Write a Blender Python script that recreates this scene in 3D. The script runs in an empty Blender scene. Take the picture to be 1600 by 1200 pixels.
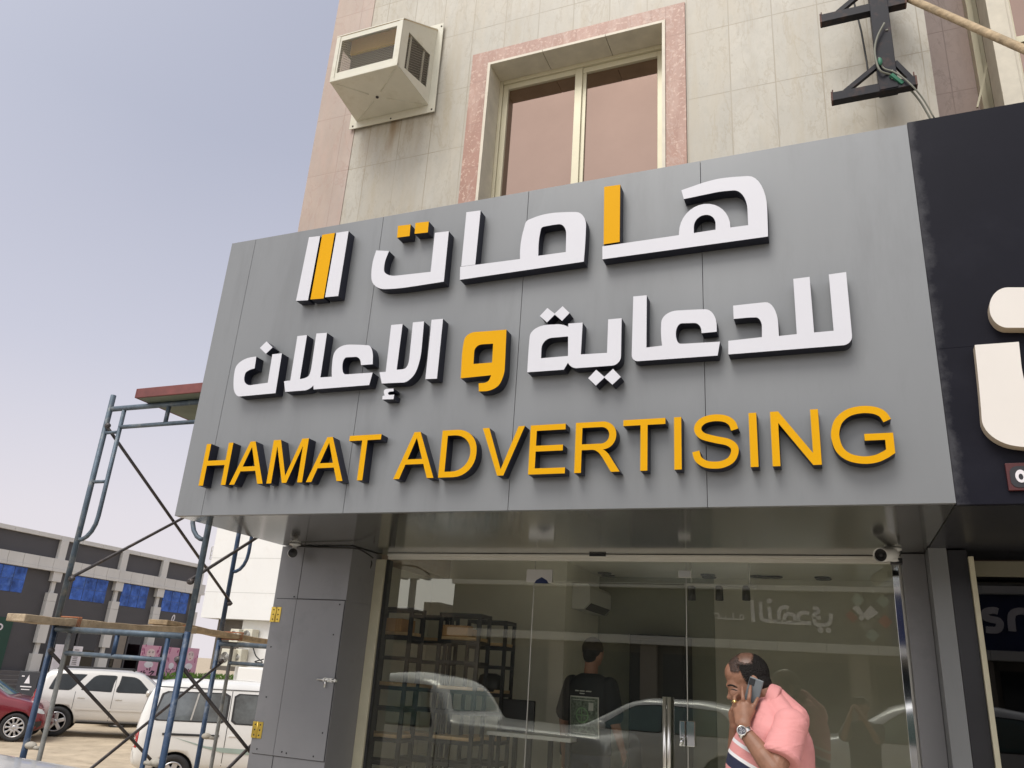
import bpy, bmesh, math, random
from math import pi, sin, cos, radians
from mathutils import Vector, Matrix, Quaternion
from mathutils.bvhtree import BVHTree
from mathutils.geometry import tessellate_polygon
import numpy as np
random.seed(7)
S = bpy.context.scene
COL = S.collection

# ------------------------------------------------------------------ camera
CAMZ = 1.65
FPX = 1244.70                       # focal length in pixels of the 1600 px wide photograph
R3 = ((0.92496191, -0.07425427, -0.37273552),
      (0.37465967, 0.34288436, 0.8614293),
      (0.06384038, -0.93643826, 0.34497505))
cd = bpy.data.cameras.new('camera'); cam = bpy.data.objects.new('camera', cd); COL.objects.link(cam)
cd.sensor_fit = 'HORIZONTAL'; cd.sensor_width = 36.0; cd.lens = FPX * 36 / 1600
cd.clip_start = 0.02; cd.clip_end = 3000
cam.matrix_world = Matrix(((R3[0][0], -R3[0][1], -R3[0][2], 0), (R3[1][0], -R3[1][1], -R3[1][2], 0),
                           (R3[2][0], -R3[2][1], -R3[2][2], CAMZ), (0, 0, 0, 1)))
S.camera = cam

# ------------------------------------------------------------------ world and sun
SUN_EL, SUN_AZ = radians(56), radians(-166)          # azimuth measured from +Y clockwise (behind the camera, a little left)
w = bpy.data.worlds.new('World'); S.world = w; w.use_nodes = True
nt = w.node_tree; nt.nodes.clear()
def wn(t, **k):
    n = nt.nodes.new(t)
    for a, b in k.items(): setattr(n, a, b)
    return n
out = wn('ShaderNodeOutputWorld'); bg = wn('ShaderNodeBackground'); sky = wn('ShaderNodeTexSky')
sky.sky_type = 'NISHITA'; sky.sun_disc = False; sky.sun_elevation = SUN_EL; sky.sun_rotation = SUN_AZ
sky.dust_density = 6.0; sky.air_density = 1.2; sky.ozone_density = 1.5
tc = wn('ShaderNodeTexCoord'); sx = wn('ShaderNodeSeparateXYZ'); rp = wn('ShaderNodeValToRGB')
nt.links.new(tc.outputs['Generated'], sx.inputs[0])
nz = wn('ShaderNodeTexNoise'); nz.inputs['Scale'].default_value = 1.6; nz.inputs['Detail'].default_value = 4
nt.links.new(tc.outputs['Generated'], nz.inputs['Vector'])
ma = wn('ShaderNodeMath', operation='MULTIPLY_ADD'); ma.inputs[1].default_value = 0.10; 
nt.links.new(nz.outputs['Fac'], ma.inputs[0])
mb = wn('ShaderNodeMath', operation='SUBTRACT'); mb.inputs[1].default_value = 0.05
nt.links.new(sx.outputs['Z'], ma.inputs[2]); nt.links.new(ma.outputs[0], mb.inputs[0]); nt.links.new(mb.outputs[0], rp.inputs[0])
e = rp.color_ramp.elements
e[0].position = 0.0; e[0].color = (9.8, 9.2, 9.6, 1)
e[1].position = 1.0; e[1].color = (4.4, 4.6, 5.7, 1)
for p, c in ((0.14, (9.0, 8.5, 9.1)), (0.32, (7.0, 7.0, 8.1)), (0.55, (5.4, 5.6, 6.8))):
    k = e.new(p); k.color = (*c, 1)
mx = wn('ShaderNodeMix', data_type='RGBA'); mx.inputs[0].default_value = 0.82      # the thick white haze over the blue sky
nt.links.new(sky.outputs[0], mx.inputs[6]); nt.links.new(rp.outputs[0], mx.inputs[7])
# bright milky haze on the side of the sky where the sun stands
dp = wn('ShaderNodeVectorMath', operation='DOT_PRODUCT'); dp.inputs[1].default_value = (sin(SUN_AZ) * cos(radians(38)), cos(SUN_AZ) * cos(radians(38)), sin(radians(38)))
nt.links.new(tc.outputs['Generated'], dp.inputs[0])
cl = wn('ShaderNodeMath', operation='MAXIMUM'); cl.inputs[1].default_value = 0.0; nt.links.new(dp.outputs['Value'], cl.inputs[0])
pw = wn('ShaderNodeMath', operation='POWER'); pw.inputs[1].default_value = 1.6; nt.links.new(cl.outputs[0], pw.inputs[0])
gw = wn('ShaderNodeMix', data_type='RGBA', blend_type='ADD'); nt.links.new(pw.outputs[0], gw.inputs[0]); nt.links.new(mx.outputs[2], gw.inputs[6]); gw.inputs[7].default_value = (8.8, 8.6, 8.0, 1)
nt.links.new(gw.outputs[2], bg.inputs['Color']); bg.inputs['Strength'].default_value = 0.1
nt.links.new(bg.outputs[0], out.inputs[0])
sl = bpy.data.lights.new('sun', 'SUN'); so = bpy.data.objects.new('sun', sl); COL.objects.link(so)
sl.energy = 2.1; sl.angle = radians(28); sl.color = (1.0, 0.97, 0.92)
sd = Vector((sin(SUN_AZ) * cos(SUN_EL), cos(SUN_AZ) * cos(SUN_EL), sin(SUN_EL)))
so.rotation_euler = sd.to_track_quat('Z', 'Y').to_euler(); so.location = sd * 60
S.view_settings.view_transform = 'Standard'; S.view_settings.look = 'None'
S.view_settings.exposure = 0.0; S.view_settings.gamma = 1.0
S.render.engine = 'CYCLES'
S.cycles.max_bounces = 14; S.cycles.diffuse_bounces = 9; S.cycles.glossy_bounces = 6; S.cycles.transparent_max_bounces = 16; S.cycles.use_denoising = True
S.cycles.caustics_reflective = False; S.cycles.caustics_refractive = False

# ------------------------------------------------------------------ helpers
def at(x, y, Y):
    "photo pixel -> the point where its sight line meets the vertical plane at distance Y"
    d = Vector((x - 800, y - 600, FPX)); r = Vector([Vector(q).dot(d) for q in R3])
    return Vector((0, 0, CAMZ)) + r * (Y / r.y)
def W(o):
    return (W(o.parent) if o.parent else Matrix.Identity(4)) @ o.matrix_basis
def thing(name, label, cat, loc=(0, 0, 0), rz=0.0, group=None):
    o = bpy.data.objects.new(name, None); COL.objects.link(o); o.empty_display_size = 0.2
    o.location = loc; o.rotation_euler = (0, 0, rz); o['label'] = label; o['category'] = cat
    if group: o['group'] = group
    return o
def tag(o, label, cat, group=None):
    o['label'] = label; o['category'] = cat
    if group: o['group'] = group
    return o
def obj(name, bm, m, parent=None, local=False, smooth=False, label=None):
    "link a bmesh as one mesh object; world coordinates unless local"
    if parent is not None and not local:
        bm.transform(W(parent).inverted())
    me = bpy.data.meshes.new(name); 
    bmesh.ops.recalc_face_normals(bm, faces=bm.faces[:]) if not getattr(bm, '_keep', False) else None
    bm.to_mesh(me); bm.free()
    for q in (m if isinstance(m, (list, tuple)) else [m]): me.materials.append(q)
    if smooth:
        for p in me.polygons: p.use_smooth = True
    o = bpy.data.objects.new(name, me); COL.objects.link(o)
    if parent is not None: o.parent = parent
    if label: o['label'] = label
    return o
def struct(name, bm, m, smooth=False):
    o = obj(name, bm, m, smooth=smooth); o['kind'] = 'structure'; return o
def dup(src, parent=None):
    c = src.copy(); COL.objects.link(c); c.parent = parent
    for ch in list(src.children): dup(ch, c)
    return c
def B(): return bmesh.new()
def box(bm, x0, y0, z0, x1, y1, z1, bev=0.0, M=None, mi=0):
    r = bmesh.ops.create_cube(bm, size=1.0); vs = r['verts']
    for v in vs:
        v.co = Vector(((x0 + x1) / 2 + v.co.x * (x1 - x0), (y0 + y1) / 2 + v.co.y * (y1 - y0), (z0 + z1) / 2 + v.co.z * (z1 - z0)))
    fs = {f for v in vs for f in v.link_faces}
    for f in fs: f.material_index = mi
    if bev > 0:
        es = list({e for v in vs for e in v.link_edges})
        rb = bmesh.ops.bevel(bm, geom=es, offset=bev, segments=2, affect='EDGES', profile=0.5)
        vs = list({v for f in rb['faces'] for v in f.verts})
    if M is not None:
        if bev > 0:
            seen = set(vs); st = list(vs)
            while st:
                v = st.pop()
                for e in v.link_edges:
                    o = e.other_vert(v)
                    if o not in seen: seen.add(o); st.append(o)
            vs = list(seen)
        for v in vs: v.co = M @ v.co
    return bm
def bar(bm, a, b, wx, wz, up=(0, 0, 1), mi=0):
    "rectangular bar from a to b, width wx across, wz along up"
    a = Vector(a); b = Vector(b); d = (b - a); L = d.length; d.normalize()
    u = Vector(up); u = (u - d * u.dot(d)); u = u.normalized() if u.length > 1e-5 else d.orthogonal().normalized()
    s = d.cross(u)
    M = Matrix((( d.x, s.x, u.x, a.x), (d.y, s.y, u.y, a.y), (d.z, s.z, u.z, a.z), (0, 0, 0, 1)))
    return box(bm, 0, -wx / 2, -wz / 2, L, wx / 2, wz / 2, M=M, mi=mi)
def tube(bm, pts, r, n=10, mi=0, close=True):
    pts = [Vector(p) for p in pts]; rings = []
    d0 = (pts[1] - pts[0]).normalized(); nrm = d0.orthogonal().normalized()
    for i, p in enumerate(pts):
        a = pts[max(i - 1, 0)]; b = pts[min(i + 1, len(pts) - 1)]
        d = (b - a).normalized(); nrm = (nrm - d * nrm.dot(d)).normalized(); s = d.cross(nrm)
        rr = r[i] if isinstance(r, (list, tuple)) else r
        rings.append([bm.verts.new(p + (nrm * cos(2 * pi * k / n) + s * sin(2 * pi * k / n)) * rr) for k in range(n)])
    for i in range(len(rings) - 1):
        for k in range(n):
            f = bm.faces.new((rings[i][k], rings[i][(k + 1) % n], rings[i + 1][(k + 1) % n], rings[i + 1][k])); f.material_index = mi; f.smooth = True
    if close:
        for rg in (rings[0][::-1], rings[-1]): f = bm.faces.new(rg); f.material_index = mi
    return bm
def lathe(bm, prof, M=None, n=24, mi=0):
    "prof: (radius, height) pairs round local z"
    M = M or Matrix.Identity(4); rings = []
    for r, h in prof:
        if r < 1e-6: rings.append([bm.verts.new(M @ Vector((0, 0, h)))])
        else: rings.append([bm.verts.new(M @ Vector((r * cos(2 * pi * k / n), r * sin(2 * pi * k / n), h))) for k in range(n)])
    for a, b in zip(rings[:-1], rings[1:]):
        for k in range(n):
            q = [a[k % len(a)], a[(k + 1) % len(a)], b[(k + 1) % len(b)], b[k % len(b)]]
            u = []
            for v in q:
                if v not in u: u.append(v)
            if len(u) > 2:
                f = bm.faces.new(u); f.material_index = mi; f.smooth = True
    return bm
def rounded(pts, seg=8):
    "polygon corners (x, y, r): r is the fillet's tangent length"
    o = []; n = len(pts)
    for i, p in enumerate(pts):
        v = Vector(p[:2]); r = p[2] if len(p) > 2 else 0
        if r <= 0: o.append(v); continue
        a = Vector(pts[i - 1][:2]); b = Vector(pts[(i + 1) % n][:2])
        ra = pts[i - 1][2] if len(pts[i - 1]) > 2 else 0; rb = pts[(i + 1) % n][2] if len(pts[(i + 1) % n]) > 2 else 0
        la = (a - v).length; lb = (b - v).length
        ta = min(r, la * (0.5 if ra > 0 else 0.999)); tb = min(r, lb * (0.5 if rb > 0 else 0.999))
        pa = v + (a - v) * (ta / la); pb = v + (b - v) * (tb / lb)
        for k in range(seg + 1):
            t = k / seg
            # blend of quadratic and circular-looking cubic
            c1 = pa + (v - pa) * 0.56; c2 = pb + (v - pb) * 0.56
            o.append(pa * (1 - t) ** 3 + c1 * 3 * t * (1 - t) ** 2 + c2 * 3 * t * t * (1 - t) + pb * t ** 3)
    q = []
    for v in o:
        if not q or (v - q[-1]).length > 1e-6: q.append(v)
    if (q[0] - q[-1]).length < 1e-6: q.pop()
    return q
def catmull(pts, seg=6):
    P = [Vector(p) for p in pts]; o = []
    for i in range(len(P) - 1):
        a = P[max(i - 1, 0)]; b = P[i]; c = P[i + 1]; d = P[min(i + 2, len(P) - 1)]
        for k in range(seg):
            t = k / seg
            o.append(0.5 * ((2 * b) + (c - a) * t + (2 * a - 5 * b + 4 * c - d) * t * t + (3 * b - a - 3 * c + d) * t ** 3))
    o.append(P[-1]); return o
def stroke(pts, wd, seg=6):
    c = catmull(pts, seg) if seg > 0 else [Vector(p) for p in pts]; L = []; Rr = []
    for i, p in enumerate(c):
        d = (c[min(i + 1, len(c) - 1)] - c[max(i - 1, 0)]).normalized(); n = Vector((d.y, -d.x))
        L.append(p + n * wd / 2); Rr.append(p - n * wd / 2)
    return L + Rr[::-1]
def prism(bm, loops, front, back, mi_f=0, mi_s=1, back_face=False):
    "extruded plate with holes: loops of 2D points, front(p)/back(p) give the 3D points"
    F = [[bm.verts.new(front(p)) for p in lp] for lp in loops]
    K = [[bm.verts.new(back(p)) for p in lp] for lp in loops]
    flat = [v for lp in F for v in lp]; fk = [v for lp in K for v in lp]
    tri = tessellate_polygon([[Vector((p[0], p[1], 0)) for p in lp] for lp in loops])
    for t in tri:
        try:
            f = bm.faces.new([flat[i] for i in t]); f.material_index = mi_f
            if back_face: f = bm.faces.new([fk[i] for i in t[::-1]]); f.material_index = mi_s
        except ValueError: pass
    for a, b in zip(F, K):
        for i in range(len(a)):
            j = (i + 1) % len(a)
            f = bm.faces.new((a[i], a[j], b[j], b[i])); f.material_index = mi_s
    return bm
def evalmesh(o):
    dg = bpy.context.evaluated_depsgraph_get(); dg.update()
    return bpy.data.meshes.new_from_object(o.evaluated_get(dg), depsgraph=dg)
def capsule(bm, a, b, ra, rb, flat=None, n=14, ends=True):
    "tapered round limb; flat = (vector, ratio) squeezes the section along vector"
    a = Vector(a); b = Vector(b); d = (b - a); L = d.length; d = d.normalized() if L > 1e-6 else Vector((0, 0, 1))
    u = d.orthogonal().normalized(); s = d.cross(u); rings = []
    def ring(c, r):
        o = []
        for k in range(n):
            v = (u * cos(2 * pi * k / n) + s * sin(2 * pi * k / n)) * r
            if flat: fv = Vector(flat[0]).normalized(); v = v - fv * v.dot(fv) * (1 - flat[1])
            o.append(bm.verts.new(c + v))
        rings.append(o)
    A = [80, 50, 25] if ends else []
    for g in A: ring(a - d * ra * sin(radians(g)), ra * cos(radians(g)))
    ring(a, ra); ring(b, rb)
    for g in A[::-1]: ring(b + d * rb * sin(radians(g)), rb * cos(radians(g)))
    for p, q in zip(rings[:-1], rings[1:]):
        for k in range(n): bm.faces.new((p[k], p[(k + 1) % n], q[(k + 1) % n], q[k]))
    bm.faces.new(rings[0][::-1]); bm.faces.new(rings[-1])
def ell(bm, c, r, M=None):
    q = bmesh.ops.create_uvsphere(bm, u_segments=20, v_segments=14, radius=1.0)
    for v in q['verts']:
        p = Vector((v.co.x * r[0], v.co.y * r[1], v.co.z * r[2])); v.co = (M @ p if M else p) + Vector(c)
def loft(bm, rings):
    "rings: list of (centre, axis_a*ra, axis_b*rb); closed tube with caps"
    n = 28; rr = []
    for c, a, b in rings:
        c = Vector(c); a = Vector(a); b = Vector(b)
        rr.append([bm.verts.new(c + a * cos(2 * pi * k / n) + b * sin(2 * pi * k / n)) for k in range(n)])
    for p, q in zip(rr[:-1], rr[1:]):
        for k in range(n): bm.faces.new((p[k], p[(k + 1) % n], q[(k + 1) % n], q[k]))
    bm.faces.new(rr[0][::-1]); bm.faces.new(rr[-1])
def blob(bm, voxel, smooth=4, factor=0.5):
    "fuse closed pieces into one continuous skin"
    bmesh.ops.recalc_face_normals(bm, faces=bm.faces[:])
    me = bpy.data.meshes.new('tmp'); bm.to_mesh(me); bm.free()
    o = bpy.data.objects.new('tmp', me); COL.objects.link(o)
    m = o.modifiers.new('r', 'REMESH'); m.mode = 'VOXEL'; m.voxel_size = voxel
    if smooth:
        s = o.modifiers.new('s', 'SMOOTH'); s.iterations = smooth; s.factor = factor
    r = evalmesh(o); bpy.data.objects.remove(o); bpy.data.meshes.remove(me)
    b = bmesh.new(); b.from_mesh(r); bpy.data.meshes.remove(r); return b

# ------------------------------------------------------------------ materials
def mat(name, col, rough=0.6, metal=0.0, var=0.12, vscale=3.0, bump=0.0, bscale=40.0, spec=0.5, streak=0.0, coat=0.0, dirt_or_sheen=None, dirt_or_sheen_amt=0.0, dscale=2.0):
    m = bpy.data.materials.new(name); m.use_nodes = True; t = m.node_tree; b = t.nodes['Principled BSDF']
    b.inputs['Roughness'].default_value = rough; b.inputs['Metallic'].default_value = metal
    b.inputs['Specular IOR Level'].default_value = spec
    if coat: b.inputs['Coat Weight'].default_value = coat; b.inputs['Coat Roughness'].default_value = 0.06
    N = t.nodes.new; Lk = t.links.new
    g = N('ShaderNodeNewGeometry'); mp = N('ShaderNodeMapping'); Lk(g.outputs['Position'], mp.inputs['Vector'])
    if streak: mp.inputs['Scale'].default_value = (1, 1, streak)
    n1 = N('ShaderNodeTexNoise'); n1.inputs['Scale'].default_value = vscale; n1.inputs['Detail'].default_value = 6; n1.inputs['Roughness'].default_value = 0.6
    Lk(mp.outputs[0], n1.inputs['Vector'])
    r = N('ShaderNodeValToRGB'); r.color_ramp.elements[0].position = 0.3; r.color_ramp.elements[1].position = 0.7
    lo = tuple(max(0, c * (1 - var)) for c in col); hi = tuple(min(1, c * (1 + var)) for c in col)
    r.color_ramp.elements[0].color = (*lo, 1); r.color_ramp.elements[1].color = (*hi, 1)
    Lk(n1.outputs['Fac'], r.inputs[0]); src = r.outputs[0]
    if dirt_or_sheen:
        n2 = N('ShaderNodeTexNoise'); n2.inputs['Scale'].default_value = dscale; n2.inputs['Detail'].default_value = 9; n2.inputs['Roughness'].default_value = 0.7
        Lk(mp.outputs[0], n2.inputs['Vector'])
        r2 = N('ShaderNodeValToRGB'); r2.color_ramp.elements[0].position = 0.52; r2.color_ramp.elements[1].position = 0.72
        r2.color_ramp.elements[0].color = (0, 0, 0, 1); r2.color_ramp.elements[1].color = (dirt_or_sheen_amt,) * 3 + (1,)
        Lk(n2.outputs['Fac'], r2.inputs[0])
        x = N('ShaderNodeMix'); x.data_type = 'RGBA'; Lk(r2.outputs[0], x.inputs[0]); Lk(src, x.inputs[6]); x.inputs[7].default_value = (*dirt_or_sheen, 1); src = x.outputs[2]
    Lk(src, b.inputs['Base Color'])
    if bump:
        n3 = N('ShaderNodeTexNoise'); n3.inputs['Scale'].default_value = bscale; n3.inputs['Detail'].default_value = 5
        Lk(g.outputs['Position'], n3.inputs['Vector'])
        bp = N('ShaderNodeBump'); bp.inputs['Strength'].default_value = bump; bp.inputs['Distance'].default_value = 0.02
        Lk(n3.outputs['Fac'], bp.inputs['Height']); Lk(bp.outputs[0], b.inputs['Normal'])
    return m
def tilemat(name, c1, c2, bw, rh, x0, z0, mortar, rough=0.45, msize=0.004, veins=None, stain=None, stain_amt=0.5, spots=True, fleck=None, rust=None):
    "stone slabs with thin joints, clouding, veins and run-down stains"
    m = bpy.data.materials.new(name); m.use_nodes = True; t = m.node_tree; b = t.nodes['Principled BSDF']; N = t.nodes.new; Lk = t.links.new
    b.inputs['Roughness'].default_value = rough
    g = N('ShaderNodeNewGeometry'); s = N('ShaderNodeSeparateXYZ'); Lk(g.outputs['Position'], s.inputs[0])
    ad = N('ShaderNodeMath'); ad.operation = 'ADD'; Lk(s.outputs['X'], ad.inputs[0]); Lk(s.outputs['Y'], ad.inputs[1])
    c = N('ShaderNodeCombineXYZ'); Lk(ad.outputs[0], c.inputs['X']); Lk(s.outputs['Z'], c.inputs['Y'])
    mp = N('ShaderNodeMapping'); mp.inputs['Location'].default_value = (-x0, -z0, 0); Lk(c.outputs[0], mp.inputs['Vector'])
    br = N('ShaderNodeTexBrick'); br.offset = 0.0; br.squash = 1.0
    br.inputs['Scale'].default_value = 1.0; br.inputs['Brick Width'].default_value = bw; br.inputs['Row Height'].default_value = rh
    br.inputs['Mortar Size'].default_value = msize; br.inputs['Mortar Smooth'].default_value = 0.2; br.inputs['Bias'].default_value = 0.0
    br.inputs['Color1'].default_value = (*c1, 1); br.inputs['Color2'].default_value = (*c2, 1); br.inputs['Mortar'].default_value = (*mortar, 1)
    Lk(mp.outputs[0], br.inputs['Vector']); src = br.outputs['Color']
    def layer(scale, sc3, p0, p1, col, amt, mode='MIX', dist=0.0, band=False):
        nonlocal src
        mm = N('ShaderNodeMapping'); mm.inputs['Scale'].default_value = sc3; Lk(g.outputs['Position'], mm.inputs['Vector'])
        n = N('ShaderNodeTexNoise'); n.inputs['Scale'].default_value = scale; n.inputs['Detail'].default_value = 8; n.inputs['Roughness'].default_value = 0.62; n.inputs['Distortion'].default_value = dist
        Lk(mm.outputs[0], n.inputs['Vector'])
        r = N('ShaderNodeValToRGB'); r.color_ramp.elements[0].position = p0; r.color_ramp.elements[1].position = p1
        r.color_ramp.elements[0].color = (0, 0, 0, 1); r.color_ramp.elements[1].color = (amt,) * 3 + (1,); Lk(n.outputs['Fac'], r.inputs[0])
        if band: k_ = r.color_ramp.elements.new(p1 + (p1 - p0)); k_.color = (0, 0, 0, 1)
        x = N('ShaderNodeMix'); x.data_type = 'RGBA'; x.blend_type = mode; Lk(r.outputs[0], x.inputs[0]); Lk(src, x.inputs[6]); x.inputs[7].default_value = (*col, 1); src = x.outputs[2]
    layer(3.2, (1, 1, 0.5), 0.40, 0.70, tuple(v * k for v, k in zip(c1, (0.80, 0.79, 0.78))), 0.85, dist=0.3); layer(1.1, (1.6, 1.6, 0.5), 0.45, 0.75, tuple(v * k for v, k in zip(c1, (0.92, 0.84, 0.72))), 0.7)
    layer(14, (1, 1, 0.5), 0.54, 0.74, tuple(v * 0.80 for v in c2), 0.5 if not fleck else 0.8, dist=0.15)
    if not fleck: layer(26, (1, 1, 0.6), 0.50, 0.78, tuple(v * 0.76 for v in c2), 0.32)
    if fleck: layer(38, (1, 1, 1), 0.55, 0.62, fleck, 0.8, dist=0.4)
    if veins: layer(3.0, (1.3, 1.3, 0.45), 0.484, 0.50, tuple(v * 0.75 for v in veins), 0.55, dist=0.6, band=True); layer(6.0, (1.2, 1.2, 0.6), 0.488, 0.50, tuple(v * 0.8 for v in veins), 0.4, dist=0.5, band=True); layer(7, (1.5, 1.5, 0.25), 0.48, 0.86, veins, 0.55)
    if stain: layer(3.2, (2.2, 2.2, 0.22), 0.53, 0.80, stain, stain_amt)
    if spots: layer(60, (1, 1, 0.7), 0.665, 0.73, tuple(v * 0.4 for v in c1), 0.6)
    if rust:      # water run-down marks below a fixture
        mm = N('ShaderNodeMapping'); mm.inputs['Scale'].default_value = (5, 5, 0.9); Lk(g.outputs['Position'], mm.inputs['Vector'])
        n = N('ShaderNodeTexNoise'); n.inputs['Scale'].default_value = 2.2; n.inputs['Detail'].default_value = 7; Lk(mm.outputs[0], n.inputs['Vector'])
        rx = N('ShaderNodeMapRange'); ab = N('ShaderNodeMath'); ab.operation = 'ABSOLUTE'; sb = N('ShaderNodeMath'); sb.operation = 'SUBTRACT'; sb.inputs[1].default_value = rust[0]
        Lk(s.outputs['X'], sb.inputs[0]); Lk(sb.outputs[0], ab.inputs[0]); Lk(ab.outputs[0], rx.inputs[0]); rx.inputs[1].default_value = rust[2]; rx.inputs[2].default_value = 0.05; rx.inputs[3].default_value = 0; rx.inputs[4].default_value = 1
        rz = N('ShaderNodeMapRange'); Lk(s.outputs['Z'], rz.inputs[0]); rz.inputs[1].default_value = rust[1] - rust[3]; rz.inputs[2].default_value = rust[1]; rz.inputs[3].default_value = 0; rz.inputs[4].default_value = 1
        rn = N('ShaderNodeMapRange'); Lk(n.outputs['Fac'], rn.inputs[0]); rn.inputs[1].default_value = 0.42; rn.inputs[2].default_value = 0.72
        cut = N('ShaderNodeMath'); cut.operation = 'LESS_THAN'; cut.inputs[1].default_value = rust[1] + 0.12; Lk(s.outputs['Z'], cut.inputs[0]); cz = N('ShaderNodeMath'); cz.operation = 'MULTIPLY'; Lk(cut.outputs[0], cz.inputs[0]); Lk(rz.outputs[0], cz.inputs[1])
        m1 = N('ShaderNodeMath'); m1.operation = 'MULTIPLY'; Lk(rx.outputs[0], m1.inputs[0]); Lk(cz.outputs[0], m1.inputs[1])
        m2 = N('ShaderNodeMath'); m2.operation = 'MULTIPLY'; Lk(m1.outputs[0], m2.inputs[0]); Lk(rn.outputs[0], m2.inputs[1])
        x = N('ShaderNodeMix'); x.data_type = 'RGBA'; Lk(m2.outputs[0], x.inputs[0]); Lk(src, x.inputs[6]); x.inputs[7].default_value = (0.25, 0.175, 0.10, 1); src = x.outputs[2]
    Lk(src, b.inputs['Base Color'])
    bp = N('ShaderNodeBump'); bp.inputs['Strength'].default_value = 0.35; bp.inputs['Distance'].default_value = 0.004; bp.invert = True
    Lk(br.outputs['Fac'], bp.inputs['Height']); Lk(bp.outputs[0], b.inputs['Normal'])
    return m
def glassmat(name, tint, ior, rough=0.0, refl=(1, 1, 1)):
    "thin sheet of glass: part mirror, part see-through"
    m = bpy.data.materials.new(name); m.use_nodes = True; t = m.node_tree; t.nodes.clear(); N = t.nodes.new; Lk = t.links.new
    o = N('ShaderNodeOutputMaterial'); g = N('ShaderNodeNewGeometry'); dt = N('ShaderNodeVectorMath'); dt.operation = 'DOT_PRODUCT'
    Lk(g.outputs['Normal'], dt.inputs[0]); Lk(g.outputs['Incoming'], dt.inputs[1])      # the same on both sides of the sheet
    ab = N('ShaderNodeMath'); ab.operation = 'ABSOLUTE'; Lk(dt.outputs['Value'], ab.inputs[0])
    om = N('ShaderNodeMath'); om.operation = 'SUBTRACT'; om.inputs[0].default_value = 1.0; Lk(ab.outputs[0], om.inputs[1])
    p5 = N('ShaderNodeMath'); p5.operation = 'POWER'; p5.inputs[1].default_value = 5.0; Lk(om.outputs[0], p5.inputs[0])
    f0 = ((ior - 1) / (ior + 1)) ** 2; f = N('ShaderNodeMath'); f.operation = 'MULTIPLY_ADD'; f.inputs[1].default_value = 1 - f0; f.inputs[2].default_value = f0; Lk(p5.outputs[0], f.inputs[0])
    tr = N('ShaderNodeBsdfTransparent'); tr.inputs[0].default_value = (*tint, 1)
    gl = N('ShaderNodeBsdfGlossy'); gl.inputs['Roughness'].default_value = rough; gl.inputs['Color'].default_value = (*refl, 1)
    x = N('ShaderNodeMixShader'); Lk(f.outputs[0], x.inputs[0]); Lk(tr.outputs[0], x.inputs[1]); Lk(gl.outputs[0], x.inputs[2]); Lk(x.outputs[0], o.inputs[0])
    return m
M = {}
M['panel'] = mat('grey_composite_panel', (0.205, 0.213, 0.219), 0.40, 0.2, var=0.07, vscale=1.1, streak=0.18, bump=0.06, bscale=1.3, dirt_or_sheen=(0.165, 0.17, 0.175), dirt_or_sheen_amt=0.6, dscale=3.5)
M['panel_dark'] = mat('grey_pillar_panel', (0.235, 0.235, 0.245), 0.42, 0.15, var=0.06, vscale=2, dirt_or_sheen=(0.11, 0.11, 0.115), dirt_or_sheen_amt=0.4)
M['seam'] = mat('dark_joint', (0.03, 0.03, 0.032), 0.8)
M['soffit'] = mat('glossy_soffit_panel', (0.24, 0.24, 0.225), 0.13, 0.75, var=0.06, vscale=2)
M['white_face'] = mat('white_acrylic', (0.62, 0.62, 0.66), 0.28, var=0.015, coat=0.2)
M['yellow_face'] = mat('yellow_acrylic', (0.70, 0.355, 0.002), 0.5, var=0.02, spec=0.1)
M['return'] = mat('dark_letter_return', (0.012, 0.014, 0.028), 0.45)
M['marble'] = tilemat('cream_marble', (0.475, 0.45, 0.385), (0.43, 0.405, 0.34), 0.30, 0.592, 0.09 + 4.69, 5.603, (0.31, 0.27, 0.20), veins=(0.44, 0.38, 0.28), stain=(0.38, 0.325, 0.225), stain_amt=0.85, rust=(-3.28, 5.93, 0.42, 0.55))
M['pink'] = tilemat('pink_marble', (0.36, 0.195, 0.145), (0.42, 0.24, 0.18), 0.6, 0.42, 0.0, 5.37, (0.30, 0.18, 0.14), veins=(0.62, 0.46, 0.38), stain=(0.38, 0.19, 0.14), msize=0.003, spots=False, fleck=(0.56, 0.40, 0.31))
M['pinkish'] = tilemat('pinkish_marble', (0.43, 0.345, 0.295), (0.46, 0.375, 0.32), 0.30, 0.592, 0.09 + 4.69, 5.603, (0.34, 0.24, 0.2), veins=(0.48, 0.33, 0.27), stain=(0.46, 0.34, 0.28))
M['mauve'] = tilemat('mauve_marble', (0.40, 0.30, 0.26), (0.36, 0.27, 0.24), 0.32, 0.6, 0.1, 5.5, (0.25, 0.18, 0.16), veins=(0.3, 0.22, 0.19), stain=(0.33, 0.25, 0.21))
M['trim'] = mat('cream_stone_trim', (0.62, 0.57, 0.46), 0.5, var=0.1, vscale=9)
M['alu_cream'] = mat('cream_aluminium', (0.60, 0.555, 0.40), 0.35, 0.15, var=0.06)
M['pink_glass'] = mat('pink_mirror_glass', (0.30, 0.215, 0.175), 0.035, 1.0, var=0.06, vscale=1.6)
M['maroon_glass'] = mat('maroon_mirror_glass', (0.34, 0.20, 0.18), 0.05, 1.0, var=0.05)
M['ac_white'] = mat('aged_white_paint', (0.62, 0.60, 0.50), 0.45, var=0.06, vscale=5, dirt_or_sheen=(0.42, 0.38, 0.27), dirt_or_sheen_amt=0.6, dscale=5)
M['mesh_wire'] = mat('rusty_mesh_wire', (0.36, 0.33, 0.26), 0.6, 0.3)
M['ac_dark'] = mat('dark_cavity', (0.035, 0.028, 0.026), 0.8)
M['ac_straw'] = mat('straw_lining', (0.74, 0.47, 0.09), 0.85, var=0.3, vscale=40)
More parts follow.
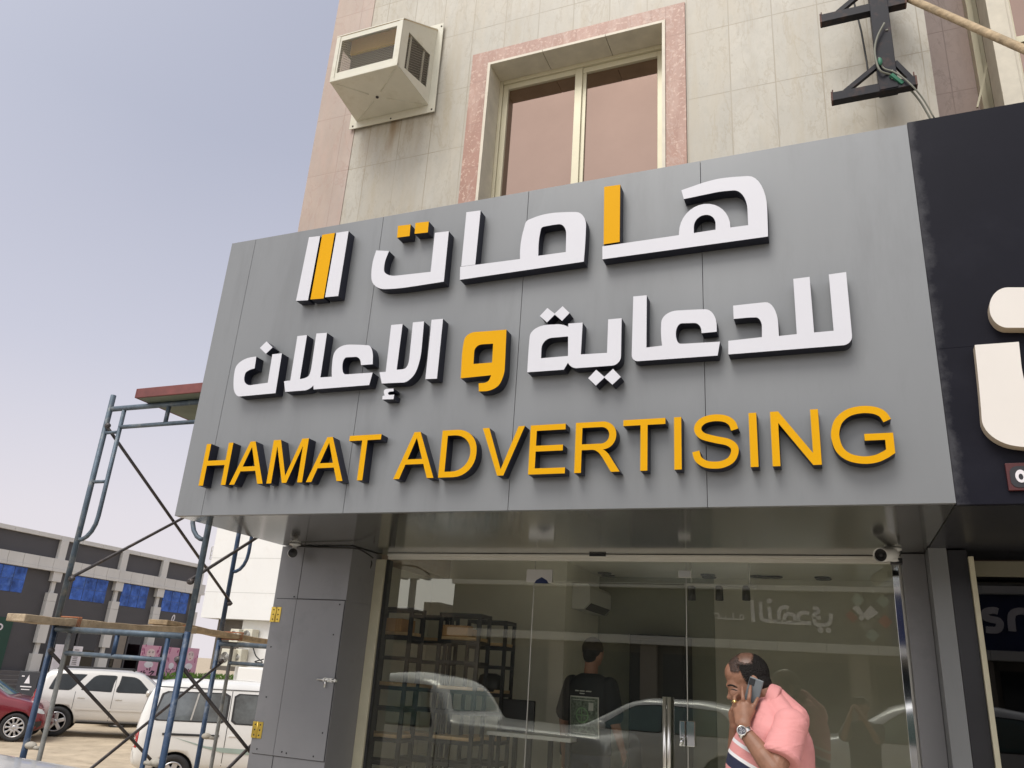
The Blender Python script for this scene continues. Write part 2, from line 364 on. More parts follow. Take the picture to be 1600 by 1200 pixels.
M['black_steel'] = mat('black_painted_steel', (0.012, 0.012, 0.017), 0.45, 0.0, spec=0.2, dirt_or_sheen=(0.10, 0.05, 0.035), dirt_or_sheen_amt=0.6, dscale=9)
M['rust'] = mat('rusty_steel', (0.10, 0.05, 0.04), 0.8, var=0.4, vscale=20)
M['cable'] = mat('grey_cable', (0.20, 0.20, 0.16), 0.6)
M['black_cable'] = mat('black_cable', (0.012, 0.012, 0.012), 0.6)
M['green_tape'] = mat('green_tape', (0.03, 0.16, 0.09), 0.5)
M['timber'] = mat('raw_timber', (0.40, 0.305, 0.19), 0.8, var=0.35, vscale=16, bump=0.35, dirt_or_sheen=(0.25, 0.17, 0.09), dirt_or_sheen_amt=0.7, dscale=7)
M['plank'] = mat('worn_plank', (0.42, 0.33, 0.22), 0.8, var=0.3, vscale=9, bump=0.4, dirt_or_sheen=(0.20, 0.12, 0.07), dirt_or_sheen_amt=0.7, dscale=6)
M['rope'] = mat('orange_rope', (0.40, 0.16, 0.08), 0.9)
M['red_board'] = mat('red_brown_board', (0.17, 0.045, 0.04), 0.6, var=0.25, vscale=10)
M['green_ply'] = mat('green_grey_plywood', (0.16, 0.19, 0.15), 0.7, var=0.2)
M['scaf'] = mat('blue_scaffold_paint', (0.032, 0.065, 0.13), 0.5, 0.2, var=0.3, vscale=14, dirt_or_sheen=(0.22, 0.23, 0.23), dirt_or_sheen_amt=0.95, dscale=7)
M['scaf2'] = mat('worn_blue_grey_tube', (0.10, 0.135, 0.17), 0.55, 0.3, var=0.3, vscale=14, dirt_or_sheen=(0.34, 0.33, 0.29), dirt_or_sheen_amt=0.7, dscale=10)
M['brace'] = mat('dark_brace_tube', (0.075, 0.068, 0.068), 0.5, 0.5, var=0.3, vscale=20, dirt_or_sheen=(0.2, 0.14, 0.1), dirt_or_sheen_amt=0.5, dscale=12)
M['mortar_blob'] = mat('dried_mortar', (0.42, 0.39, 0.33), 0.9, var=0.2, vscale=30)
M['shop_black'] = mat('black_composite_panel', (0.008, 0.008, 0.014), 0.5, var=0.15, vscale=1.0, spec=0.12, dirt_or_sheen=(0.013, 0.013, 0.020), dirt_or_sheen_amt=0.7, dscale=2.0)
t_ = M['shop_black'].node_tree; b_ = t_.nodes['Principled BSDF']; src_ = b_.inputs['Base Color'].links[0].from_socket      # scuffed glue marks along the left edge
g_ = t_.nodes.new('ShaderNodeNewGeometry'); s_ = t_.nodes.new('ShaderNodeSeparateXYZ'); t_.links.new(g_.outputs['Position'], s_.inputs[0])
r_ = t_.nodes.new('ShaderNodeMapRange'); t_.links.new(s_.outputs['X'], r_.inputs[0]); r_.inputs[1].default_value = 0.60; r_.inputs[2].default_value = 0.475; r_.inputs[3].default_value = 0.0; r_.inputs[4].default_value = 0.62
n_ = t_.nodes.new('ShaderNodeTexNoise'); n_.inputs['Scale'].default_value = 9.0; n_.inputs['Detail'].default_value = 8; n_.inputs['Roughness'].default_value = 0.7; t_.links.new(g_.outputs['Position'], n_.inputs['Vector'])
m_ = t_.nodes.new('ShaderNodeMath'); m_.operation = 'MULTIPLY'; t_.links.new(r_.outputs[0], m_.inputs[0]); t_.links.new(n_.outputs['Fac'], m_.inputs[1])
q_ = t_.nodes.new('ShaderNodeMapRange'); t_.links.new(m_.outputs[0], q_.inputs[0]); q_.inputs[1].default_value = 0.20; q_.inputs[2].default_value = 0.34
x_ = t_.nodes.new('ShaderNodeMix'); x_.data_type = 'RGBA'; t_.links.new(q_.outputs[0], x_.inputs[0]); t_.links.new(src_, x_.inputs[6]); x_.inputs[7].default_value = (0.05, 0.05, 0.057, 1); t_.links.new(x_.outputs[2], b_.inputs['Base Color'])
M['black_clad'] = mat('black_cladding', (0.020, 0.020, 0.024), 0.35, var=0.15, vscale=3)
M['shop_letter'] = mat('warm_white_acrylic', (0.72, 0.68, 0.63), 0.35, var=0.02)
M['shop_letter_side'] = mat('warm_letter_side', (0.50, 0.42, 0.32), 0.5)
M['glass'] = glassmat('shop_glass', (0.94, 0.955, 0.91), 2.40, refl=(0.95, 0.97, 0.86))
M['dark_glass'] = glassmat('dark_shop_glass', (0.16, 0.17, 0.17), 1.62)
M['chrome'] = mat('brushed_steel', (0.76, 0.75, 0.71), 0.28, 1.0, var=0.05)
M['mirror'] = mat('polished_steel', (0.75, 0.76, 0.76), 0.05, 1.0, var=0.02)
M['jamb'] = mat('cream_jamb', (0.54, 0.51, 0.38), 0.45, var=0.08, vscale=6)
M['window_head'] = mat('dull_olive_rail', (0.16, 0.15, 0.11), 0.5)
M['rail'] = mat('grey_aluminium', (0.50, 0.49, 0.45), 0.35, 0.5, var=0.05)
M['brass'] = mat('brass', (0.70, 0.50, 0.10), 0.35, 0.8, var=0.1)
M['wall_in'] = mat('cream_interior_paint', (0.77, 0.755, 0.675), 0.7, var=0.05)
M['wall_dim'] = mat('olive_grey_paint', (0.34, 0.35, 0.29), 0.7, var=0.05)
M['ceil'] = mat('ceiling_paint', (0.80, 0.785, 0.70), 0.7, var=0.04)
M['floor_in'] = mat('interior_tiles', (0.70, 0.68, 0.60), 0.25, var=0.08)
M['black_metal'] = mat('black_metal_frame', (0.012, 0.012, 0.014), 0.45)
M['shelf_wood'] = mat('oak_board', (0.60, 0.42, 0.23), 0.5, var=0.2, vscale=14)
M['carton'] = mat('brown_carton', (0.46, 0.26, 0.11), 0.8, var=0.15)
M['plastic_white'] = mat('white_plastic', (0.62, 0.62, 0.60), 0.4, var=0.03)
M['plastic_black'] = mat('black_plastic', (0.014, 0.014, 0.016), 0.4)
M['skin'] = mat('tan_skin', (0.255, 0.128, 0.080), 0.5, var=0.14, vscale=22, spec=0.4, bump=0.06, bscale=120)
M['skin_dim'] = mat('brown_skin', (0.28, 0.14, 0.09), 0.5, var=0.1, vscale=14)
M['hair'] = mat('black_hair', (0.010, 0.008, 0.007), 0.6, spec=0.25, var=0.3, vscale=60, bump=0.7, bscale=160)
M['balding'] = mat('balding_scalp', (0.150, 0.078, 0.052), 0.45, var=0.25, vscale=60)
M['head_rail'] = mat('pale_aluminium', (0.74, 0.72, 0.65), 0.35, 0.2, var=0.05)
M['thin_hair'] = mat('thinning_hair', (0.050, 0.028, 0.020), 0.6, var=0.5, vscale=90, bump=0.4, bscale=170)
M['collar_pink'] = mat('pink_collar_cotton', (0.66, 0.285, 0.275), 0.85, var=0.05, vscale=12)
M['lips'] = mat('lip_skin', (0.28, 0.10, 0.075), 0.5)
M['denim'] = mat('dark_trousers', (0.03, 0.035, 0.055), 0.85)
M['shoe'] = mat('dark_shoe', (0.02, 0.018, 0.016), 0.5)
M['tee'] = mat('black_tshirt', (0.010, 0.012, 0.016), 0.85)
M['phone'] = mat('grey_phone_case', (0.125, 0.14, 0.15), 0.45, var=0.04)
M['gold'] = mat('gold', (0.75, 0.55, 0.22), 0.25, 1.0)
M['sand'] = mat('sandy_lot', (0.46, 0.375, 0.265), 0.95, var=0.18, vscale=1.4, bump=0.5, bscale=9, dirt_or_sheen=(0.27, 0.21, 0.14), dirt_or_sheen_amt=0.75, dscale=2.6)
M['asphalt'] = mat('asphalt', (0.48, 0.43, 0.34), 0.9, var=0.2, vscale=4, bump=0.3, bscale=60)
M['paving'] = mat('paving_tiles', (0.68, 0.65, 0.57), 0.7, var=0.1, vscale=4)
M['far_dark'] = mat('charcoal_cladding', (0.072, 0.070, 0.075), 0.6, var=0.08, vscale=0.8)
M['far_light'] = mat('light_grey_cladding', (0.62, 0.61, 0.58), 0.55, var=0.06, vscale=1.2, streak=0.4)
M['far_joint'] = mat('cladding_joint', (0.22, 0.215, 0.21), 0.7)
M['blue_film'] = mat('blue_mirror_film', (0.04, 0.10, 0.34), 0.18, 0.6, var=0.6, vscale=2.2, bump=0.4, bscale=3, dirt_or_sheen=(0.12, 0.22, 0.50), dirt_or_sheen_amt=0.7, dscale=2.8)  # lighter blue patches are reflections painted into the film colour
M['step_stone'] = mat('dark_step_stone', (0.12, 0.11, 0.105), 0.7, var=0.12)
M['white_wall'] = mat('white_plaster', (0.74, 0.74, 0.72), 0.8, var=0.03, vscale=1.0, dirt_or_sheen=(0.62, 0.60, 0.56), dirt_or_sheen_amt=0.4)
M['green_sign'] = mat('dark_green_panel', (0.006, 0.05, 0.032), 0.5)
M['grass'] = mat('hedge_leaf', (0.10, 0.20, 0.03), 0.7, var=0.4, vscale=20)
M['tyre'] = mat('tyre_rubber', (0.02, 0.02, 0.021), 0.75, var=0.2)
M['rim'] = mat('alloy_rim', (0.55, 0.55, 0.56), 0.3, 0.8)
M['rim_dark'] = mat('black_alloy_rim', (0.03, 0.03, 0.032), 0.35, 0.5)
M['car_glass'] = mat('dark_car_glass', (0.022, 0.026, 0.028), 0.06, 0.0, var=0.3, vscale=1.5, spec=0.35)
M['van_glass'] = mat('clear_van_glass', (0.11, 0.125, 0.13), 0.06, 0.0, var=0.5, vscale=2.5, spec=1.0)
M['worn_tube'] = mat('cement_stained_tube', (0.20, 0.20, 0.185), 0.7, var=0.3, vscale=14, dirt_or_sheen=(0.07, 0.09, 0.12), dirt_or_sheen_amt=0.9, dscale=8)
M['car_glass_green'] = mat('greenish_car_glass', (0.10, 0.17, 0.16), 0.05, 0.0, var=0.3, vscale=1.5, spec=1.0)
M['black_trim'] = mat('black_trim', (0.02, 0.02, 0.021), 0.55)
M['tail_red'] = mat('tail_lamp', (0.36, 0.015, 0.02), 0.2, coat=0.5)
M['lamp_clear'] = mat('head_lamp', (0.60, 0.62, 0.64), 0.15, 0.3, coat=0.5)
M['pale_pink'] = mat('pink_poster', (0.62, 0.33, 0.43), 0.6, var=0.05)
M['poster_skin'] = mat('poster_pale_face', (0.68, 0.55, 0.54), 0.6)
M['poster_ink'] = mat('poster_dark_ink', (0.03, 0.02, 0.03), 0.6)
M['poster_white'] = mat('poster_white', (0.75, 0.72, 0.75), 0.6)
M['navy'] = mat('navy_fascia', (0.008, 0.02, 0.085), 0.5)
M['fascia'] = mat('dark_fascia', (0.115, 0.115, 0.105), 0.6)
M['beige_wall'] = mat('beige_render', (0.24, 0.21, 0.175), 0.8, var=0.06)
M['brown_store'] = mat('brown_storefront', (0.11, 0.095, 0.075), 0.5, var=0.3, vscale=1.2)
def paint(name, col, metal=0.0, rough=0.28): return mat(name, col, rough, metal, var=0.03, vscale=2, coat=0.8)
M['silver'] = paint('silver_car_paint', (0.64, 0.62, 0.58), 0.2)
M['white_paint'] = paint('white_car_paint', (0.74, 0.74, 0.73))
M['van_white'] = paint('white_van_paint', (0.72, 0.72, 0.70), rough=0.4)
M['red_paint'] = paint('red_car_paint', (0.17, 0.008, 0.018), 0.25)
M['stripe_green'] = mat('grey_green_stripe', (0.32, 0.40, 0.36), 0.4)

# ================================================================== ground
def gz(x, y):
    def ss(a, b, t): t = max(0, min(1, (t - a) / (b - a))); return t * t * (3 - 2 * t)
    z = -0.74 * ss(-5.5, -11.5, x) * (1 if y > -6 else 0.6) - 0.02 * ss(-12, -21, x) + 0.45 * ss(-24, -31, x)
    return z
bm = B(); xs = [-900, -400, -150, -80, -50] + [-40 + i for i in range(0, 47)] + [10, 15, 25, 60, 200, 600]
ys = [-600, -200, -80, -40, -25] + [-20 + i for i in range(0, 62)] + [50, 70, 120, 300, 900]
random.seed(3)
vv = [[bm.verts.new((x, y, gz(x, y) + (random.uniform(-0.02, 0.02) if -40 < x < -5 and 2 < y < 40 else 0))) for x in xs] for y in ys]
for j in range(len(ys) - 1):
    for i in range(len(xs) - 1): bm.faces.new((vv[j][i], vv[j][i + 1], vv[j + 1][i + 1], vv[j + 1][i]))
struct('ground', bm, M['sand'], smooth=True)
bm = B(); g_ = [[bm.verts.new((x, y, gz(x, y) + 0.006)) for x in (-5, 0, 5, 10, 30)] for y in (-11.5, -8, -4, 0, 2.6)]
for j in range(4):
    for i in range(4): bm.faces.new((g_[j][i], g_[j][i + 1], g_[j + 1][i + 1], g_[j + 1][i]))
struct('street', bm, M['asphalt'])
bm = B(); box(bm, -4.2, 3.3, -0.1, 14, 5.5, 0.12, bev=0.015); struct('pavement', bm, M['paving'])
bm = B(); box(bm, -40, -14.4, -0.6, 30, -11.4, 0.14, bev=0.015); struct('opposite_pavement', bm, M['paving'])

# ================================================================== the building with the shop
bld = thing('commercial_building', 'marble clad building with a pink framed window above the grey shop sign', 'building', (-1.7, 7.5, 0))
WX0, WX1, WY = -4.095, 0.735, 4.69
OX0, OX1, OZ0, OZ1 = -2.42, -0.98, 4.75, 6.365           # window opening
bm = B()
# facade with the window opening, a real wall 0.3 thick, plus returns and roof
def wallbox(x0, z0, x1, z1): box(bm, x0, WY, z0, x1, WY + 0.30, z1)
wallbox(WX0 + 0.42, 2.56, OX0 - 0.165, 9.4); wallbox(OX1 + 0.16, 2.56, WX1, 9.4)
wallbox(OX0 - 0.165, OZ1 + 0.145, OX1 + 0.16, 9.4); wallbox(OX0 - 0.165, 2.56, OX1 + 0.16, OZ0)
box(bm, WX1 - 0.3, WY + 0.302, 2.56, WX1, 11.0, 9.4); box(bm, WX0 + 0.42, 10.9, 3.3, WX1 - 0.302, 11.2, 9.4)
box(bm, WX0 + 0.1, WY + 0.05, 9.402, WX1 - 0.02, 11.1, 9.6)
obj('facade_wall', bm, M['marble'], bld)
bm = B(); box(bm, WX0, WY - 0.004, 2.56, WX0 + 0.418, WY + 0.30, 9.4); box(bm, WX0, WY + 0.302, 2.56, WX0 + 0.3, 11.0, 9.4)
obj('corner_cladding', bm, M['pinkish'], bld)
bm = B(); y0 = WY - 0.012; y1 = WY + 0.2
box(bm, OX0 - 0.163, y0, OZ0, OX0 - 0.012, y1, OZ1 + 0.143); box(bm, OX1 + 0.012, y0, OZ0, OX1 + 0.158, y1, OZ1 + 0.143)
box(bm, OX0 - 0.011, y0, OZ1 + 0.012, OX1 + 0.011, y1, OZ1 + 0.143)
obj('window_border', bm, M['pink'], bld, label='pink marble border round the upper window')
win = None
bm = B()                                                  # the reveal lining, its edge standing a little proud
yr = WY + 0.23; yf = WY - 0.022
box(bm, OX0 - 0.011, yf, OZ0, OX0 + 0.012, yr, OZ1 + 0.0105); box(bm, OX1 - 0.012, yf, OZ0, OX1 + 0.011, yr, OZ1 + 0.0105)
for a, b in ((OX0 + 0.0125, -1.955), (-1.951, -1.435), (-1.431, OX1 - 0.0125)): box(bm, a, yf, OZ1 - 0.012, b, yr, OZ1 + 0.0105)
win = obj('window', bm, M['trim'], bld)
bm = B(); fy0, fy1 = WY + 0.19, WY + 0.228; zt = OZ1 - 0.0135; xl, xr = OX0 + 0.013, OX1 - 0.013
box(bm, xl, fy0, OZ0, xl + 0.028, fy1, zt, bev=0.003); box(bm, xr - 0.028, fy0, OZ0, xr, fy1, zt, bev=0.003); box(bm, xl + 0.029, fy0, zt - 0.035, xr - 0.029, fy1, zt, bev=0.003)
box(bm, xl + 0.030, fy0 + 0.014, OZ0, xl + 0.075, fy1 + 0.02, zt - 0.037, bev=0.003); box(bm, -1.745, fy0 + 0.012, OZ0, -1.685, fy1 + 0.018, zt - 0.037, bev=0.003)
box(bm, xl + 0.0755, fy0 + 0.014, zt - 0.087, -1.7455, fy1 + 0.02, zt - 0.038, bev=0.003)
box(bm, -1.684, fy0 + 0.03, OZ0, -1.655, fy1 + 0.03, zt - 0.037); box(bm, xr - 0.085, fy0 + 0.022, OZ0, xr - 0.029, fy1 + 0.028, zt - 0.037, bev=0.003)
box(bm, -1.6845, fy0 + 0.022, zt - 0.087, xr - 0.0855, fy1 + 0.028, zt - 0.038, bev=0.003)
obj('window_frame', bm, M['alu_cream'], win)
bm = B(); box(bm, xl + 0.07, fy1 + 0.0, OZ0, -1.74, fy1 + 0.006, zt - 0.08); obj('pane', bm, M['pink_glass'], win)
bm = B(); box(bm, -1.67, fy1 + 0.01, OZ0, xr - 0.08, fy1 + 0.016, zt - 0.08); obj('pane', bm, M['pink_glass'], win)
# interior shell of the shop
FL = 0.28; CZ = 2.75; CT = CZ - 0.002
bm = B(); box(bm, -4.09, 5.60, -0.3, 0.62, 8.9, FL); obj('shop_floor', bm, M['floor_in'], bld)
bm = B(); box(bm, -4.09, 5.60, CZ, 0.62, 8.9, CZ + 0.1); ce = obj('shop_ceiling', bm, M['ceil'], bld)
bm = B()
box(bm, -4.09, 5.61, FL, -3.99, 8.7, CT); box(bm, 0.56, 5.61, FL, 0.62, 8.7, CT)
box(bm, -3.985, 7.50, FL, -2.53, 7.65, CT); box(bm, -2.63, 7.652, FL, -2.53, 8.62, CT); box(bm, -1.30, 8.63, FL, 0.558, 8.7, CT)
box(bm, -3.985, 8.702, FL, 0.558, 8.8, CT); obj('interior_wall', bm, M['wall_in'], bld)
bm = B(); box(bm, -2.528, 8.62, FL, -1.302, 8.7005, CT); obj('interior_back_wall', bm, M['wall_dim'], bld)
for (px, py, z) in ((945, 895, CT), (1000, 924, CT), (1106, 898, CT), (1195, 901, CT), (1285, 902, CT), (1182, 900, CT), (1211, 901, CT), (1140, 928, CT), (1295, 932, CT)):
    d = at(px, py, 1.0) - Vector((0, 0, CAMZ)); p = Vector((0, 0, CAMZ)) + d * ((z - CAMZ) / d.z)
    bm = B(); lathe(bm, [(0, -0.006), (0.045, -0.006), (0.070, -0.012), (0.075, 0)], Matrix.Translation((p.x, min(p.y, 8.5), z)), 18); obj('downlight', bm, M['plastic_black'], bld)
# grey pillar to the left of the glass
PX0, PX1, PY = -4.107, -3.455, 5.17
bm = B(); box(bm, PX0, PY, -0.05, -3.895, 5.6, 2.503, bev=0.002); box(bm, -3.892, PY, 2.108, PX1, 5.6, 2.503, bev=0.002); box(bm, -3.892, PY + 0.002, -0.05, PX1, 5.6, 2.1065, bev=0.002)
box(bm, PX0 + 0.02, PY + 0.02, -0.05, PX1 - 0.002, 5.59, 2.50)
pil = obj('pillar', bm, M['panel_dark'], bld, label='grey clad pillar with a locked hatch')
bm = B()
box(bm, -4.078, PY - 0.006, 1.02, -3.893, PY + 0.001, 2.102, bev=0.001); box(bm, -3.890, PY - 0.006, 1.02, -3.462, PY + 0.001, 2.102, bev=0.001)
hat = obj('hatch', bm, M['panel_dark'], pil)
bm = B(); box(bm, -4.082, PY - 0.002, 2.1025, -3.458, PY + 0.002, 2.107); box(bm, -3.4615, PY - 0.002, 1.02, -3.458, PY + 0.002, 2.102); box(bm, -4.082, PY - 0.002, 1.0165, -3.458, PY + 0.002, 1.0195); box(bm, -3.8935, PY - 0.0005, -0.05, -3.8905, PY + 0.004, 2.49)
obj('joint', bm, M['seam'], pil)
for z in (1.985, 1.175):
    bm = B()
    box(bm, -4.108, PY - 0.010, z - 0.055, -4.066, PY - 0.006, z + 0.055); box(bm, -4.060, PY - 0.010, z - 0.055, -4.018, PY - 0.006, z + 0.055)
    tube(bm, [(-4.063, PY - 0.010, z - 0.055), (-4.063, PY - 0.010, z + 0.055)], 0.006, 8)
    for sx_ in (-4.085, -4.040):
        for dz in (-0.035, 0, 0.035): lathe(bm, [(0, 0.002), (0.005, 0.0015), (0.006, 0)], Matrix.Translation((sx_, PY - 0.010, z + dz)) @ Matrix.Rotation(pi / 2, 4, 'X'), 8, mi=1)
    obj('hinge', bm, [M['brass'], M['seam']], pil)
bm = B(); z = 1.548
tube(bm, [(-3.60, PY - 0.018, z), (-3.43, PY - 0.018, z)], 0.006, 8); box(bm, -3.545, PY - 0.012, z - 0.014, -3.470, PY - 0.006, z + 0.014)
for x in (-3.54, -3.505, -3.475): box(bm, x - 0.005, PY - 0.026, z - 0.011, x + 0.005, PY - 0.012, z + 0.011)
box(bm, -3.452, PY - 0.026, z - 0.011, -3.438, PY - 0.002, z + 0.011); tube(bm, [(-3.525, PY - 0.020, z), (-3.525, PY - 0.022, z - 0.05)], 0.006, 8)
obj('latch', bm, M['chrome'], pil)
for x, z in ((-4.06, 1.75), (-4.03, 1.40), (-3.50, 2.075), (-3.52, 1.86), (-3.50, 1.20), (-3.55, 1.045), (-4.04, 1.05), (-3.82, 1.05), (-3.92, 2.12), (-3.78, 1.045)):
    bm = B(); lathe(bm, [(0, 0.003), (0.006, 0.002), (0.0065, 0)], Matrix.Translation((x, PY - 0.0055, z)) @ Matrix.Rotation(pi / 2, 4, 'X'), 8); obj('rivet', bm, M['seam'], pil)
# right-hand pillar strips
bm = B(); box(bm, 0.304, 5.40, -0.05, 0.432, 5.6, 2.503, bev=0.002); obj('recessed_panel', bm, M['panel_dark'], bld)
bm = B(); box(bm, 0.434, 5.17, -0.05, 0.528, 5.6, 2.503, bev=0.002); obj('pilaster', bm, M['panel'], bld, label='narrow light grey pilaster beside the glass')

# ================================================================== the shop sign
SY = 4.0; SZ0, SZ1 = 2.508, 4.565; SX0, SX1 = -4.093, 0.4704
sign = thing('shop_sign', 'large grey shop sign with white Arabic letters above a line of yellow capitals', 'shop sign', (-2.0, 4.3, SZ0))
edges = [SX0, -3.868, -2.777, -1.705, -0.625, SX1]
for a, b in zip(edges[:-1], edges[1:]):
    bm = B(); box(bm, a + 0.0014, SY, SZ0, b - (0.0014 if b != SX1 else 0), SY + 0.03, SZ1, bev=0.001); obj('panel', bm, M['panel'], sign)
bm = B(); box(bm, SX0, SY + 0.031, SZ0 + 0.03, SX1 - 0.002, WY - 0.014, SZ1 - 0.004); obj('box_body', bm, M['panel_dark'], sign)
bm = B(); sp = [(SX0, SY + 0.031), (SX1 - 0.002, SY + 0.031), (0.440, 5.165), (0.432, 5.60), (SX0, 5.60)]
prism(bm, [sp], lambda p: Vector((p[0], p[1], SZ0)), lambda p: Vector((p[0], p[1], SZ0 + 0.02)), 0, 0, True)
obj('soffit', bm, M['soffit'], sign, label='glossy grey underside of the sign')

# letters: outlines measured on the photo, each a real box letter standing on the panels
TH = 0.075
def px_face(ox, oy, s):
    def f(p):
        q = at(ox + p[0] / s, oy + p[1] / s, SY - TH); return Vector((q.x, q.z))
    return f
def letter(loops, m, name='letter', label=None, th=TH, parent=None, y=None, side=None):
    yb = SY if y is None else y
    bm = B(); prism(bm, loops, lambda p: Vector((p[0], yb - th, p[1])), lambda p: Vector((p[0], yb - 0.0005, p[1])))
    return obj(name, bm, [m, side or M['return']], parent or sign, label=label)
def L(tr, loops, m, label): return letter([[tr(p) for p in rounded(lp)] for lp in loops], m, label=label)
WH, YE = M['white_face'], M['yellow_face']
A = px_face(440, 280, 3.2); Bz = px_face(900, 260, 4.7059); Cz = px_face(340, 480, 4.2105); D1 = px_face(700, 460, 5.3333); D2 = px_face(960, 400, 4.0)
L(A, [[(137, 290), (193, 284), (132, 605), (72, 608)]], WH, 'white slanted bar of the logo')
L(A, [[(203, 278), (266, 268), (210, 596), (144, 601)]], YE, 'yellow slanted bar of the logo')
L(A, [[(274, 268), (335, 259), (283, 584), (217, 590)]], WH, 'white slanted bar of the logo')
L(A, [[(473, 356), (537, 359), (512, 420, 30), (512, 489, 62), (745, 463), (766, 268), (836, 260), (811, 512), (585, 547, 50), (452, 552, 110), (446, 440, 50)]], WH, 'white Arabic letter, hooked bowl')
L(A, [[(582, 233), (645, 226), (640, 284), (577, 292)]], YE, 'yellow square dot')
L(A, [[(669, 219), (736, 211), (731, 266), (665, 273)]], YE, 'yellow square dot')
L(A, [[(924, 165), (995, 156), (968, 427), (898, 436)]], WH, 'white upright stroke')
L(A, [[(893, 438), (1192, 399), (1192, 320, 50), (1222, 208, 14), (1310, 172, 60), (1420, 163, 60), (1524, 165, 110), (1520, 300, 60), (1511, 412), (891, 503)],
      [(1283, 383), (1285, 310, 30), (1298, 240, 12), (1345, 230, 25), (1424, 220, 55), (1421, 364)]], WH, 'white Arabic letter, loop on a long base')
L(Bz, [[(207, 150), (325, 134), (321, 555), (203, 573)]], YE, 'yellow upright stroke')
L(Bz, [[(194, 588), (757, 505), (757, 296, 195), (1133, 256, 195), (1136, 449), (1266, 432), (1255, 168, 150), (1060, 184, 40), (793, 240), (775, 175), (1000, 97, 90), (1130, 79, 50), (1398, 62, 250), (1412, 515), (194, 683)],
       [(866, 490), (866, 368, 78), (1027, 346, 78), (1026, 465)]], WH, 'white Arabic letter, double loop on a long base')
L(Cz, [[(255, 325), (243, 403), (208, 410, 25), (172, 440, 40), (178, 518, 40), (330, 497), (360, 310), (423, 303), (381, 565), (180, 584, 60), (112, 590, 75), (100, 480, 60), (130, 335, 110)]], WH, 'white Arabic letter, round bowl')
L(Cz, [[(322, 225), (362, 264), (318, 306), (278, 268)]], WH, 'white diamond dot')
L(Cz, [[(525, 190), (588, 183), (541, 473), (592, 465, 35), (612, 430, 35), (650, 173), (720, 168), (676, 462), (752, 457), (748, 390, 60), (775, 245, 120), (960, 247, 60), (1024, 255, 75), (1020, 375), (944, 381), (936, 325, 32), (880, 328, 25), (822, 330, 70), (820, 442, 45), (860, 441, 10), (1020, 430), (997, 512), (632, 541), (630, 515), (600, 545, 30), (445, 557), (437, 487), (478, 482)]], WH, 'white Arabic letters joined on one base')
L(Cz, [[(1142, 117), (1217, 110), (1178, 411), (1200, 411, 15), (1255, 400, 60), (1285, 100), (1358, 93), (1333, 380, 110), (1262, 494, 90), (1180, 497, 30), (1080, 502), (1065, 428), (1106, 425)]], WH, 'white Arabic letters, crossed pair')
L(Cz, [[(1408, 83), (1483, 76), (1443, 470), (1367, 473)]], WH, 'white upright stroke')
L(Cz, [[(1157, 535), (1158, 553), (1130, 555, 8), (1118, 566, 8), (1128, 578), (1162, 575), (1157, 605), (1083, 607), (1085, 585), (1100, 580), (1092, 560, 8), (1098, 538, 14)]], WH, 'small white mark below the line')
L(D1, [[(487, 293), (476, 560, 60), (468, 690, 100), (390, 806, 90), (257, 808), (255, 741), (335, 735, 35), (360, 673), (105, 699), (120, 440, 70), (150, 318, 125), (300, 308, 40)], [(212, 580), (222, 420, 60), (376, 410), (367, 567)]], YE, 'yellow Arabic letter, loop with a tail')
L(D1, [[(1003, 243), (1122, 235), (1107, 500), (1325, 487), (1335, 208), (1447, 198), (1440, 588, 75), (1024, 618, 50), (1000, 568), (965, 627), (660, 649), (672, 440, 90), (690, 262, 180), (965, 245, 60), (1003, 272)], [(775, 532), (782, 368, 85), (1001, 350), (1000, 513)]], WH, 'white Arabic letters, loop joined to a square bowl')
L(D1, [[(828, 113), (888, 160), (955, 98), (1013, 155), (950, 220), (890, 168), (825, 233), (765, 180)]], WH, 'pair of white diamond dots above')
L(D1, [[(1235, 628), (1303, 687), (1375, 620), (1440, 688), (1370, 752), (1303, 693), (1232, 760), (1168, 698)]], WH, 'pair of white diamond dots below')
L(D2, [[(118, 253), (202, 245), (200, 572), (298, 560), (290, 490, 40), (295, 346, 145), (490, 335, 60), (640, 330, 110), (639, 473), (545, 482), (541, 418, 50), (460, 419, 30), (384, 422, 62), (384, 548, 60), (440, 548, 15), (660, 535), (645, 622), (107, 660, 42)]], WH, 'white Arabic letters, round head on a base')
L(D2, [[(742, 310), (870, 296, 60), (1015, 282, 140), (1028, 500), (1140, 488), (1118, 143), (1220, 130), (1248, 478), (1370, 467), (1340, 115), (1448, 100), (1480, 440, 30), (1490, 553, 62), (712, 615), (712, 530), (922, 507), (922, 383, 62), (845, 384, 20), (745, 393)]], WH, 'white Arabic letters with two tall strokes')
# Latin line
def sk(pts, wd=190, seg=7): return stroke(pts, wd, seg)
Sg = sk([(1195, 1030), (1130, 1215), (960, 1345), (690, 1388), (420, 1335), (268, 1195), (258, 1035), (385, 890), (690, 785), (1010, 695), (1165, 560), (1172, 390), (1075, 210), (880, 108), (680, 85), (440, 122), (250, 265), (188, 480)])
gc = catmull([(1385, 1065), (1290, 1245), (1110, 1352), (830, 1387), (530, 1322), (300, 1130), (198, 860), (196, 620), (275, 355), (470, 165), (770, 82), (1060, 105), (1300, 215)], 7)
go, gi = [], []
for i, p in enumerate(gc):
    d = (gc[min(i + 1, len(gc) - 1)] - gc[max(i - 1, 0)]).normalized(); n = Vector((d.y, -d.x)); go.append(p + n * 95); gi.append(p - n * 95)
gi = [p for p in gi if p.x < 1292 or p.y > 600]
Gg = go + [Vector((1487, 232)), Vector((1487, 748)), Vector((845, 748)), Vector((845, 575)), Vector((1297, 575)), Vector((1297, 330))] + gi[::-1]
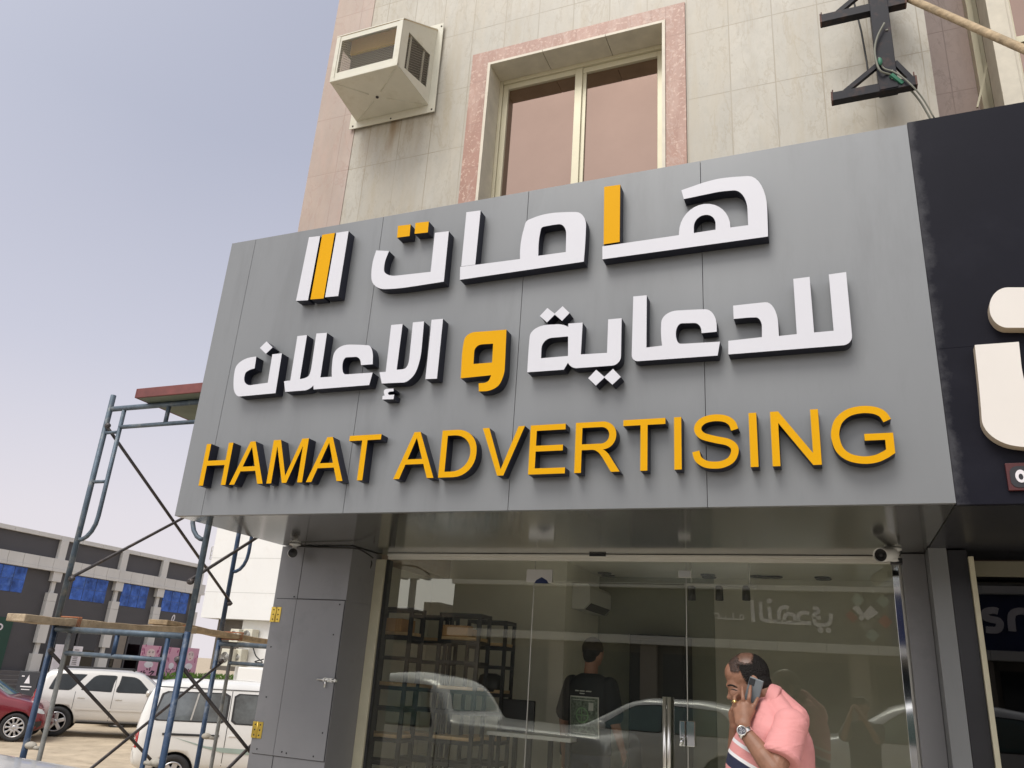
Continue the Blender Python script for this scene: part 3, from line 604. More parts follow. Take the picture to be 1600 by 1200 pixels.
GL = {
 'H': (1479, [[(164, 0), (164, 1466), (358, 1466), (358, 864), (1120, 864), (1120, 1466), (1314, 1466), (1314, 0), (1120, 0), (1120, 691), (358, 691), (358, 0)]]),
 'A': (1366, [[(-3, 0), (560, 1466), (769, 1466), (1369, 0), (1148, 0), (977, 444), (364, 444), (203, 0)], [(420, 602), (664, 1280), (917, 602)]]),
 'M': (1706, [[(152, 0), (152, 1466), (444, 1466), (852, 235), (1293, 1466), (1554, 1466), (1554, 0), (1367, 0), (1367, 1227), (941, 0), (766, 0), (342, 1248), (342, 0)]]),
 'T': (1251, [[(531, 0), (531, 1293), (48, 1293), (48, 1466), (1210, 1466), (1210, 1293), (725, 1293), (725, 0)]]),
 'D': (1479, [[(158, 0), (158, 1466), (1345, 1466, 690), (1345, 0, 690)], [(352, 173), (352, 1293), (1145, 1293, 555), (1145, 173, 555)]]),
 'V': (1366, [[(577, 0), (9, 1466), (219, 1466), (676, 185), (1148, 1466), (1346, 1466), (772, 0)]]),
 'E': (1366, [[(162, 0), (162, 1466), (1222, 1466), (1222, 1293), (356, 1293), (356, 844), (1167, 844), (1167, 672), (356, 672), (356, 173), (1256, 173), (1256, 0)]]),
 'R': (1479, [[(161, 0), (161, 1466), (1335, 1466, 400), (1335, 655, 400), (965, 650), (1085, 575, 110), (1447, 0), (1203, 0), (880, 545, 160), (720, 651, 60), (355, 651), (355, 0)], [(355, 820), (355, 1304), (1135, 1304, 235), (1135, 820, 235)]]),
 'I': (569, [[(191, 0), (191, 1466), (385, 1466), (385, 0)]]),
 'S': (1366, [Sg]),
 'N': (1479, [[(156, 0), (156, 1466), (355, 1466), (1125, 315), (1125, 1466), (1311, 1466), (1311, 0), (1112, 0), (342, 1152), (342, 0)]]),
 'G': (1593, [Gg])}
def mid(p, q, Y=SY - TH): return at(p[0], p[1], Y)
hl = mid((310, 759), 0); hr = mid((1285, 726), 0); hT = mid((321, 694), 0)   # baseline at H, baseline at N, cap line at H
zb0 = hl.z; zb1 = hr.z
ht_l = hT.z - hl.z; hN = mid((1264, 640), 0); ht_r = hN.z - hr.z
gxr = mid((1397, 690), 0).x
word = 'HAMAT ADVERTISING'
adv = sum(GL[c][0] if c != ' ' else 569 for c in word); tot = adv - 164 - (1593 - 1487)
s_ = (gxr - hl.x) / tot; px_ = -164
for c in word:
    if c == ' ': px_ += 569; continue
    lp = [[(p[0], p[1]) for p in (rounded(q) if len(q) < 30 else q)] for q in GL[c][1]]
    def tr(p):
        x = hl.x + (px_ + p[0]) * s_; t = (x - hl.x) / (hr.x - hl.x)
        return Vector((x, zb0 + (zb1 - zb0) * t + p[1] / 1466 * (ht_l + (ht_r - ht_l) * t)))
    letter([[tr(p) for p in q] for q in lp], YE, label='yellow letter ' + c)
    px_ += GL[c][0]
print('latin', zb0, zb1, ht_l, ht_r, s_ * 1466)

# ================================================================== the shop front
sf = thing('glass_shopfront', 'frameless glass shopfront with a steel handled door below the sign', 'shopfront', (-1.6, 5.55, 0.12))
GY = 5.55
for a, b, n in ((-3.352, -2.122, 'glass_pane'), (-1.017, 0.250, 'glass_pane')):
    bm = B(); box(bm, a, GY, 0.14, b, GY + 0.004, 2.485); 
    bmesh.ops.delete(bm, geom=[f for f in bm.faces if f.calc_center_median().y > GY + 0.003], context='FACES_ONLY')
    obj(n, bm, M['glass'], sf)
bm = B(); box(bm, -2.116, GY, 0.16, -1.023, GY + 0.004, 2.31)
bmesh.ops.delete(bm, geom=[f for f in bm.faces if f.calc_center_median().y > GY + 0.003], context='FACES_ONLY')
door = obj('glass_door', bm, M['glass'], sf)
bm = B(); box(bm, -2.119, GY, 2.316, -1.020, GY + 0.004, 2.485)
bmesh.ops.delete(bm, geom=[f for f in bm.faces if f.calc_center_median().y > GY + 0.003], context='FACES_ONLY')
obj('transom_pane', bm, M['glass'], sf)
bm = B()
for x in (-2.119, -1.020): box(bm, x - 0.0022, GY - 0.002, 0.14, x + 0.0022, GY + 0.008, 2.485)
obj('glass_edge', bm, M['rail'], sf)
bm = B(); box(bm, -3.352, GY - 0.045, 2.487, 0.304, GY + 0.05, 2.505, bev=0.002); box(bm, -3.352, GY - 0.03, 2.462, 0.25, GY - 0.006, 2.4865, bev=0.002)
obj('head_rail', bm, M['head_rail'], sf)
bm = B(); a = at(921, 864, GY - 0.05); box(bm, a.x, GY - 0.052, 2.492, a.x + 0.12, GY - 0.0455, 2.506); obj('rail_clip', bm, M['black_trim'], sf)
bm = B(); box(bm, -3.455, GY - 0.03, 0.0, -3.372, GY + 0.06, 2.46, bev=0.002); obj('jamb', bm, M['jamb'], sf)
bm = B(); box(bm, -3.371, GY - 0.012, 0.0, -3.351, GY + 0.06, 2.46, bev=0.002); obj('jamb_bead', bm, M['black_trim'], sf)
bm = B(); box(bm, 0.2515, GY - 0.02, 0.0, 0.290, GY + 0.05, 2.46, bev=0.001); obj('mirror_jamb', bm, M['mirror'], sf, label='polished steel strip at the end of the glass')
bm = B(); box(bm, 0.2905, GY - 0.05, 0.0, 0.303, GY + 0.05, 2.46, bev=0.002); obj('jamb', bm, M['rail'], sf)
def fitting(x0, z0, x1, z1, name='patch_fitting', m='chrome'):
    bm = B(); box(bm, x0, GY - 0.022, z0, x1, GY - 0.001, z1, bev=0.002); return obj(name, bm, M[m], sf)
a = at(825, 890, GY); b = at(864, 911, GY); f1 = fitting(a.x, b.z, b.x, a.z)
a = at(1061, 892, GY); b = at(1080, 903, GY); fitting(a.x, b.z, b.x, a.z)
c0 = at(848, 906, GY); 
bm = B(); q = [(c0.x - 0.055, c0.z - 0.028), (c0.x - 0.04, c0.z - 0.005), (c0.x, c0.z + 0.016), (c0.x + 0.04, c0.z - 0.005), (c0.x + 0.055, c0.z - 0.028)]
prism(bm, [q], lambda p: Vector((p[0], GY - 0.025, p[1])), lambda p: Vector((p[0], GY - 0.0222, p[1]))); obj('fitting_cover', bm, [M['navy']] * 2, sf)
bm = B(); hx = at(1044, 1130, GY).x
zt_ = at(1044, 1089, GY).z
for dx in (-0.012, 0.016): tube(bm, [(hx + dx, GY - 0.055, zt_), (hx + dx, GY - 0.055, 0.9)], 0.0125, 12)
for z in (zt_ - 0.06, 0.98): tube(bm, [(hx, GY - 0.055, z), (hx, GY, z)], 0.010, 8)
obj('door_handle', bm, M['chrome'], sf)
bm = B(); a = at(1074, 1126, GY); b = at(1087, 1167, GY); box(bm, a.x, GY - 0.03, b.z, b.x, GY - 0.001, a.z, bev=0.003); obj('lock_case', bm, M['mirror'], sf)
bm = B(); a = at(1063, 1126, GY); b = at(1072, 1166, GY); box(bm, a.x, GY - 0.022, b.z, b.x, GY - 0.001, a.z, bev=0.003)
k = at(1068, 1152, GY); tube(bm, [(k.x, GY - 0.05, k.z), (k.x - 0.01, GY - 0.055, k.z - 0.05)], 0.009, 8); tube(bm, [(k.x, GY - 0.02, k.z), (k.x, GY - 0.05, k.z)], 0.012, 10)
obj('lock_case', bm, M['mirror'], sf)

# ================================================================== window air conditioner cage
ac = thing('air_conditioner_cage', 'aged white metal cage round a window air conditioner, high on the marble wall', 'air conditioner', (-3.3, 4.69, 6.4))
AX0, AX1, AY, AZ0, AZf, AZb = -3.590, -2.962, 4.17, 6.078, 6.533, 6.885
bm = B()
fr = [(-3.715, 6.005), (-2.882, 5.995), (-2.892, 6.935), (-3.715, 6.945)]; ho = [(-3.62, 6.09), (-2.98, 6.09), (-2.98, 6.86), (-3.62, 6.86)]
prism(bm, [fr, ho], lambda p: Vector((p[0], WY - 0.03, p[1])), lambda p: Vector((p[0], WY - 0.0225, p[1])), 0, 0, True)
obj('flange', bm, M['ac_white'], ac)
bm = B()
fo = [(AX0, AZ0), (AX1, AZ0), (AX1, AZf), (AX0, AZf)]; fh = [(AX0 + 0.05, AZ0 + 0.075), (AX1 - 0.055, AZ0 + 0.075), (AX1 - 0.055, AZf - 0.05), (AX0 + 0.05, AZf - 0.05)]
prism(bm, [fo, fh], lambda p: Vector((p[0], AY, p[1])), lambda p: Vector((p[0], AY + 0.012, p[1])), 0, 0, True)
def xs_(x, y): # widening to the wall
    t = (y - AY) / (WY - AY); return x + t * ((-3.65 - AX0) if x < -3.3 else (-2.946 - AX1))
so_ = [(AY + 0.0125, AZ0), (WY - 0.03, AZ0), (WY - 0.03, AZb), (AY + 0.0125, AZf + 0.008)]; sh_ = [(4.262, 6.125), (4.60, 6.205), (4.60, 6.545), (4.262, 6.485)]
prism(bm, [so_, sh_], lambda p: Vector((xs_(AX1, p[0]), p[0], p[1])), lambda p: Vector((xs_(AX1, p[0]) - 0.01, p[0], p[1])), 0, 0, True)
prism(bm, [so_, sh_], lambda p: Vector((xs_(AX0, p[0]), p[0], p[1])), lambda p: Vector((xs_(AX0, p[0]) + 0.01, p[0], p[1])), 0, 0, True)
# bottom tray with pressed cross ribs
cx, cy = -3.30, 4.43
def tray(x, y): return Vector((xs_(x, y), y, AZ0 - 0.004))
bt = [tray(AX0, AY), tray(AX1, AY), Vector((-2.946, WY - 0.031, AZ0 - 0.004)), Vector((-3.65, WY - 0.031, AZ0 - 0.004))]; cv = Vector((cx, cy, AZ0 - 0.016))
vb = [bm.verts.new(v) for v in bt]; vc = bm.verts.new(cv)
for i in range(4): bm.faces.new((vb[i], vb[(i + 1) % 4], vc))
for v in bt:
    a = v.lerp(cv, 0.12); b = v.lerp(cv, 0.82); tube(bm, [a, b], 0.006, 6)
lathe(bm, [(0, -0.010), (0.012, -0.008), (0.013, 0)], Matrix.Translation(cv), 10, mi=1)
for x in (AX0, AX1 - 0.035): box(bm, x, AY - 0.006, AZ0 + 0.004, x + 0.035, AY - 0.0005, AZf - 0.004, bev=0.002)
box(bm, AX0, AY - 0.007, AZ0 - 0.012, AX1, AY + 0.03, AZ0 + 0.02, bev=0.004)
for x, z in ((-3.68, 6.03), (-2.91, 6.02), (-2.91, 6.90), (-3.68, 6.90), (-3.3, 6.02)): lathe(bm, [(0, 0.005), (0.007, 0.004), (0.008, 0)], Matrix.Translation((x, WY - 0.03, z)) @ Matrix.Rotation(pi / 2, 4, 'X'), 8, mi=1)
obj('housing', bm, [M['ac_white'], M['ac_dark']], ac)
bm = B(); hv = [(AX0 - 0.004, AY - 0.004, AZf + 0.002), (AX1 + 0.004, AY - 0.004, AZf + 0.002), (-2.942, WY - 0.031, AZb + 0.006), (-3.654, WY - 0.031, AZb + 0.006)]
prism(bm, [[(p[0], p[1]) for p in hv]], lambda p: Vector((p[0], p[1], AZf + 0.003 + (p[1] - AY) / (WY - AY) * (AZb - AZf))), lambda p: Vector((p[0], p[1], AZf + 0.013 + (p[1] - AY) / (WY - AY) * (AZb - AZf))), 1, 0, True)
obj('hood', bm, [M['ac_white'], M['ac_straw']], ac)
bm = B(); box(bm, -3.56, 4.36, 6.10, -2.99, WY - 0.03, 6.52); box(bm, -3.54, 4.32, 6.12, -3.01, 4.359, 6.456)
obj('cooler_body', bm, [M['ac_dark']], ac)
bm = B(); box(bm, -3.545, 4.30, 6.458, -3.005, 4.33, 6.60); obj('straw_pad', bm, M['ac_straw'], ac)
bm = B(); sp = 0.021
def wires(o, u, v, wu, wv, poly):
    "two crossing families of diagonal wires clipped to a convex polygon in (u, v)"
    def clip(p, d):
        t0, t1 = -9, 9; n = len(poly)
        ar = sum(poly[i][0] * poly[(i + 1) % n][1] - poly[(i + 1) % n][0] * poly[i][1] for i in range(n)); sg = 1 if ar > 0 else -1
        for i in range(n):
            a = Vector(poly[i]); b = Vector(poly[(i + 1) % n]); nn = Vector((-(b - a).y, (b - a).x)) * sg
            den = d.dot(nn); num = (a - p).dot(nn)
            if abs(den) < 1e-9:
                if num > 0: return None
                continue
            t = num / den
            if den > 0: t0 = max(t0, t)
            else: t1 = min(t1, t)
        return (t0, t1) if t1 - t0 > 0.004 else None
    c = Vector((sum(p[0] for p in poly) / len(poly), sum(p[1] for p in poly) / len(poly)))
    for d in (Vector((0.86, 0.5)), Vector((0.86, -0.5))):
        nn = Vector((-d.y, d.x))
        for k in range(-40, 41):
            p = c + nn * k * sp; r = clip(p, d)
            if r: tube(bm, [o(p + d * r[0]), o(p + d * r[1])], 0.0015, 4, close=False)
wires(lambda p: Vector((p.x, AY + 0.004, p.y)), None, None, 0, 0, fh)
wires(lambda p: Vector((xs_(AX1, p.x) - 0.004, p.x, p.y)), None, None, 0, 0, sh_)
wires(lambda p: Vector((xs_(AX0, p.x) + 0.004, p.x, p.y)), None, None, 0, 0, sh_)
obj('wire_mesh', bm, M['mesh_wire'], ac)
bm = B(); 
for y, z in ((4.31, 6.1), (4.52, 6.1)): box(bm, -2.975, y, z, -2.968, y + 0.02, 6.56)
obj('stiffener', bm, M['ac_white'], ac)

# ================================================================== empty sign bracket, cable, timber pole
YB = 4.50
br = thing('sign_bracket', 'empty black steel sign bracket with two braced cross bars on the marble wall', 'bracket', (0.45, 4.6, 5.2))
def bx(px, py, Y=YB): return at(px, py, Y)
p0 = bx(1365, 143); p1 = bx(1372, 0); xc = 0.452
bm = B(); box(bm, xc - 0.053, YB - 0.05, 5.18, xc + 0.053, YB + 0.03, 7.6, bev=0.003); obj('post', bm, M['black_steel'], br)
for z, xa, xb in ((5.205, 0.125, 0.608), (5.845, 0.10, 0.61)):
    bm = B(); box(bm, xa, YB - 0.045, z - 0.03, xb, YB - 0.04 + 0.006, z + 0.03); box(bm, xa, YB - 0.0335, z - 0.03, xb, YB + 0.012, z - 0.024)
    cb = obj('cross_bar', bm, M['black_steel'], br)
    bm = B()
    for x in (xa, xb - 0.006): box(bm, x - 0.002, YB - 0.048, z - 0.034, x + 0.008, YB + 0.0, z + 0.034)
    tube(bm, [(xb - 0.01, YB - 0.03, z + 0.03), (xb - 0.01, YB - 0.03, z + 0.075)], 0.004, 6); tube(bm, [(xa + 0.01, YB - 0.03, z + 0.03), (xa + 0.01, YB - 0.03, z + 0.06)], 0.004, 6)
    obj('end_plate', bm, M['rust'], cb)
    for s in (-1, 1):
        bm = B(); bar(bm, (xc + s * 0.052, YB - 0.02, z + 0.18), (xc + s * 0.175 + (-0.045 if s > 0 else -0.07), YB - 0.02, z + 0.031), 0.028, 0.03); obj('brace', bm, M['black_steel'], br)
bm = B()
for z in (5.24, 5.30, 5.62): box(bm, xc + 0.02, YB - 0.056, z, xc + 0.034, YB - 0.051, z + 0.008)
obj('weld_mark', bm, M['cable'], br)
bm = B(); pts = [(1382, 36), (1372, 55), (1367, 75), (1369, 95), (1376, 111), (1392, 117), (1408, 127), (1425, 143), (1440, 162), (1456, 190)]
tube(bm, [v for v in catmull([tuple(at(x, y, YB - 0.075 + max(0, i - 4) * 0.03)) for i, (x, y) in enumerate(pts)], 4)], 0.0065, 8)
tube(bm, [v for v in catmull([tuple(at(x + 4, y - 5, YB - 0.06 + max(0, i - 4) * 0.03)) for i, (x, y) in enumerate(pts[3:])], 4)], 0.005, 8)
tag(obj('cable', bm, M['cable']), 'loose grey cable looped over the black bracket and hanging to the sign top', 'cable')
bm = B(); a = at(1375, 96, YB - 0.07); ell(bm, a, (0.014, 0.012, 0.03)); a2 = at(1402, 124, YB - 0.03); bar(bm, at(1392, 117, YB - 0.06), at(1410, 131, YB - 0.04), 0.02, 0.022)
tag(obj('tape_wrap', bm, M['green_tape']), 'green tape wound round the bracket and its cable', 'tape')
bm = B(); tube(bm, [at(1334, 2, 4.6), at(1346, 50, 4.62), at(1354, 95, 4.6), at(1357, 118, 4.52)], 0.006, 6); tag(obj('wire', bm, M['black_cable']), 'thin black wire hanging left of the bracket post', 'wire')
pa = at(1410, -6, 4.52); pb = at(1600, 77, 4.16); d = (pb - pa)
bm = B(); tube(bm, catmull([pa - d * 0.62, pa - d * 0.1 + Vector((0, 0, 0.004)), pb, pb + d * ((pb.z - 4.60) / -d.z)], 6), [0.021] * 7 + [0.024] * 6 + [0.026] * 6, 10)
tag(obj('timber_pole', bm, M['timber']), 'raw timber pole leaning diagonally across the top right corner', 'pole')

# ================================================================== neighbouring building and its black sign
nb = thing('neighbour_building', 'brown stone building set back to the right above the black sign', 'building', (6, 7, 0))
bm = B(); box(bm, 0.738, 5.80, 2.56, 1.185, 6.1, 9.4); obj('wall', bm, M['mauve'], nb)
bm = B(); box(bm, 1.186, 5.70, 2.56, 1.225, 6.1, 9.4); box(bm, 1.230, 5.735, 2.56, 1.262, 6.1, 9.4); obj('window_frame', bm, M['alu_cream'], nb)
bm = B(); box(bm, 1.263, 5.78, 2.56, 1.70, 5.80, 9.4); obj('pane', bm, M['maroon_glass'], nb)
bm = B(); bar(bm, at(1527, 168, 5.6), at(1552, 60, 5.6), 0.014, 0.014, up=(0, 1, 0)); obj('sloping_bar', bm, M['alu_cream'], nb)
bm = B(); box(bm, 1.203, 5.20, 2.56, 1.318, 5.46, 9.4, bev=0.004); box(bm, 1.3185, 5.23, 2.56, 1.345, 5.46, 9.4, bev=0.003); obj('pillar', bm, M['trim'], nb)
bm = B(); box(bm, 1.346, 5.29, 6.02, 3.6, 5.36, 6.075, bev=0.003); box(bm, 1.346, 5.30, 2.56, 1.37, 5.36, 6.018); box(bm, 1.346, 5.30, 6.077, 1.37, 5.36, 9.4)
box(bm, 2.4, 5.30, 2.56, 2.46, 5.36, 6.018); obj('window_frame', bm, M['alu_cream'], nb)
bm = B(); box(bm, 1.371, 5.335, 2.56, 3.6, 5.345, 9.4); obj('pane', bm, M['pink_glass'], nb)
bm = B(); box(bm, 3.602, 5.2, 2.56, 12, 5.5, 9.4); box(bm, 1.35, 5.47, 2.56, 1.7, 5.77, 9.4); obj('wall', bm, M['mauve'], nb)
# ground floor of the neighbour
bm = B(); box(bm, 0.530, 5.17, -0.05, 0.628, 5.6, 2.49, bev=0.002); obj('black_pilaster', bm, M['black_clad'], nb)
bm = B(); box(bm, 0.6295, 5.14, -0.05, 0.655, 5.60, 2.45, bev=0.002); obj('shop_window_frame', bm, M['jamb'], nb)
bm = B(); box(bm, 0.656, 5.25, 2.36, 6, 5.30, 2.44); obj('shop_window_head', bm, M['window_head'], nb)
bm = B(); box(bm, 0.656, 5.42, 0.1, 6, 5.424, 2.36); bmesh.ops.delete(bm, geom=[f for f in bm.faces if f.calc_center_median().y > 5.423], context='FACES_ONLY'); obj('shop_window', bm, M['dark_glass'], nb)
bm = B(); box(bm, 0.70, 5.6, 0.0, 6, 8.6, 0.1); box(bm, 0.70, 8.6, 0.1, 6, 8.7, 2.9); box(bm, 0.64, 5.6, 0.1, 0.70, 8.6, 2.9); box(bm, 0.70, 5.6, 2.82, 6, 8.6, 2.9); obj('shop_interior', bm, M['black_clad'], nb)
bm = B(); sp = [(0.4705, 4.031), (9, 4.031), (9, 5.6), (0.4335, 5.6), (0.4415, 5.172)]
prism(bm, [sp], lambda p: Vector((p[0], p[1], 2.500)), lambda p: Vector((p[0], p[1], 2.53)), 0, 0, True); obj('soffit', bm, M['black_clad'], nb)
ns = thing('black_shop_sign', 'black shop sign with large warm white letters, cut by the right edge', 'shop sign', (3, 4.3, 2.5))
bm = B(); box(bm, 0.4725, 4.002, 3.2575, 9, 4.030, 4.578); obj('panel', bm, M['shop_black'], ns)
bm = B(); box(bm, 0.4725, 4.0022, 2.502, 9, 4.030, 3.256); obj('panel', bm, M['shop_black'], ns)
bm = B(); box(bm, 0.474, 4.031, 2.54, 9, 4.65, 4.570); obj('box_body', bm, M['black_clad'], ns)
E1 = px_face(0, 0, 1)
def nl(px, label=None):
    t = 0.06
    pts = rounded([(at(x, y, 4.0 - t).x, at(x, y, 4.0 - t).z, r / 300) for x, y, r in px], 10)
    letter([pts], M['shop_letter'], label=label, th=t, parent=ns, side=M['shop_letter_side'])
nl([(1546, 449, 45), (1605, 449, 50), (1667, 449, 45), (1667, 512, 40), (1605, 512, 50), (1546, 512, 40)], 'oval dot above the letter')
nl([(1523, 539, 0), (1592, 534, 0), (1598, 590, 20), (1610, 622, 30), (1680, 622, 30), (1680, 540, 0), (1760, 534, 0), (1770, 640, 60), (1740, 700, 60), (1640, 704, 60), (1536, 690, 90), (1532, 620, 60)], 'wide rounded letter')
np_ = thing('number_plate', 'small red and black number plate below the black sign letters', 'sign', (at(1620, 745, 4).x, 4.0, 2.6))
a = at(1577, 766, 3.98); b = at(1577, 723, 3.98)
bm = B(); box(bm, a.x, 3.985, a.z, a.x + 0.34, 4.001, b.z, bev=0.002); obj('plate', bm, mat('dark_red_enamel', (0.075, 0.012, 0.012), 0.4), np_)
bm = B(); q = rounded([(a.x + 0.012, a.z + 0.012, 0.03), (a.x + 0.33, a.z + 0.012, 0.03), (a.x + 0.33, b.z - 0.016, 0.03), (a.x + 0.012, b.z - 0.016, 0.03)])
prism(bm, [q], lambda p: Vector((p[0], 3.982, p[1])), lambda p: Vector((p[0], 3.9848, p[1]))); obj('inset', bm, [M['black_clad']] * 2, np_)
def ringpoly(cx, cz, ra, rb, n=20): return [Vector((cx + ra * cos(2 * pi * i / n), cz + rb * sin(2 * pi * i / n))) for i in range(n)]
zc = (a.z + b.z) / 2; bm = B(); prism(bm, [ringpoly(a.x + 0.052, zc, 0.021, 0.029), ringpoly(a.x + 0.052, zc - 0.003, 0.009, 0.014)], lambda p: Vector((p[0], 3.979, p[1])), lambda p: Vector((p[0], 3.9818, p[1])))
obj('digit', bm, [M['poster_white']] * 2, np_, label='white Arabic numeral five')

# ================================================================== cameras under the sign
cc = thing('security_camera', 'small white security camera with a black lens above the grey pillar hatch', 'camera', (-3.98, 5.08, 2.5))
q = at(457, 864, 5.06)
bm = B(); lathe(bm, [(0, 0.0), (0.042, 0), (0.042, -0.012), (0.016, -0.02), (0.014, -0.05), (0, -0.05)], Matrix.Translation((q.x + 0.004, 5.07, 2.507)), 20); obj('mount', bm, M['plastic_white'], cc)
dv = (Vector((0, 0, CAMZ)) - q).normalized(); dv = (dv + Vector((0.1, 0, 0))).normalized(); Mq = Matrix.Translation(q) @ dv.to_track_quat('Z', 'Y').to_matrix().to_4x4()
bm = B(); lathe(bm, [(0, -0.06), (0.03, -0.06), (0.034, -0.05), (0.034, 0.028), (0.031, 0.032)], Mq, 24); obj('body', bm, M['plastic_white'], cc)
bm = B(); lathe(bm, [(0.0335, 0.0), (0.0345, 0.030), (0.030, 0.034), (0.014, 0.030), (0.012, 0.034), (0, 0.036)], Mq, 24); obj('lens', bm, M['plastic_black'], cc)
c2 = thing('bullet_camera', 'white bullet security camera hanging from the soffit at the right end of the glass', 'camera', (0.25, 5.25, 2.45))
q = at(1394, 846, 5.2); bm = B(); lathe(bm, [(0, 0.0), (0.048, 0), (0.048, -0.012), (0.03, -0.018), (0.022, -0.06), (0.028, -0.075), (0, -0.08)], Matrix.Translation((q.x, 5.22, 2.507)), 20); obj('mount', bm, M['plastic_white'], c2)
f = at(1376, 867, 5.02); r = at(1394, 866, 5.19); f.z -= 0.0
dv = (f - r).normalized(); Mq = Matrix.Translation(r) @ dv.to_track_quat('Z', 'Y').to_matrix().to_4x4(); ln = (f - r).length
bm = B(); lathe(bm, [(0, -0.02), (0.03, -0.02), (0.038, 0.0), (0.040, ln + 0.01), (0.037, ln + 0.01), (0.036, ln - 0.01)], Mq, 24); obj('body', bm, M['plastic_white'], c2)
bm = B(); lathe(bm, [(0.0375, ln - 0.012), (0.016, ln - 0.014), (0.014, ln - 0.004), (0, ln - 0.002)], Mq, 24); obj('lens', bm, M['plastic_black'], c2)
bm = B(); box(bm, r.x - 0.01, 5.25, 2.42, r.x + 0.055, 5.30, 2.455, bev=0.004); obj('junction_box', bm, M['plastic_black'], c2)
bm = B(); tube(bm, catmull([tuple(at(x, y, 5.1)) for x, y in ((462, 853), (500, 855), (540, 856), (560, 858), (575, 866), (583, 872))], 4), 0.006, 6)
tube(bm, catmull([tuple(at(x, y, 5.45)) for x, y in ((580, 868), (572, 880), (575, 893), (581, 880), (577, 872))], 4), 0.005, 6)
tag(obj('camera_cable', bm, M['black_cable']), 'black cable running along the top of the grey pillar to the jamb', 'cable')

# ================================================================== scaffold
sc = thing('scaffold_tower', 'blue tubular steel scaffold tower standing left of the shop sign', 'scaffold', (-4.8, 5.2, 0.0))
XA, XB_, YF, YK = -5.42, -4.165, 4.40, 6.14
GZ = -0.1
def frame(y, z0, H, xa, xb, m):
    "walk-through frame: two posts, header, hanging ladder legs with curved feet"
    fr_ = None
    for x in (xa, xb):
        bm = B(); tube(bm, [(x, y, z0), (x, y, z0 + H + (0.09 if z0 > 1 else 0.0))], 0.0215, 12); o = obj('post', bm, m, sc)
        if fr_ is None: fr_ = o
    bm = B(); tube(bm, [(xa + 0.022, y, z0 + H - 0.03), (xb - 0.022, y, z0 + H - 0.03)], 0.0215, 12); obj('header', bm, M['scaf2'], sc)
    off = 0.16
    bm = B(); tube(bm, [(xa + off, y, z0 + H - 0.19), (xb - off, y, z0 + H - 0.19)], 0.0165, 10); obj('header', bm, M['scaf2'], sc)
    bm = B(); tube(bm, [((xa + xb) / 2, y, z0 + H - 0.19), ((xa + xb) / 2, y, z0 + H - 0.05)], 0.0165, 8); obj('strut', bm, m, sc)
    for x, s in ((xa, 1), (xb, -1)):
        xi = x + s * off; zb = z0 + (0.62 if z0 > 1 else 0.25)
        bm = B(); tube(bm, [Vector((xi, y, z0 + H - 0.05)), Vector((xi, y, zb + 0.18))] + [Vector((xi - s * (off - 0.02) * (1 - cos(a)), y, zb + 0.18 - 0.18 * sin(a))) for a in (0.35, 0.7, 1.05, 1.35, 1.57)], 0.0165, 10); obj('ladder_leg', bm, m if z0 > 1 else (M['worn_tube'] if s > 0 else M['scaf']), sc)
        for zr in ((zb + 0.45, zb + 0.85) if z0 > 1 else (0.98, 0.62)):
            bm = B(); tube(bm, [(x + s * 0.02, y, zr), (xi - s * 0.015, y, zr)], 0.0135, 8)
            if z0 < 1: ell(bm, (x + s * 0.05, y, zr + 0.01), (0.05, 0.03, 0.026))
            obj('rung', bm, M['mortar_blob'] if z0 < 1 else M['scaf2'], sc)
for y, xa, xb in ((YF, XA, XB_), (YK, XA, XB_)):
    frame(y, GZ, 1.90, xa, xb, M['scaf']); frame(y, 1.802, 1.70, xa, xb, M['scaf2'] if y == YF else M['scaf'])
for x, y in ((XA, YF), (XB_, YF), (XA, YK), (XB_, YK)):
    bm = B(); lathe(bm, [(0, 0), (0.07, 0), (0.07, 0.008), (0.02, 0.012), (0.018, 0.05), (0, 0.05)], Matrix.Translation((x, y, GZ - 0.008)), 12); obj('base_plate', bm, M['rust'], sc)
def brace(x, z0, z1, dx):
    for za, zb in ((z0, z1), (z1, z0)):
        bm = B(); o = 0.03 if za > zb else 0.055
        tube(bm, [(x + dx * o, YF - 0.03, za), (x + dx * o, YK + 0.04, zb)], 0.0125, 8)
        ell(bm, (x + dx * o, YF - 0.01, za), (0.028, 0.022, 0.022)); ell(bm, (x + dx * o, YK + 0.01, zb), (0.028, 0.022, 0.022)); obj('cross_brace', bm, M['brace'], sc)
brace(XA, 3.33, 2.13, 1); brace(XB_, 3.33, 2.13, -1); brace(XA, 1.62, 0.42, 1); brace(XB_, 1.62, 0.42, -1)
# planks laid on the scaffold
def plank(name, pts, wd, th, m, label, knots=True):
    bm = B(); r = random.Random(len(label)); n = 14; a = Vector(pts[0]); b = Vector(pts[1]); d = (b - a).normalized(); s = Vector((d.y, -d.x, 0)).normalized(); u = s.cross(d); rings = []
    if u.z < 0: u = -u
    for i in range(n + 1):
        c = a.lerp(b, i / n) + u * (r.uniform(-0.004, 0.004)) - u * 0.012 * sin(pi * i / n)
        w2 = wd / 2 + r.uniform(-0.004, 0.004)
        rings.append([bm.verts.new(c + s * sx_ * w2 + u * sz_ * th / 2) for sx_, sz_ in ((-1, -1), (1, -1), (1, 1), (-1, 1))])
    for p, q in zip(rings[:-1], rings[1:]):
        for k in range(4): bm.faces.new((p[k], p[(k + 1) % 4], q[(k + 1) % 4], q[k]))
    bm.faces.new(rings[0][::-1]); bm.faces.new(rings[-1]); bmesh.ops.bevel(bm, geom=bm.edges[:], offset=0.004, segments=1, affect='EDGES')
    return tag(obj(name, bm, m), label, 'plank')
ZP = 1.802 - 0.03 + 0.0215
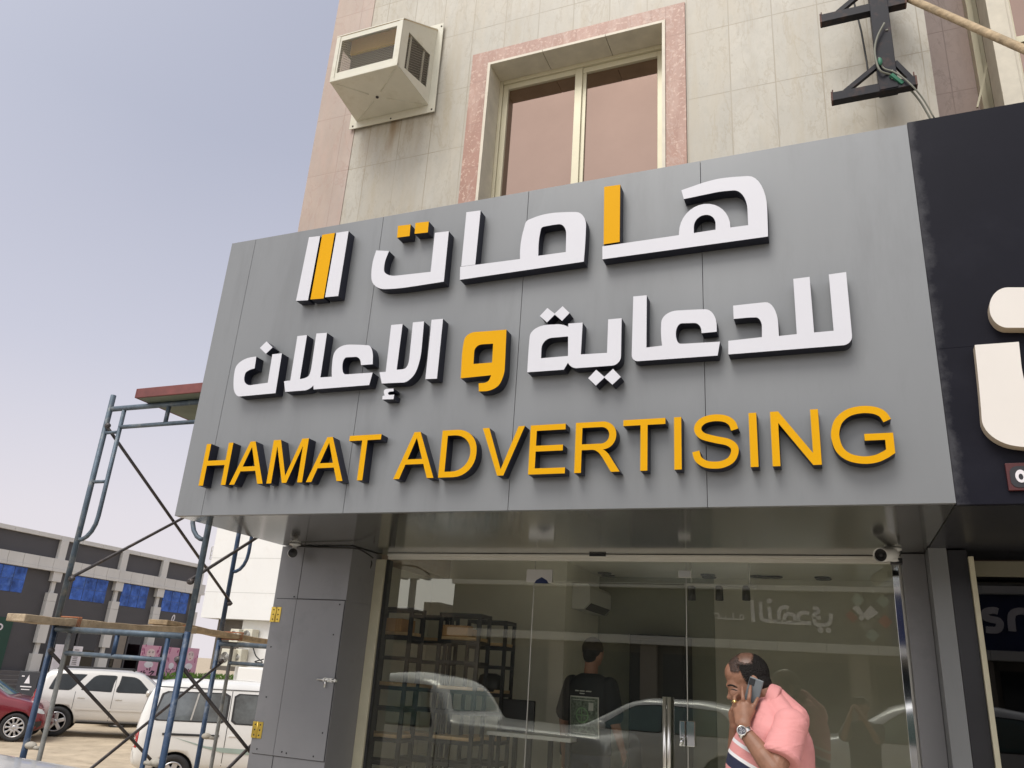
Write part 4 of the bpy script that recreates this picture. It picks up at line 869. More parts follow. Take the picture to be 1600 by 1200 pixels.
plank('plank', ((XA + 0.06, 4.02, ZP + 0.027), (XA + 0.17, 5.55, ZP + 0.060)), 0.20, 0.052, M['plank'], 'thick worn timber plank sticking out of the scaffold to the left')
plank('plank', ((XA + 0.14, 5.22, ZP + 0.100), (XA + 0.10, 7.05, ZP + 0.016)), 0.20, 0.04, M['timber'], 'thinner timber plank tied to the rear scaffold frame near the grey pillar')
for y, l in ((4.40, 'orange rope lashing round the plank at the front scaffold post'), (5.40, 'orange rope lashing where the two planks overlap'), (6.14, 'orange rope lashing round the plank at the rear scaffold frame')):
    bm = B(); a_, b_, th_ = (((XA + 0.06, 4.02, ZP + 0.027), (XA + 0.17, 5.55, ZP + 0.060), 0.052), ((XA + 0.14, 5.22, ZP + 0.100), (XA + 0.10, 7.05, ZP + 0.016), 0.04))[y > 6]
    q_ = Vector(a_).lerp(Vector(b_), (y - a_[1]) / (b_[1] - a_[1]))
    for k in range(3): 
        yy = y + k * 0.013; xx = q_.x; zz = q_.z - 0.008; hw = 0.108; hh = th_ / 2 + 0.012
        tube(bm, [(xx - hw, yy, zz - hh), (xx + hw, yy + 0.01, zz - hh), (xx + hw, yy + 0.015, zz + hh), (xx - hw, yy + 0.008, zz + hh), (xx - hw, yy, zz - hh)], 0.005, 6)
    tag(obj('rope_lashing', bm, M['rope']), l, 'rope')
zt = 1.802 + 1.70 - 0.03 + 0.022
tb = thing('platform_board', 'red brown edged board lying on top of the scaffold behind the sign', 'board', (-4.5, 4.7, zt))
bm = B(); box(bm, XA + 0.42, 4.28, zt, -3.2, 5.1, zt + 0.02); obj('underside', bm, M['green_ply'], tb)
bm = B(); box(bm, XA + 0.415, 4.262, zt, -3.2, 4.279, zt + 0.075, bev=0.002); box(bm, XA + 0.40, 4.262, zt, XA + 0.414, 5.1, zt + 0.075, bev=0.002); box(bm, XA + 0.415, 4.28, zt + 0.0215, -3.2, 5.1, zt + 0.06); obj('edge', bm, M['red_board'], tb)

# ================================================================== long dark building across the lot
FX = -35.0
fb = thing('long_charcoal_building', 'long charcoal building with pale band, pilasters and blue windows across the lot', 'building', (-38, 28, 0))
bm = B(); box(bm, -46, 14, -0.6, FX, 37.2, 6.50); obj('wall', bm, M['far_dark'], fb)
bm = B(); y = 14.0
while y < 37.2:
    y2 = min(y + 1.22, 37.4); box(bm, -46.2, y + 0.006, 6.46, FX + 0.16, y2 - 0.006, 6.66, bev=0.008); y = y2
obj('parapet_cap', bm, M['far_light'], fb)
bm = B(); y = 14.0
while y < 37.2:
    y2 = min(y + 0.78, 37.4)
    box(bm, FX + 0.001, y + 0.008, 4.97, FX + 0.30, y2 - 0.008, 5.11); box(bm, FX + 0.001, y + 0.008, 5.118, FX + 0.26, y2 - 0.008, 5.555); y = y2
obj('band', bm, M['far_light'], fb)
bm = B(); box(bm, FX + 0.001, 14, 4.975, FX + 0.24, 37.3, 5.55); obj('band_joint', bm, M['far_joint'], fb)
for y in (16.6, 20.2, 23.8, 27.66, 31.35, 34.17, 36.95):
    bm = B(); hw = 0.19 if y < 36 else 0.2
    box(bm, FX + 0.001, y - hw, 5.5575, FX + 0.2, y + hw, 6.458); obj('upper_pilaster', bm, M['far_light'], fb); bm = B()
    box(bm, FX + 0.001, y - 0.24, 4.52, FX + 0.24, y + 0.24, 4.968, bev=0.006); box(bm, FX + 0.001, y - 0.10, 4.0, FX + 0.12, y + 0.10, 4.518)
    box(bm, FX + 0.001, y - 0.24, 3.62, FX + 0.24, y + 0.24, 3.998, bev=0.006); box(bm, FX + 0.001, y - 0.24, 1.75, FX + 0.24, y + 0.24, 3.612, bev=0.006)
    box(bm, FX + 0.001, y - 0.10, 1.28, FX + 0.12, y + 0.10, 1.748); box(bm, FX + 0.001, y - 0.26, 0.52, FX + 0.26, y + 0.26, 1.278, bev=0.006)
    obj('pilaster', bm, M['far_light'], fb)
for y0_, y1_ in ((15.0, 16.2), (17.2, 19.6), (21.0, 23.4), (24.4, 26.2), (28.75, 30.8), (31.75, 33.5), (34.6, 36.5)):
    bm = B(); box(bm, FX - 0.05, y0_, 3.84, FX + 0.02, y1_, 4.955)
    n = 3
    for i in range(1, n): box(bm, FX + 0.0205, y0_ + (y1_ - y0_) * i / n - 0.012, 3.84, FX + 0.03, y0_ + (y1_ - y0_) * i / n + 0.012, 4.955, mi=1)
    box(bm, FX + 0.0205, y0_, 4.38, FX + 0.028, y1_, 4.40, mi=1)
    obj('window', bm, [M['blue_film'], mat('window_bar', (0.04, 0.08, 0.22), 0.4)], fb)
bm = B(); box(bm, FX + 0.001, 28.6, 0.54, FX + 0.03, 30.9, 2.5); box(bm, FX + 0.001, 32.0, 0.54, FX + 0.03, 33.7, 2.6); obj('shop_window', bm, M['dark_glass'], fb)
bm = B(); box(bm, FX + 0.031, 28.5, 2.45, FX + 0.12, 31.0, 2.55); box(bm, FX + 0.031, 29.7, 0.54, FX + 0.10, 29.8, 2.449); box(bm, FX + 0.031, 32.75, 0.54, FX + 0.1, 32.83, 2.6); obj('shop_window_frame', bm, M['far_dark'], fb)
bm = B(); box(bm, FX + 0.031, 32.2, 0.7, FX + 0.06, 32.7, 2.4); obj('notice_board', bm, M['beige_wall'], fb)
bm = B(); pts = [(0, 0.0), (0.05, 0.12), (0.02, 0.24), (-0.05, 0.16), (-0.06, 0.02), (0.0, -0.06), (0.07, 0.0), (0.08, -0.1), (0.02, -0.16), (-0.05, -0.12)]
prism(bm, [stroke([(a, b) for a, b in pts], 0.034, 5)], lambda p: Vector((FX + 0.04, 35.65 + p[0] * 1.6, 3.35 + p[1] * 1.5)), lambda p: Vector((FX + 0.001, 35.65 + p[0] * 1.6, 3.35 + p[1] * 1.5))); obj('wall_emblem', bm, [M['poster_white']] * 2, fb, label='small white curl shaped emblem on the dark wall')
bm = B(); box(bm, FX + 0.001, 22.3, 0.54, FX + 0.08, 26.15, 2.72); gs = obj('shop_entrance_sign', bm, M['green_sign'], fb, label='dark green entrance panel')
bm = B(); prism(bm, [ringpoly(25.55, 2.30, 0.17, 0.15), ringpoly(25.55, 2.30, 0.10, 0.085)], lambda p: Vector((FX + 0.09, p[0], p[1])), lambda p: Vector((FX + 0.081, p[0], p[1])))
prism(bm, [stroke([(25.70, 1.80), (25.45, 1.98), (25.42, 1.80)], 0.06, 0)], lambda p: Vector((FX + 0.09, p[0], p[1])), lambda p: Vector((FX + 0.081, p[0], p[1]))); obj('lettering', bm, [M['poster_white']] * 2, gs)
for i in range(5):
    bm = B(); box(bm, FX + 0.001, 14, -0.5, FX + 0.5 + 0.32 * i, 38.5, 0.52 - 0.17 * i, bev=0.01); o = obj('entrance_step', bm, M['step_stone'], fb)
bm = B(); box(bm, FX + 0.5, 27.95 + 0.3, 0.53, FX + 0.56, 28.25 + 0.55, 1.75, bev=0.01); tag(obj('white_board', bm, M['poster_white']), 'tall white board leaning by the pilaster of the charcoal building', 'board')
bm = B(); box(bm, FX + 0.5, 28.95 + 0.3, 0.53, FX + 0.56, 29.35 + 0.4, 1.72, bev=0.01)
for k in range(9): box(bm, FX + 0.561, 29.3, 0.9 + k * 0.08, FX + 0.575, 29.55, 0.925 + k * 0.08, mi=1)
tag(obj('price_board', bm, [M['poster_white'], M['far_dark']]), 'white board with rows of dark print by the charcoal building', 'board')
def poster(y0_, y1_, z0_, z1_, seed, lab, face=True):
    t = thing('beauty_poster', lab, 'poster', (FX + 0.6, (y0_ + y1_) / 2, z0_), group=None)
    bm = B(); box(bm, FX + 0.55, y0_, z0_, FX + 0.60, y1_, z1_, bev=0.006); obj('panel', bm, M['pale_pink'], t)
    r = random.Random(seed); wd = y1_ - y0_; h = z1_ - z0_; X1 = FX + 0.601
    def pl(loops, m, name, d=0.004):
        b = B(); prism(b, loops, lambda p: Vector((X1 + d, p[0], p[1])), lambda p: Vector((X1, p[0], p[1]))); obj(name, b, [m, m], t)
    cy = (y0_ + y1_) / 2
    if face:
        pl([ringpoly(cy, z0_ + h * 0.72, wd * 0.22, h * 0.17)], M['poster_skin'], 'printed_face', 0.003)
        bb = B()
        for s in (-1, 1):
            for q in ([ringpoly(cy + s * wd * 0.09, z0_ + h * 0.76, wd * 0.045, h * 0.012)], [stroke([(cy + s * wd * 0.04, z0_ + h * 0.80), (cy + s * wd * 0.15, z0_ + h * 0.805)], h * 0.012, 0)]):
                prism(bb, q, lambda p: Vector((X1 + 0.006, p[0], p[1])), lambda p: Vector((X1 + 0.0032, p[0], p[1])))
        prism(bb, [ringpoly(cy, z0_ + h * 0.635, wd * 0.05, h * 0.012)], lambda p: Vector((X1 + 0.006, p[0], p[1])), lambda p: Vector((X1 + 0.0032, p[0], p[1])), 1, 1)
        obj('printed_features', bb, [M['poster_ink'], M['tail_red']], t)
    pl([ringpoly(cy, z0_ + h * 0.36, wd * 0.24, h * 0.11)], M['poster_white'], 'printed_flower', 0.003)
    bb = B()
    for i in range(9):
        a = r.uniform(0, pi); L_ = wd * r.uniform(0.08, 0.2); px = cy + r.uniform(-0.34, 0.34) * wd; pz = z0_ + h * r.uniform(0.06, 0.26)
        prism(bb, [stroke([(px - L_ * cos(a) / 2, pz - L_ * sin(a) / 2), (px + L_ * cos(a) / 2, pz + L_ * sin(a) / 2)], wd * 0.05, 0)], lambda p, k=i: Vector((X1 + 0.0065 + 0.0006 * k, p[0], p[1])), lambda p: Vector((X1, p[0], p[1])))
    for i in range(14):
        s = r.choice((-1, 1)); px = cy + s * wd * r.uniform(0.3, 0.46); pz = z0_ + h * r.uniform(0.35, 0.95); dx = wd * 0.05
        prism(bb, [stroke([(px, pz), (px + s * dx * 0.4, pz + h * 0.09)], wd * 0.028, 0)], lambda p, k=i: Vector((X1 + 0.0125 + 0.0006 * k, p[0], p[1])), lambda p: Vector((X1, p[0], p[1])), 1, 1)
    obj('printed_strokes', bb, [M['poster_ink'], mat('deep_pink_ink', (0.35, 0.06, 0.18), 0.6)], t)
poster(33.35, 34.65, 0.53, 2.02, 1, 'pink beauty poster with a pale face, nearest the charcoal building pilaster')
poster(35.2, 36.0, 0.53, 2.0, 5, 'narrow pink poster with a flower between two wider posters', face=False)
poster(36.3, 37.5, 0.53, 2.05, 9, 'pale pink poster with a face at the far end of the row')
# grass strip by the posters, sandwich board
bm = B(); r = random.Random(4)
for i in range(2600):
    x = -32.6 + r.uniform(-0.5, 0.5); y = r.uniform(33.6, 39.5); z = 0.1 + r.uniform(0, 0.62); a = r.uniform(0, 6.3); s = r.uniform(0.04, 0.10)
    v = [bm.verts.new((x + s * cos(a), y + s * sin(a), z)), bm.verts.new((x - s * cos(a) * 0.3, y - s * sin(a) * 0.3, z + r.uniform(-0.02, 0.06))), bm.verts.new((x + 0.02, y, z + s * 1.6))]
    bm.faces.new(v)
hd = obj('hedge', bm, M['grass']); tag(hd, 'low green hedge under the pink posters', 'hedge')
ab = thing('sandwich_board', 'small black pavement sign with a white tree like mark in front of the steps', 'sign', (at(40, 1080, 23.8).x, 23.8, -0.35))
sbx = at(40, 1080, 23.8)
bm = B(); Msb = Matrix.Translation((sbx.x, 23.8, -0.33)) @ Matrix.Rotation(radians(35), 4, 'Z')
for s in (-1, 1): box(bm, -0.36, -0.02, 0.0, 0.36, 0.02, 1.0, bev=0.01, M=Msb @ Matrix.Translation((0, s * 0.16, 0)) @ Matrix.Rotation(radians(-9 * s) * -1, 4, 'X'))
obj('board', bm, M['black_clad'], ab)
bm = B(); Mq = Msb @ Matrix.Translation((0, -0.185, 0)) @ Matrix.Rotation(radians(-9), 4, 'X')
for lp in ([(0, 0.88), (0.10, 0.56), (-0.10, 0.56)], [(-0.2, 0.42), (0.2, 0.42), (0.2, 0.46), (-0.2, 0.46)], [(-0.14, 0.32), (0.16, 0.32), (0.16, 0.35), (-0.14, 0.35)], [(-0.25, 0.80), (-0.15, 0.80), (-0.15, 0.84), (-0.25, 0.84)]):
    prism(bm, [[Vector(p) for p in lp]], lambda p: Mq @ Vector((p[0], -0.006, p[1])), lambda p: Mq @ Vector((p[0], 0.02, p[1])))
obj('mark', bm, [M['poster_white']] * 2, ab)

# ================================================================== white building behind the scaffold
WB = 23.0
wb = thing('white_building', 'plain white building with outdoor air conditioners behind the scaffold', 'building', (-17, WB + 3, 0))
wx0 = at(338, 835, WB).x; wx1 = at(352, 965, WB).x
zb_ = at(320, 965, WB).z
bm = B(); box(bm, wx0, WB, zb_, -6, WB + 8, 9.5); box(bm, wx1 + 0.55, WB + 0.3, -1.0, -6, WB + 8, zb_ - 0.001); obj('wall', bm, M['white_wall'], wb)
bm = B()
for py in (872, 926): box(bm, wx0 - 0.002, WB - 0.003, at(380, py, WB).z - 0.008, -6, WB + 0.01, at(380, py, WB).z + 0.008)
obj('render_joint', bm, mat('grey_render_joint', (0.5, 0.5, 0.48), 0.8), wb)
bm = B(); a = at(322, 852, WB); b = at(334, 872, WB)
for i in range(5): box(bm, a.x + (wx0 - a.x) * i / 4.0 - 0.012, WB + 0.3, b.z, a.x + (wx0 - a.x) * i / 4.0 + 0.012, WB + 0.325, a.z)
for k in range(4): box(bm, a.x, WB + 0.326, b.z + (a.z - b.z) * k / 3 - 0.012, wx0, WB + 0.35, b.z + (a.z - b.z) * k / 3 + 0.012)
obj('window_grille', bm, M['rail'], wb)
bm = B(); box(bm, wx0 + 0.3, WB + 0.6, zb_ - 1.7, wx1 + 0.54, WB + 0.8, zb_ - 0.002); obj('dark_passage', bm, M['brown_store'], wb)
def condenser(px0, py0, px1, py1, Y, lab):
    a = at(px0, py1, Y); b = at(px1, py0, Y); t = thing('outdoor_air_conditioner', lab, 'air conditioner', ((a.x + b.x) / 2, Y + 0.2, a.z), group='outdoor air conditioners on the white building')
    bm = B(); box(bm, a.x, Y, a.z, b.x, Y + 0.35, b.z, bev=0.015); obj('casing', bm, M['ac_white'], t)
    r = min(b.x - a.x, b.z - a.z) * 0.42; c = Vector((a.x + (b.x - a.x) * 0.42, Y - 0.002, (a.z + b.z) / 2)); bm = B()
    for k in range(1, 7): 
        lathe(bm, [(r * k / 6 - 0.006, 0), (r * k / 6, 0.012), (r * k / 6 + 0.006, 0)], Matrix.Translation(c) @ Matrix.Rotation(pi / 2, 4, 'X'), 20)
    obj('fan_grille', bm, M['rail'], t)
    bm = B(); lathe(bm, [(0, 0.001), (r, 0.001)], Matrix.Translation(c) @ Matrix.Rotation(pi / 2, 4, 'X'), 24); obj('fan_opening', bm, M['ac_dark'], t)
condenser(342, 1014, 362, 1040, WB - 0.4, 'dirty outdoor air conditioner just below the plank beside the rear scaffold post')
condenser(364, 1014, 378, 1040, WB - 0.1, 'outdoor air conditioner half hidden by the ladder leg of the scaffold')
condenser(357, 983, 374, 1003, WB - 0.1, 'outdoor air conditioner just above the plank, left of the pair')
condenser(377, 983, 395, 1003, WB - 0.1, 'outdoor air conditioner just above the plank, right of the pair')
bm = B(); tube(bm, catmull([tuple(at(x, y, WB - 0.15)) for x, y in ((395, 1010), (400, 1025), (410, 1035), (398, 1034), (412, 1030))], 5), 0.02, 6); tag(obj('wire', bm, M['black_cable']), 'loose dark wires hanging on the white wall', 'wire')
bm = B(); bt = thing('white_truck_box', 'plain white ribbed box body of a truck parked behind the van', 'truck', tuple(at(400, 1080, 19)))
a = at(362, 1100, 19); b = at(470, 1049, 19)
bm = B(); box(bm, a.x, 19, a.z - 0.3, b.x + 2, 21, b.z, bev=0.03); obj('box_body', bm, M['white_wall'], bt)
bm = B()
for k in range(4): box(bm, a.x, 18.98, a.z + 0.08 + k * 0.17, b.x + 2, 18.999, a.z + 0.10 + k * 0.17)
obj('rib', bm, M['van_white'], bt)
bm = B()
for x in (a.x + 0.7, b.x + 1.2):
    lathe(bm, [(0, -0.12), (0.3, -0.12), (0.4, -0.1), (0.4, 0.1), (0.3, 0.12), (0, 0.12)], Matrix.Translation((x, 19.2, gz(x, 19) + 0.4)) @ Matrix.Rotation(pi / 2, 4, 'X'), 20)
box(bm, a.x + 0.1, 19.2, gz(a.x, 19) + 0.5, b.x + 1.9, 20.8, a.z - 0.29); obj('chassis', bm, M['tyre'], bt)

# ================================================================== vehicles
def interp(P, x):
    if x <= P[0][0]: return P[0][1]
    for (a, b), (c, d) in zip(P[:-1], P[1:]):
        if x <= c: return b + (d - b) * (x - a) / (c - a)
    return P[-1][1]
def car(name, label, cat, P, group=None):
    t = thing(name, label, cat, P['pos'], P['rz'], group)
    top, belt, wid, low = P['top'], P['belt'], P['wid'], P['low']; tum = P.get('tum', 0.24)
    x0 = top[0][0]; x1 = top[-1][0]
    xs = sorted(set([x0 + (x1 - x0) * i / 34 for i in range(35)] + [p[0] for p in top]))
    xs = [x for i, x in enumerate(xs) if i == 0 or x - xs[i - 1] > 0.03 or x in (x0, x1)]
    bm = B(); rows = []
    for x in xs:
        zl, zb, zt, ww = interp(low, x), interp(belt, x), interp(top, x), interp(wid, x)
        zt = max(zt, zb + 0.01); h = zt - zb; ws = ww * 0.965; wt = ws - 0.05 - tum * h
        half = [(0, zl), (0.8 * ww, zl), (0.965 * ww, zl + 0.05), (ww, zl + 0.34 * (zb - zl)), (ww * 1.0, zl + 0.62 * (zb - zl)), (ww * 0.99, zl + 0.86 * (zb - zl)), (ws, zb),
                (ws - 0.012 - tum * h * 0.35, zb + h * 0.4), (wt + 0.03, zt - 0.10 * min(1, h * 3)), (wt - 0.03, zt - 0.03 * min(1, h * 3)), (wt * 0.6, zt), (0, zt + 0.012)]
        rows.append([bm.verts.new((x, y, z)) for y, z in half] + [bm.verts.new((x, -y, z)) for y, z in half[-2:0:-1]])
    for a, b in zip(rows[:-1], rows[1:]):
        n = len(a)
        for k in range(n): bm.faces.new((a[k], b[k], b[(k + 1) % n], a[(k + 1) % n]))
    bm.faces.new(rows[0]); bm.faces.new(rows[-1][::-1])
    bmesh.ops.recalc_face_normals(bm, faces=bm.faces[:])
    me = bpy.data.meshes.new('tmp'); bm.to_mesh(me); bm.free(); me.materials.append(P['paint']); me.materials.append(M['black_trim'])
    o = bpy.data.objects.new('tmp', me); COL.objects.link(o); sb = o.modifiers.new('s', 'SUBSURF'); sb.levels = 1; sb.render_levels = 1
    cb = B()
    for x, r in P['wheels']:
        for s in (1, -1): lathe(cb, [(0, -0.3), (r * 1.14, -0.3), (r * 1.14, 0.3), (0, 0.3)], Matrix.Translation((x, s * (interp(wid, x)), r * 1.02)) @ Matrix.Rotation(pi / 2, 4, 'X'), 32, mi=1)
    bmesh.ops.recalc_face_normals(cb, faces=cb.faces[:])
    cm = bpy.data.meshes.new('tmpc'); cb.to_mesh(cm); cb.free(); cm.materials.append(P['paint']); cm.materials.append(M['black_trim'])
    co = bpy.data.objects.new('tmpc', cm); COL.objects.link(co)
    bo = o.modifiers.new('b', 'BOOLEAN'); bo.operation = 'DIFFERENCE'; bo.object = co; bo.solver = 'EXACT'
    res = evalmesh(o); bpy.data.objects.remove(o); bpy.data.objects.remove(co)
    res.name = 'body'; body = bpy.data.objects.new('body', res); COL.objects.link(body); body.parent = t
    for p in res.polygons: p.use_smooth = p.material_index == 0
    b2 = bmesh.new(); b2.from_mesh(res); tree = BVHTree.FromBMesh(b2); b2.free()
    def patch(nm, m, poly, side, off=0.005, nx=14, nz=6, ax='y', parent=None, lab=None):
        pl = rounded(poly); us = [p.x for p in pl]; u0, u1 = min(us), max(us); bm = B(); grid = []
        for i in range(nx + 1):
            u = u0 + (u1 - u0) * (0.004 + 0.992 * i / nx); zs = []
            for j in range(len(pl)):
                a, b = pl[j], pl[(j + 1) % len(pl)]
                if (a.x - u) * (b.x - u) <= 0 and abs(a.x - b.x) > 1e-9: zs.append(a.y + (b.y - a.y) * (u - a.x) / (b.x - a.x))
            if len(zs) < 2: continue
            za, zb2 = min(zs), max(zs); col = []
            for k in range(nz + 1):
                z = za + (zb2 - za) * k / nz
                if ax == 'y': org, dr = Vector((u, side * 3, z)), Vector((0, -side, 0))
                else: org, dr = Vector((side * 6, u, z)), Vector((-side, 0, 0))
                h = tree.ray_cast(org, dr)
                col.append(h[0] - dr * off if h[0] else None)
            grid.append(col)
        vs = [[bm.verts.new(p) if p else None for p in c] for c in grid]
        for a, b in zip(vs[:-1], vs[1:]):
            for k in range(nz):
                q = (a[k], b[k], b[k + 1], a[k + 1])
                if all(q):
                    f = bm.faces.new(q); f.smooth = True
        if not bm.faces: bm.free(); return None
        return obj(nm, bm, m, parent or t, local=True, label=lab)
    def hit(x, z, s):
        h = tree.ray_cast(Vector((x, s * 3, z)), Vector((0, -s, 0))); return h[0] or Vector((x, s * 0.9, z))
    sides = (1, -1)
    for s in sides:
        for w_ in P['windows']:
            ctr = (sum(p[0] for p in w_) / len(w_), sum(p[1] for p in w_) / len(w_))
            big = [(ctr[0] + (p[0] - ctr[0]) * 1.07, ctr[1] + (p[1] - ctr[1]) * 1.09, p[2]) for p in w_]
            wo = patch('window', P.get('wmat', M['car_glass']), w_, s, 0.008)
            if wo: patch('window_seal', M['black_trim'], big, s, 0.004, parent=wo)
        for a, b in P.get('seams', []):
            dx = 0.006; pl = [(a[0] - dx, a[1], 0), (a[0] + dx, a[1], 0), (b[0] + dx, b[1], 0), (b[0] - dx, b[1], 0)]
            patch('door_gap', M['black_trim'], pl, s, 0.003, 2, 14)
        for q in P.get('strips', []): patch(q[0], q[1], q[2], s, q[3] if len(q) > 3 else 0.01, 12, 2)
        for x, z in P.get('handles', []):
            h = hit(x, z, s); bm = B(); box(bm, x - 0.1, h.y - 0.01, z - 0.015, x + 0.1, h.y + 0.01, z + 0.018, bev=0.006)
            for v in bm.verts: v.co.y += s * 0.03 * (1 - min(1, abs(v.co.x - x) / 0.1) ** 2)
            obj('door_handle', bm, P.get('hmat', P['paint']), t, local=True)
        if 'mirror' in P:
            x, z = P['mirror']; h = hit(x, z, s); bm = B(); ell(bm, (x + 0.02, h.y + s * 0.13, z + 0.06), (0.075, 0.12, 0.085)); box(bm, x - 0.03, min(h.y - s * 0.03, h.y + s * 0.1), z - 0.02, x + 0.05, max(h.y - s * 0.03, h.y + s * 0.1), z + 0.02)
            obj('wing_mirror', bm, P.get('mmat', P['paint']), t, local=True, smooth=True)
        for q in P.get('lamps', []): patch(q[0], q[1], q[2], s, 0.008, 8, 5)
    for q in P.get('ends', []): patch(q[0], q[1], q[2], q[3], 0.008, 14, 6, ax='x')
    if P.get('rack'):
        for s in sides:
            xa, xb = P['rack']; bm = B(); za = interp(top, xa); yy = interp(wid, 0) * 0.965 - 0.06 - tum * (za - interp(belt, xa)) - 0.06
            tube(bm, [(xa, s * yy, za + 0.0), (xa + 0.1, s * yy, za + 0.05), (xb - 0.1, s * yy, interp(top, xb) + 0.05), (xb, s * yy, interp(top, xb))], 0.016, 8); obj('roof_rail', bm, M['black_trim'], t, local=True)
    for x, r in P['wheels']:
        for s in sides:
            yw = interp(wid, x) - 0.10; Mw = Matrix.Translation((x, s * yw, r)) @ Matrix.Rotation(-s * pi / 2, 4, 'X'); wr = r * P.get('rimr', 0.68); wd = 0.11
            bm = B(); lathe(bm, [(wr, -wd), (r * 0.93, -wd), (r, -wd * 0.75), (r, wd * 0.75), (r * 0.93, wd), (wr + 0.01, wd * 0.95), (wr, wd * 0.7)], Mw, 32); wh = obj('wheel', bm, M['tyre'], t, local=True)
            bm = B(); rim = P.get('rim', 'five')
            lathe(bm, [(wr, wd * 0.7), (wr - 0.012, wd * 0.92), (wr - 0.03, wd * 0.9), (wr - 0.04, -0.02), (0, -0.04)], Mw, 32, mi=1)
            lathe(bm, [(wr + 0.002, wd * 0.68), (wr - 0.003, wd * 0.94), (wr - 0.028, wd * 0.94), (wr - 0.032, wd * 0.7)], Mw, 32)
            lathe(bm, [(0, wd * 0.9), (0.035, wd * 0.9), (0.07, wd * 0.75), (0.075, wd * 0.3)], Mw, 16)
            ns = {'five': 5, 'six': 6, 'multi': 10}[rim]
            for k in range(ns):
                a = 2 * pi * k / ns + 0.3; wdt = 0.10 if ns < 10 else 0.035
                Ms = Mw @ Matrix.Rotation(a, 4, 'Z')
                for dd in ((0,) if ns < 10 else (-0.035, 0.035)):
                    box(bm, 0.045, dd - wdt / 2, wd * 0.45, wr - 0.01, dd + wdt / 2, wd * 0.84, bev=0.01, M=Ms @ (Matrix.Rotation(dd * 2, 4, 'Z') if dd else Matrix.Identity(4)))
            obj('rim', bm, [M['rim'], M['rim_dark'] if rim != 'six' else M['black_trim']], wh, local=True)
    return t
def place(px, py, Y, lx, ly, rz):
    "world position of a vehicle whose local point (lx, ly) stands at the photo pixel on the plane Y"
    p = at(px, py, Y); c, s = cos(rz), sin(rz); x = p.x - (lx * c - ly * s); y = p.y - (lx * s + ly * c); return (x, y)
def onground(xy, dz=0.0): return (xy[0], xy[1], gz(*xy) + dz)

# silver sport utility
rz = radians(44)
SUV = dict(rz=rz, paint=M['silver'], hmat=M['chrome'], mmat=M['silver'], top=[(-2.32, 0.85), (-2.30, 1.12), (-2.16, 1.52), (-1.98, 1.78), (-1.6, 1.84), (-0.6, 1.87), (0.25, 1.85), (0.55, 1.79), (1.33, 1.24), (1.6, 1.19), (2.3, 1.10), (2.52, 0.98), (2.58, 0.75)],
  belt=[(-2.32, 0.8), (-2.2, 1.20), (1.33, 1.20), (2.4, 1.02), (2.58, 0.7)], wid=[(-2.32, 0.84), (-2.15, 0.95), (-1.5, 1.0), (1.5, 1.0), (2.3, 0.93), (2.58, 0.72)], low=[(-2.32, 0.52), (-2.1, 0.40), (-1.0, 0.34), (2.2, 0.34), (2.58, 0.48)],
  wheels=[(-1.5, 0.40), (1.45, 0.40)], rim='five', rimr=0.66, mirror=(0.78, 1.22), handles=[(-0.98, 1.06), (0.02, 1.05)],
  windows=[[(-1.86, 1.26, .04), (-1.74, 1.66, .06), (-0.98, 1.68, .04), (-1.32, 1.26, .06)], [(-1.02, 1.28, .05), (-0.72, 1.68, .12), (-0.17, 1.69, .04), (-0.22, 1.26, .04)], [(-0.08, 1.26, .04), (-0.04, 1.69, .04), (0.42, 1.67, .15), (0.86, 1.27, .05)]],
  seams=[((-1.16, 0.5), (-1.16, 1.22)), ((-0.15, 0.46), (-0.15, 1.68)), ((0.92, 0.5), (0.92, 1.22))], strips=[('side_moulding', M['silver'], [(-1.1, 0.74, 0), (0.95, 0.74, 0), (0.95, 0.80, 0), (-1.1, 0.80, 0)], 0.02), ('running_board', M['black_trim'], [(-1.0, 0.36, 0), (0.95, 0.36, 0), (0.95, 0.42, 0), (-1.0, 0.42, 0)], 0.06)],
  lamps=[('tail_lamp', M['tail_red'], [(-2.28, 0.98, .02), (-2.20, 1.32, .02), (-2.08, 1.32, .02), (-2.10, 0.98, .02)])],
  ends=[('windscreen', M['car_glass_green'], [(-0.70, 1.26, .05), (-0.60, 1.75, .08), (0.60, 1.75, .08), (0.70, 1.26, .05)], 1), ('rear_window', M['car_glass'], [(-0.70, 1.25, .05), (-0.62, 1.70, .08), (0.62, 1.70, .08), (0.70, 1.25, .05)], -1)], rack=(-1.8, 0.3))
xy = place(86, 1128, 18.0, -1.5, -1.0, rz); SUV['pos'] = onground(xy)
car('sport_utility_vehicle', 'silver sport utility vehicle with tinted windows parked on the sandy lot', 'car', SUV)
